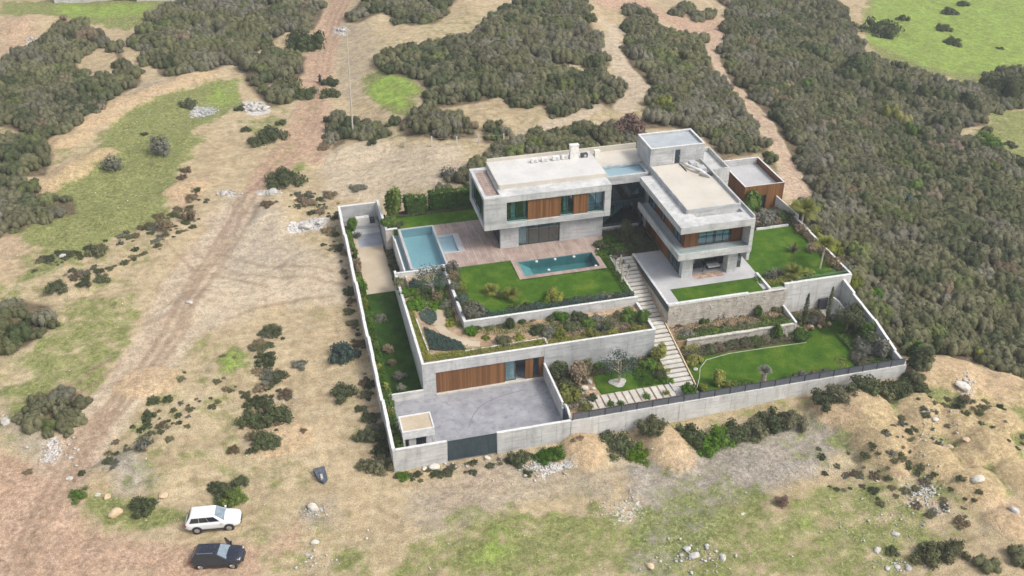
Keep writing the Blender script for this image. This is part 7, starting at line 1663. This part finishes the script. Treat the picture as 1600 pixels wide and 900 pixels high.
rock(*at(1236, 441, 4.76), 4.76, .8, 'rubble', 'white rock at the near edge of the right lawn'); rock(*at(1206, 345, 4.76), 4.76, .9, 'rock', 'pinkish pale rock in front of the silvery bushes')
for i in range(5):
    shrub('shrub', 57.6 + rng.uniform(-.2, .6), 15 + i * 2.6, float(H(58, 15 + i * 2.6)), rng.uniform(2.4, 3.2), 'leaf_grey' if i % 2 else 'leaf_yellow', 'round', None, 'tall %s shrub leaning over the right wall of the upper lawn, number of the row counted from its %s' % ('silvery' if i % 2 else 'yellowish', 'near end') if False else ['yellowish shrub outside the right wall, nearest the tall white wall', 'silvery shrub outside the right wall, behind the nearest yellowish one', 'yellowish shrub outside the right wall behind the leaning palm', 'silvery shrub outside the right wall, beyond the leaning palm', 'yellowish shrub outside the right wall at its far end'][i], hs=1.7)
# podium planter
for (u, v, d, m, k, lb) in [(1078, 492, 1.1, 'w', 'tall', 'small brown sprig against the stone podium, left'), (1098, 500, 1.5, 'g', 'round', 'green bush against the stone podium, left'), (1128, 495, 1.7, 'w', 'sparse', 'brown loose bush in the middle of the podium planter'), (1150, 488, 1.3, 'd', 'low', 'dark low bush against the podium, middle'), (1170, 484, 1.3, 'd', 'low', 'dark low bush against the podium, right of middle'), (1184, 494, 1.0, 'g', 'tall', 'small upright green bush in the podium planter'), (1212, 482, 1.6, 'm', 'round', 'olive bush at the right end of the stone podium'),
    (1072, 524, 1.4, 's', 'round', 'silvery bush at the stair end of the podium planter'), (1100, 521, 1.6, 'g', 'low', 'green cushion behind the stone coping, left'), (1120, 517, 1.4, 'g', 'low', 'green cushion behind the stone coping, second'), (1138, 514, 1.4, 'm', 'low', 'olive cushion behind the stone coping, middle'), (1160, 511, 1.4, 'm', 'low', 'olive cushion behind the stone coping, right of middle'), (1200, 504, 1.5, 'b', 'low', 'bright green cushion near the right end of the coping'), (1218, 500, 1.3, 'g', 'low', 'green cushion at the right end of the coping'), (1060, 505, 1.0, 'w', 'low', 'dry tuft at the stair side of the podium planter')]:
    gp(u, v, 1.82, d, m, k, lb)
# bed below the stone coping
for (u, v, d, m, k, lb) in [(1076, 546, 1.4, 'y', 'round', 'yellow-green bush beside the stairs, upper one of the lower bed'), (1084, 566, 1.5, 'y', 'round', 'yellow-green bush beside the stairs, lower one of the lower bed'), (1108, 548, 1.6, 'd', 'round', 'dark bush below the coping wall, left end'), (1124, 546, 1.3, 'w', 'round', 'brown bush below the coping wall'), (1143, 541, 1.5, 'd', 'round', 'dark bush below the coping wall, third from the left'), (1160, 539, 1.5, 'm', 'round', 'olive bush below the coping wall, fourth from the left'), (1178, 536, 1.5, 'g', 'round', 'green bush below the coping wall, fifth from the left'), (1194, 533, 1.4, 'm', 'round', 'olive bush below the coping wall, sixth from the left'), (1212, 528, 1.4, 'g', 'tall', 'green bush at the right end of the coping wall'), (1250, 526, 2.1, 'g', 'round', 'large green bush at the corner of the lower lawn'), (1078, 586, 0, 'g', 'round', None)]:
    if lb: gp(u, v, .68, d, m, k, lb)
rock(*at(1087, 578, .7), .7, .7, 'rubble', 'white stone at the start of the curving lawn edging'); rock(*at(1229, 525, .7), .7, .8, 'rubble', 'white stone at the right end of the coping wall'); rock(*at(1220, 515, 1.0), .9, 1.0, 'rock_warm', 'warm boulder leaning on the end of the coping wall'); rock(*at(1238, 512, 1.0), .9, .9, 'rock_warm', 'second warm boulder near the end of the coping wall')
column_tree(*at(1255, 508, .8), .8, 4.4, .62, 'leaf_dark', 'left one of the two slim cypresses before the tall white wall', 1, 'slim cypresses before the tall white wall'); column_tree(*at(1292, 500, .8), .8, 4.6, .62, 'leaf_dark', 'right one of the two slim cypresses before the tall white wall', 2, 'slim cypresses before the tall white wall')
for (u, v, d, m, k, lb) in [(1243, 500, 1.4, 'd', 'round', 'dark bush left of the left cypress'), (1272, 503, 1.4, 's', 'round', 'silvery bush between the two cypresses'), (1266, 494, 1.4, 'd', 'low', 'dark low bush behind the silvery one between the cypresses'), (1283, 508, 1.1, 'w', 'sparse', 'brown tuft beside the right cypress'), (1262, 512, 1.1, 'w', 'low', 'dry tuft in front of the left cypress'), (1302, 498, 1.1, 's', 'low', 'grey tuft right of the right cypress')]:
    gp(u, v, .8, d, m, k, lb)
for i, (u, v) in enumerate([(1250, 514), (1268, 512), (1280, 511), (1296, 507)]): rock(*at(u, v, .8), .8, .7, 'rock_warm', ['tan rock before the left cypress', 'tan rock between the cypresses, left one', 'tan rock between the cypresses, right one', 'tan rock right of the right cypress'][i])
# lower lawn, right side and fence side
x, y = 53.9, 9.0; leafy_tree('tree', x, y, .65, 3.6, 3.4, 'leaf_dark', 'dark green tree in the corner of the lower lawn', 21, n=2200, leaf=.10, trunk_r=.12, lobes=11)
for (u, v, d, m, k, lb) in [(1352, 548, 2.6, 's', 'round', 'large pale grey shrub at the right side of the lower lawn'), (1340, 560, 1.7, 's', 'round', 'grey shrub left of the large pale grey one'), (1372, 530, 2.0, 'y', 'round', 'yellow-green shrub behind the large pale grey one'), (1366, 515, 2.0, 'g', 'round', 'green shrub under the right wall of the lower lawn'), (1350, 572, 2.0, 'm', 'round', 'olive shrub behind the fence near the right end'), (1370, 572, 1.8, 'g', 'round', 'green shrub behind the fence near the right end'), (1392, 566, 1.5, 'b', 'round', 'bright green shrub in the very corner behind the fence'), (1385, 548, 1.6, 'd', 'round', 'dark shrub beside the slanting white upstand'),
    (1328, 588, 1.4, 'w', 'round', 'brown shrub behind the fence, first left of the olive one'), (1312, 590, 1.2, 'd', 'round', 'dark shrub behind the fence below the sapling'), (1296, 588, 1.5, 's', 'round', 'silvery shrub behind the fence, right part of the row'), (1278, 590, 1.5, 'w', 'round', 'brownish shrub behind the fence, right part of the row'), (1260, 592, 1.5, 's', 'round', 'silvery shrub behind the fence, middle of the row'), (1242, 596, 1.4, 'm', 'round', 'olive shrub behind the fence, middle of the row'), (1224, 600, 1.4, 'g', 'round', 'green shrub behind the fence, middle of the row'), (1208, 603, 1.2, 'y', 'round', 'yellow-green shrub behind the fence right of the grey palm'),
    (1172, 606, 1.2, 'g', 'sparse', 'green tuft behind the fence left of the grey palm'), (1150, 608, 1.2, 'b', 'sparse', 'bright green tuft behind the fence, left part'), (1138, 605, 1.2, 'y', 'sparse', 'yellow tuft behind the fence, left part'), (1122, 600, 1.5, 'y', 'tall', 'upright yellow bush behind the fence on the lower lawn'), (1076, 612, 1.5, 'g', 'round', 'green bush at the foot of the stairs by the fence'), (1100, 608, 1.0, 'y', 'sparse', 'small yellow tuft at the left end of the lower lawn')]:
    gp(u, v, .66, d, m, k, lb)
for i, (m_, lb_) in enumerate([('g', 'green shrub against the right wall of the lower lawn, next to the front corner'), ('s', 'silvery shrub against the right wall, second from the front corner'), ('d', 'dark shrub against the right wall, third from the front corner'), ('g', 'green shrub against the right wall beside the dark tree'), ('d', 'dark shrub against the right wall beyond the dark tree')]):
    shrub('shrub', 54.9, 1.6 + i * 1.75, .66, 2.1, MT[m_], 'tall' if i in (1, 2, 3) else 'round', None, lb_)
x, y = at(1191, 604, .66); palm(x, y, .66, 2.1, 1.25, 'leaf_grey', 'silver-grey palm with a thick trunk behind the fence', 17, (0, 0), 'trunk_dry', .28, 44)
x, y = at(1308, 585, .66); leafy_tree('sapling', x, y, .66, 2.6, 1.5, 'leaf_yellow', 'thin pale sapling on the lower lawn near the fence', 23, 'bark_pale', 160, .08, .035, lobes=5)
x, y = at(1318, 586, .66); leafy_tree('sapling', x, y, .66, 1.5, 1.0, 'leaf_yellow', 'smaller sapling right of the thin pale one', 24, 'bark_pale', 90, .07, .025, lobes=4)
# lower left garden
x, y = at(965, 597, .34)
ot = leafy_tree('olive_tree', x, y, .34, 3.4, 3.9, 'leaf_blue', 'grey olive tree on white gravel in the small lawn', 31, 'bark_pale', 1500, .075, .10, lobes=9, multi=2)
m = MB(); ring = []
for i in range(14): a = i * math.pi / 7; q = .95 + .16 * math.sin(3 * a); ring.append((x + q * math.cos(a), y - .1 + q * .8 * math.sin(a)))
tag(m.prism(ring, .3, .40).build('gravel_bed', 'rubble'), 'white gravel bed around the foot of the olive tree', 'gravel bed')
for (u, v, d, m_, k, lb) in [(872, 590, 1.8, 'd', 'tall', 'dark green bush beside the timber door of the garage'), (884, 602, 1.7, 'd', 'round', 'dark bush below the bush by the garage door'), (887, 622, 2.3, 'y', 'round', 'big yellow-green bush beside the driveway wall'), (905, 596, 1.9, 'w', 'tall', 'brown pampas-like clump beside the small lawn'), (915, 586, 1.4, 'm', 'tall', 'olive upright clump near the pipe mouth'), (935, 573, 1.6, 'g', 'round', 'green bush under the concrete wall, left end'), (952, 568, 1.5, 'w', 'round', 'brownish bush under the concrete wall'), (968, 565, 1.5, 'g', 'round', 'green bush under the concrete wall behind the olive tree'), (985, 562, 1.6, 'd', 'round', 'dark bush under the concrete wall, right of the olive tree'), (1000, 562, 1.3, 'w', 'sparse', 'dry loose bush under the concrete wall'),
    (1016, 556, 1.9, 'd', 'round', 'dark bush under the right end of the concrete wall'), (1013, 572, 1.8, 'g', 'round', 'green bush left of the stairs, upper'), (1030, 566, 1.8, 'y', 'tall', 'tall yellow-green bush beside the stairs, upper'), (1038, 582, 1.7, 'y', 'round', 'yellow-green bush beside the stairs, lower'), (1028, 588, 1.3, 'd', 'round', 'dark bush left of the lower yellow-green bush'), (1043, 596, 1.1, 'g', 'round', 'small green bush at the lower end of the stair bed'), (927, 622, 1.0, 'd', 'low', 'dark cushion left of the stepping slabs'), (915, 640, 1.3, 'y', 'sparse', 'yellowish bush at the near end of the stepping slabs'), (955, 634, .9, 'g', 'sparse', 'green tuft over the stepping slabs, left'), (970, 632, .8, 'g', 'sparse', 'second green tuft over the stepping slabs'), (1010, 622, .9, 'g', 'sparse', 'green tuft over the stepping slabs, right'), (1040, 616, .8, 'y', 'sparse', 'yellowish tuft over the last stepping slabs')]:
    gp(u, v, .3, d, m_, k, lb)
for (u, v, s, lb) in [(914, 608, 1.0, 'long pale rock left of the small lawn, lower'), (921, 598, .9, 'pointed pale rock left of the small lawn, upper'), (927, 608, .7, 'small pale rock against the small lawn')]: rock(*at(u, v, .3), .3, s, 'rock', lb)
spiky('dry_grass', *at(1044, 520, 2.4), 1.9, .01, 'leaf_dry', 'x', 1) if False else None

# ------------------------------------------------------------------ small dry scrub clumps strewn over the open hillside (too many to count)
r = np.random.default_rng(77)
src = [o for o in scn.objects if o.type == 'MESH' and o.name.startswith('bush')]
byk = {}
for o in src: byk.setdefault(o.data.materials[0].name, o)
kinds = [byk[k] for k in ('leaf_dark', 'leaf_maquis', 'leaf_dry', 'leaf_grey') if k in byk]
n = 9000; X_ = r.uniform(-60, 105, n); Y_ = r.uniform(-34, 125, n)
cl = fbm(X_ / 5.5 + 3, Y_ / 5.5 + 8, 4)
k = ~((X_ > -.4) & (X_ < 57.3) & (Y_ > -.4) & (Y_ < 47.5)) & ~in_any(SCRUB, X_, Y_) & (r.uniform(0, 1, n) < ss(cl, .50, .68) * .55 + .02)
dd = np.full(n, 99.)
for i in range(len(roadP) - 1):
    (ax, ay), (bx2, by2) = roadP[i], roadP[i + 1]; ex, ey = bx2 - ax, by2 - ay
    t_ = np.clip(((X_ - ax) * ex + (Y_ - ay) * ey) / (ex * ex + ey * ey), 0, 1); dd = np.minimum(dd, np.hypot(X_ - ax - t_ * ex, Y_ - ay - t_ * ey))
k &= dd > 3.4
X_, Y_ = X_[k], Y_[k]; S_ = .28 * (4.2 ** (r.uniform(0, 1, len(X_)) ** 2.2))
ex_, ey_, es_ = [], [], []
for (pl, cnt, smx, wob) in [([(60, 410), (120, 400), (200, 370), (250, 345), (330, 305)], 90, 1.3, 1.4), ([(110, 440), (180, 420), (260, 372), (300, 350)], 60, 1.0, 1.5), ([(533, 330), (545, 420), (560, 500), (575, 580), (590, 650), (602, 715)], 150, 1.5, .8), ([(430, 505), (415, 560), (420, 600), (400, 660), (412, 710)], 70, 1.6, 1.3),
    ([(450, 300), (500, 318), (520, 350), (530, 390)], 60, 1.1, 2.2), ([(620, 745), (700, 735), (800, 715), (900, 700)], 60, .8, .8), ([(1290, 740), (1400, 740), (1500, 790)], 70, .9, 3), ([(180, 720), (300, 640), (330, 600)], 60, .9, 2.5), ([(1400, 700), (1480, 640), (1540, 640), (1600, 700)], 70, .9, 2.5)]:
    for i in range(cnt):
        j = r.integers(0, len(pl) - 1); f = r.uniform(); u, v = (pl[j][0] * (1 - f) + pl[j + 1][0] * f, pl[j][1] * (1 - f) + pl[j + 1][1] * f)
        x, y, _ = hit(u, v); x += r.normal(0, wob * .6); y += r.normal(0, wob * .6)
        if -.5 < x < 57 and -.5 < y < 47.4: continue
        ex_.append(x); ey_.append(y); es_.append(.3 * (smx / .3) ** r.uniform(0, 1))
X_ = np.concatenate([X_, ex_]); Y_ = np.concatenate([Y_, ey_]); S_ = np.concatenate([S_, es_])
q = r.uniform(0, 1, len(X_)); gi_ = np.where(q < .3, 0, np.where(q < .62, 1, np.where(q < .82, 2, 3))) % len(kinds)
gn_scatter('hillside_clumps', np.stack([X_, Y_, H(X_, Y_) - .05 * S_], 1), np.stack([S_, S_ * r.uniform(.8, 1.2, len(S_)), S_ * r.uniform(.7, 1.1, len(S_))], 1), r.uniform(0, 6.28, len(S_)), gi_, kinds)

# ------------------------------------------------------------------ faint haze over the hills
hz = MB().box(-200, 470, -130, 500, -30, 76).build('haze', 'lawn')
hm = bpy.data.materials.new('air'); hm.use_nodes = True; t = hm.node_tree; t.nodes.clear()
vp = nd(t, 'ShaderNodeVolumePrincipled'); vp.inputs['Color'].default_value = (.86, .90, .95, 1); vp.inputs['Density'].default_value = .00045; vp.inputs['Anisotropy'].default_value = .2
o = nd(t, 'ShaderNodeOutputMaterial'); L(t, vp.outputs[0], o.inputs['Volume'])
hz.data.materials[0] = hm; hz['kind'] = 'stuff'
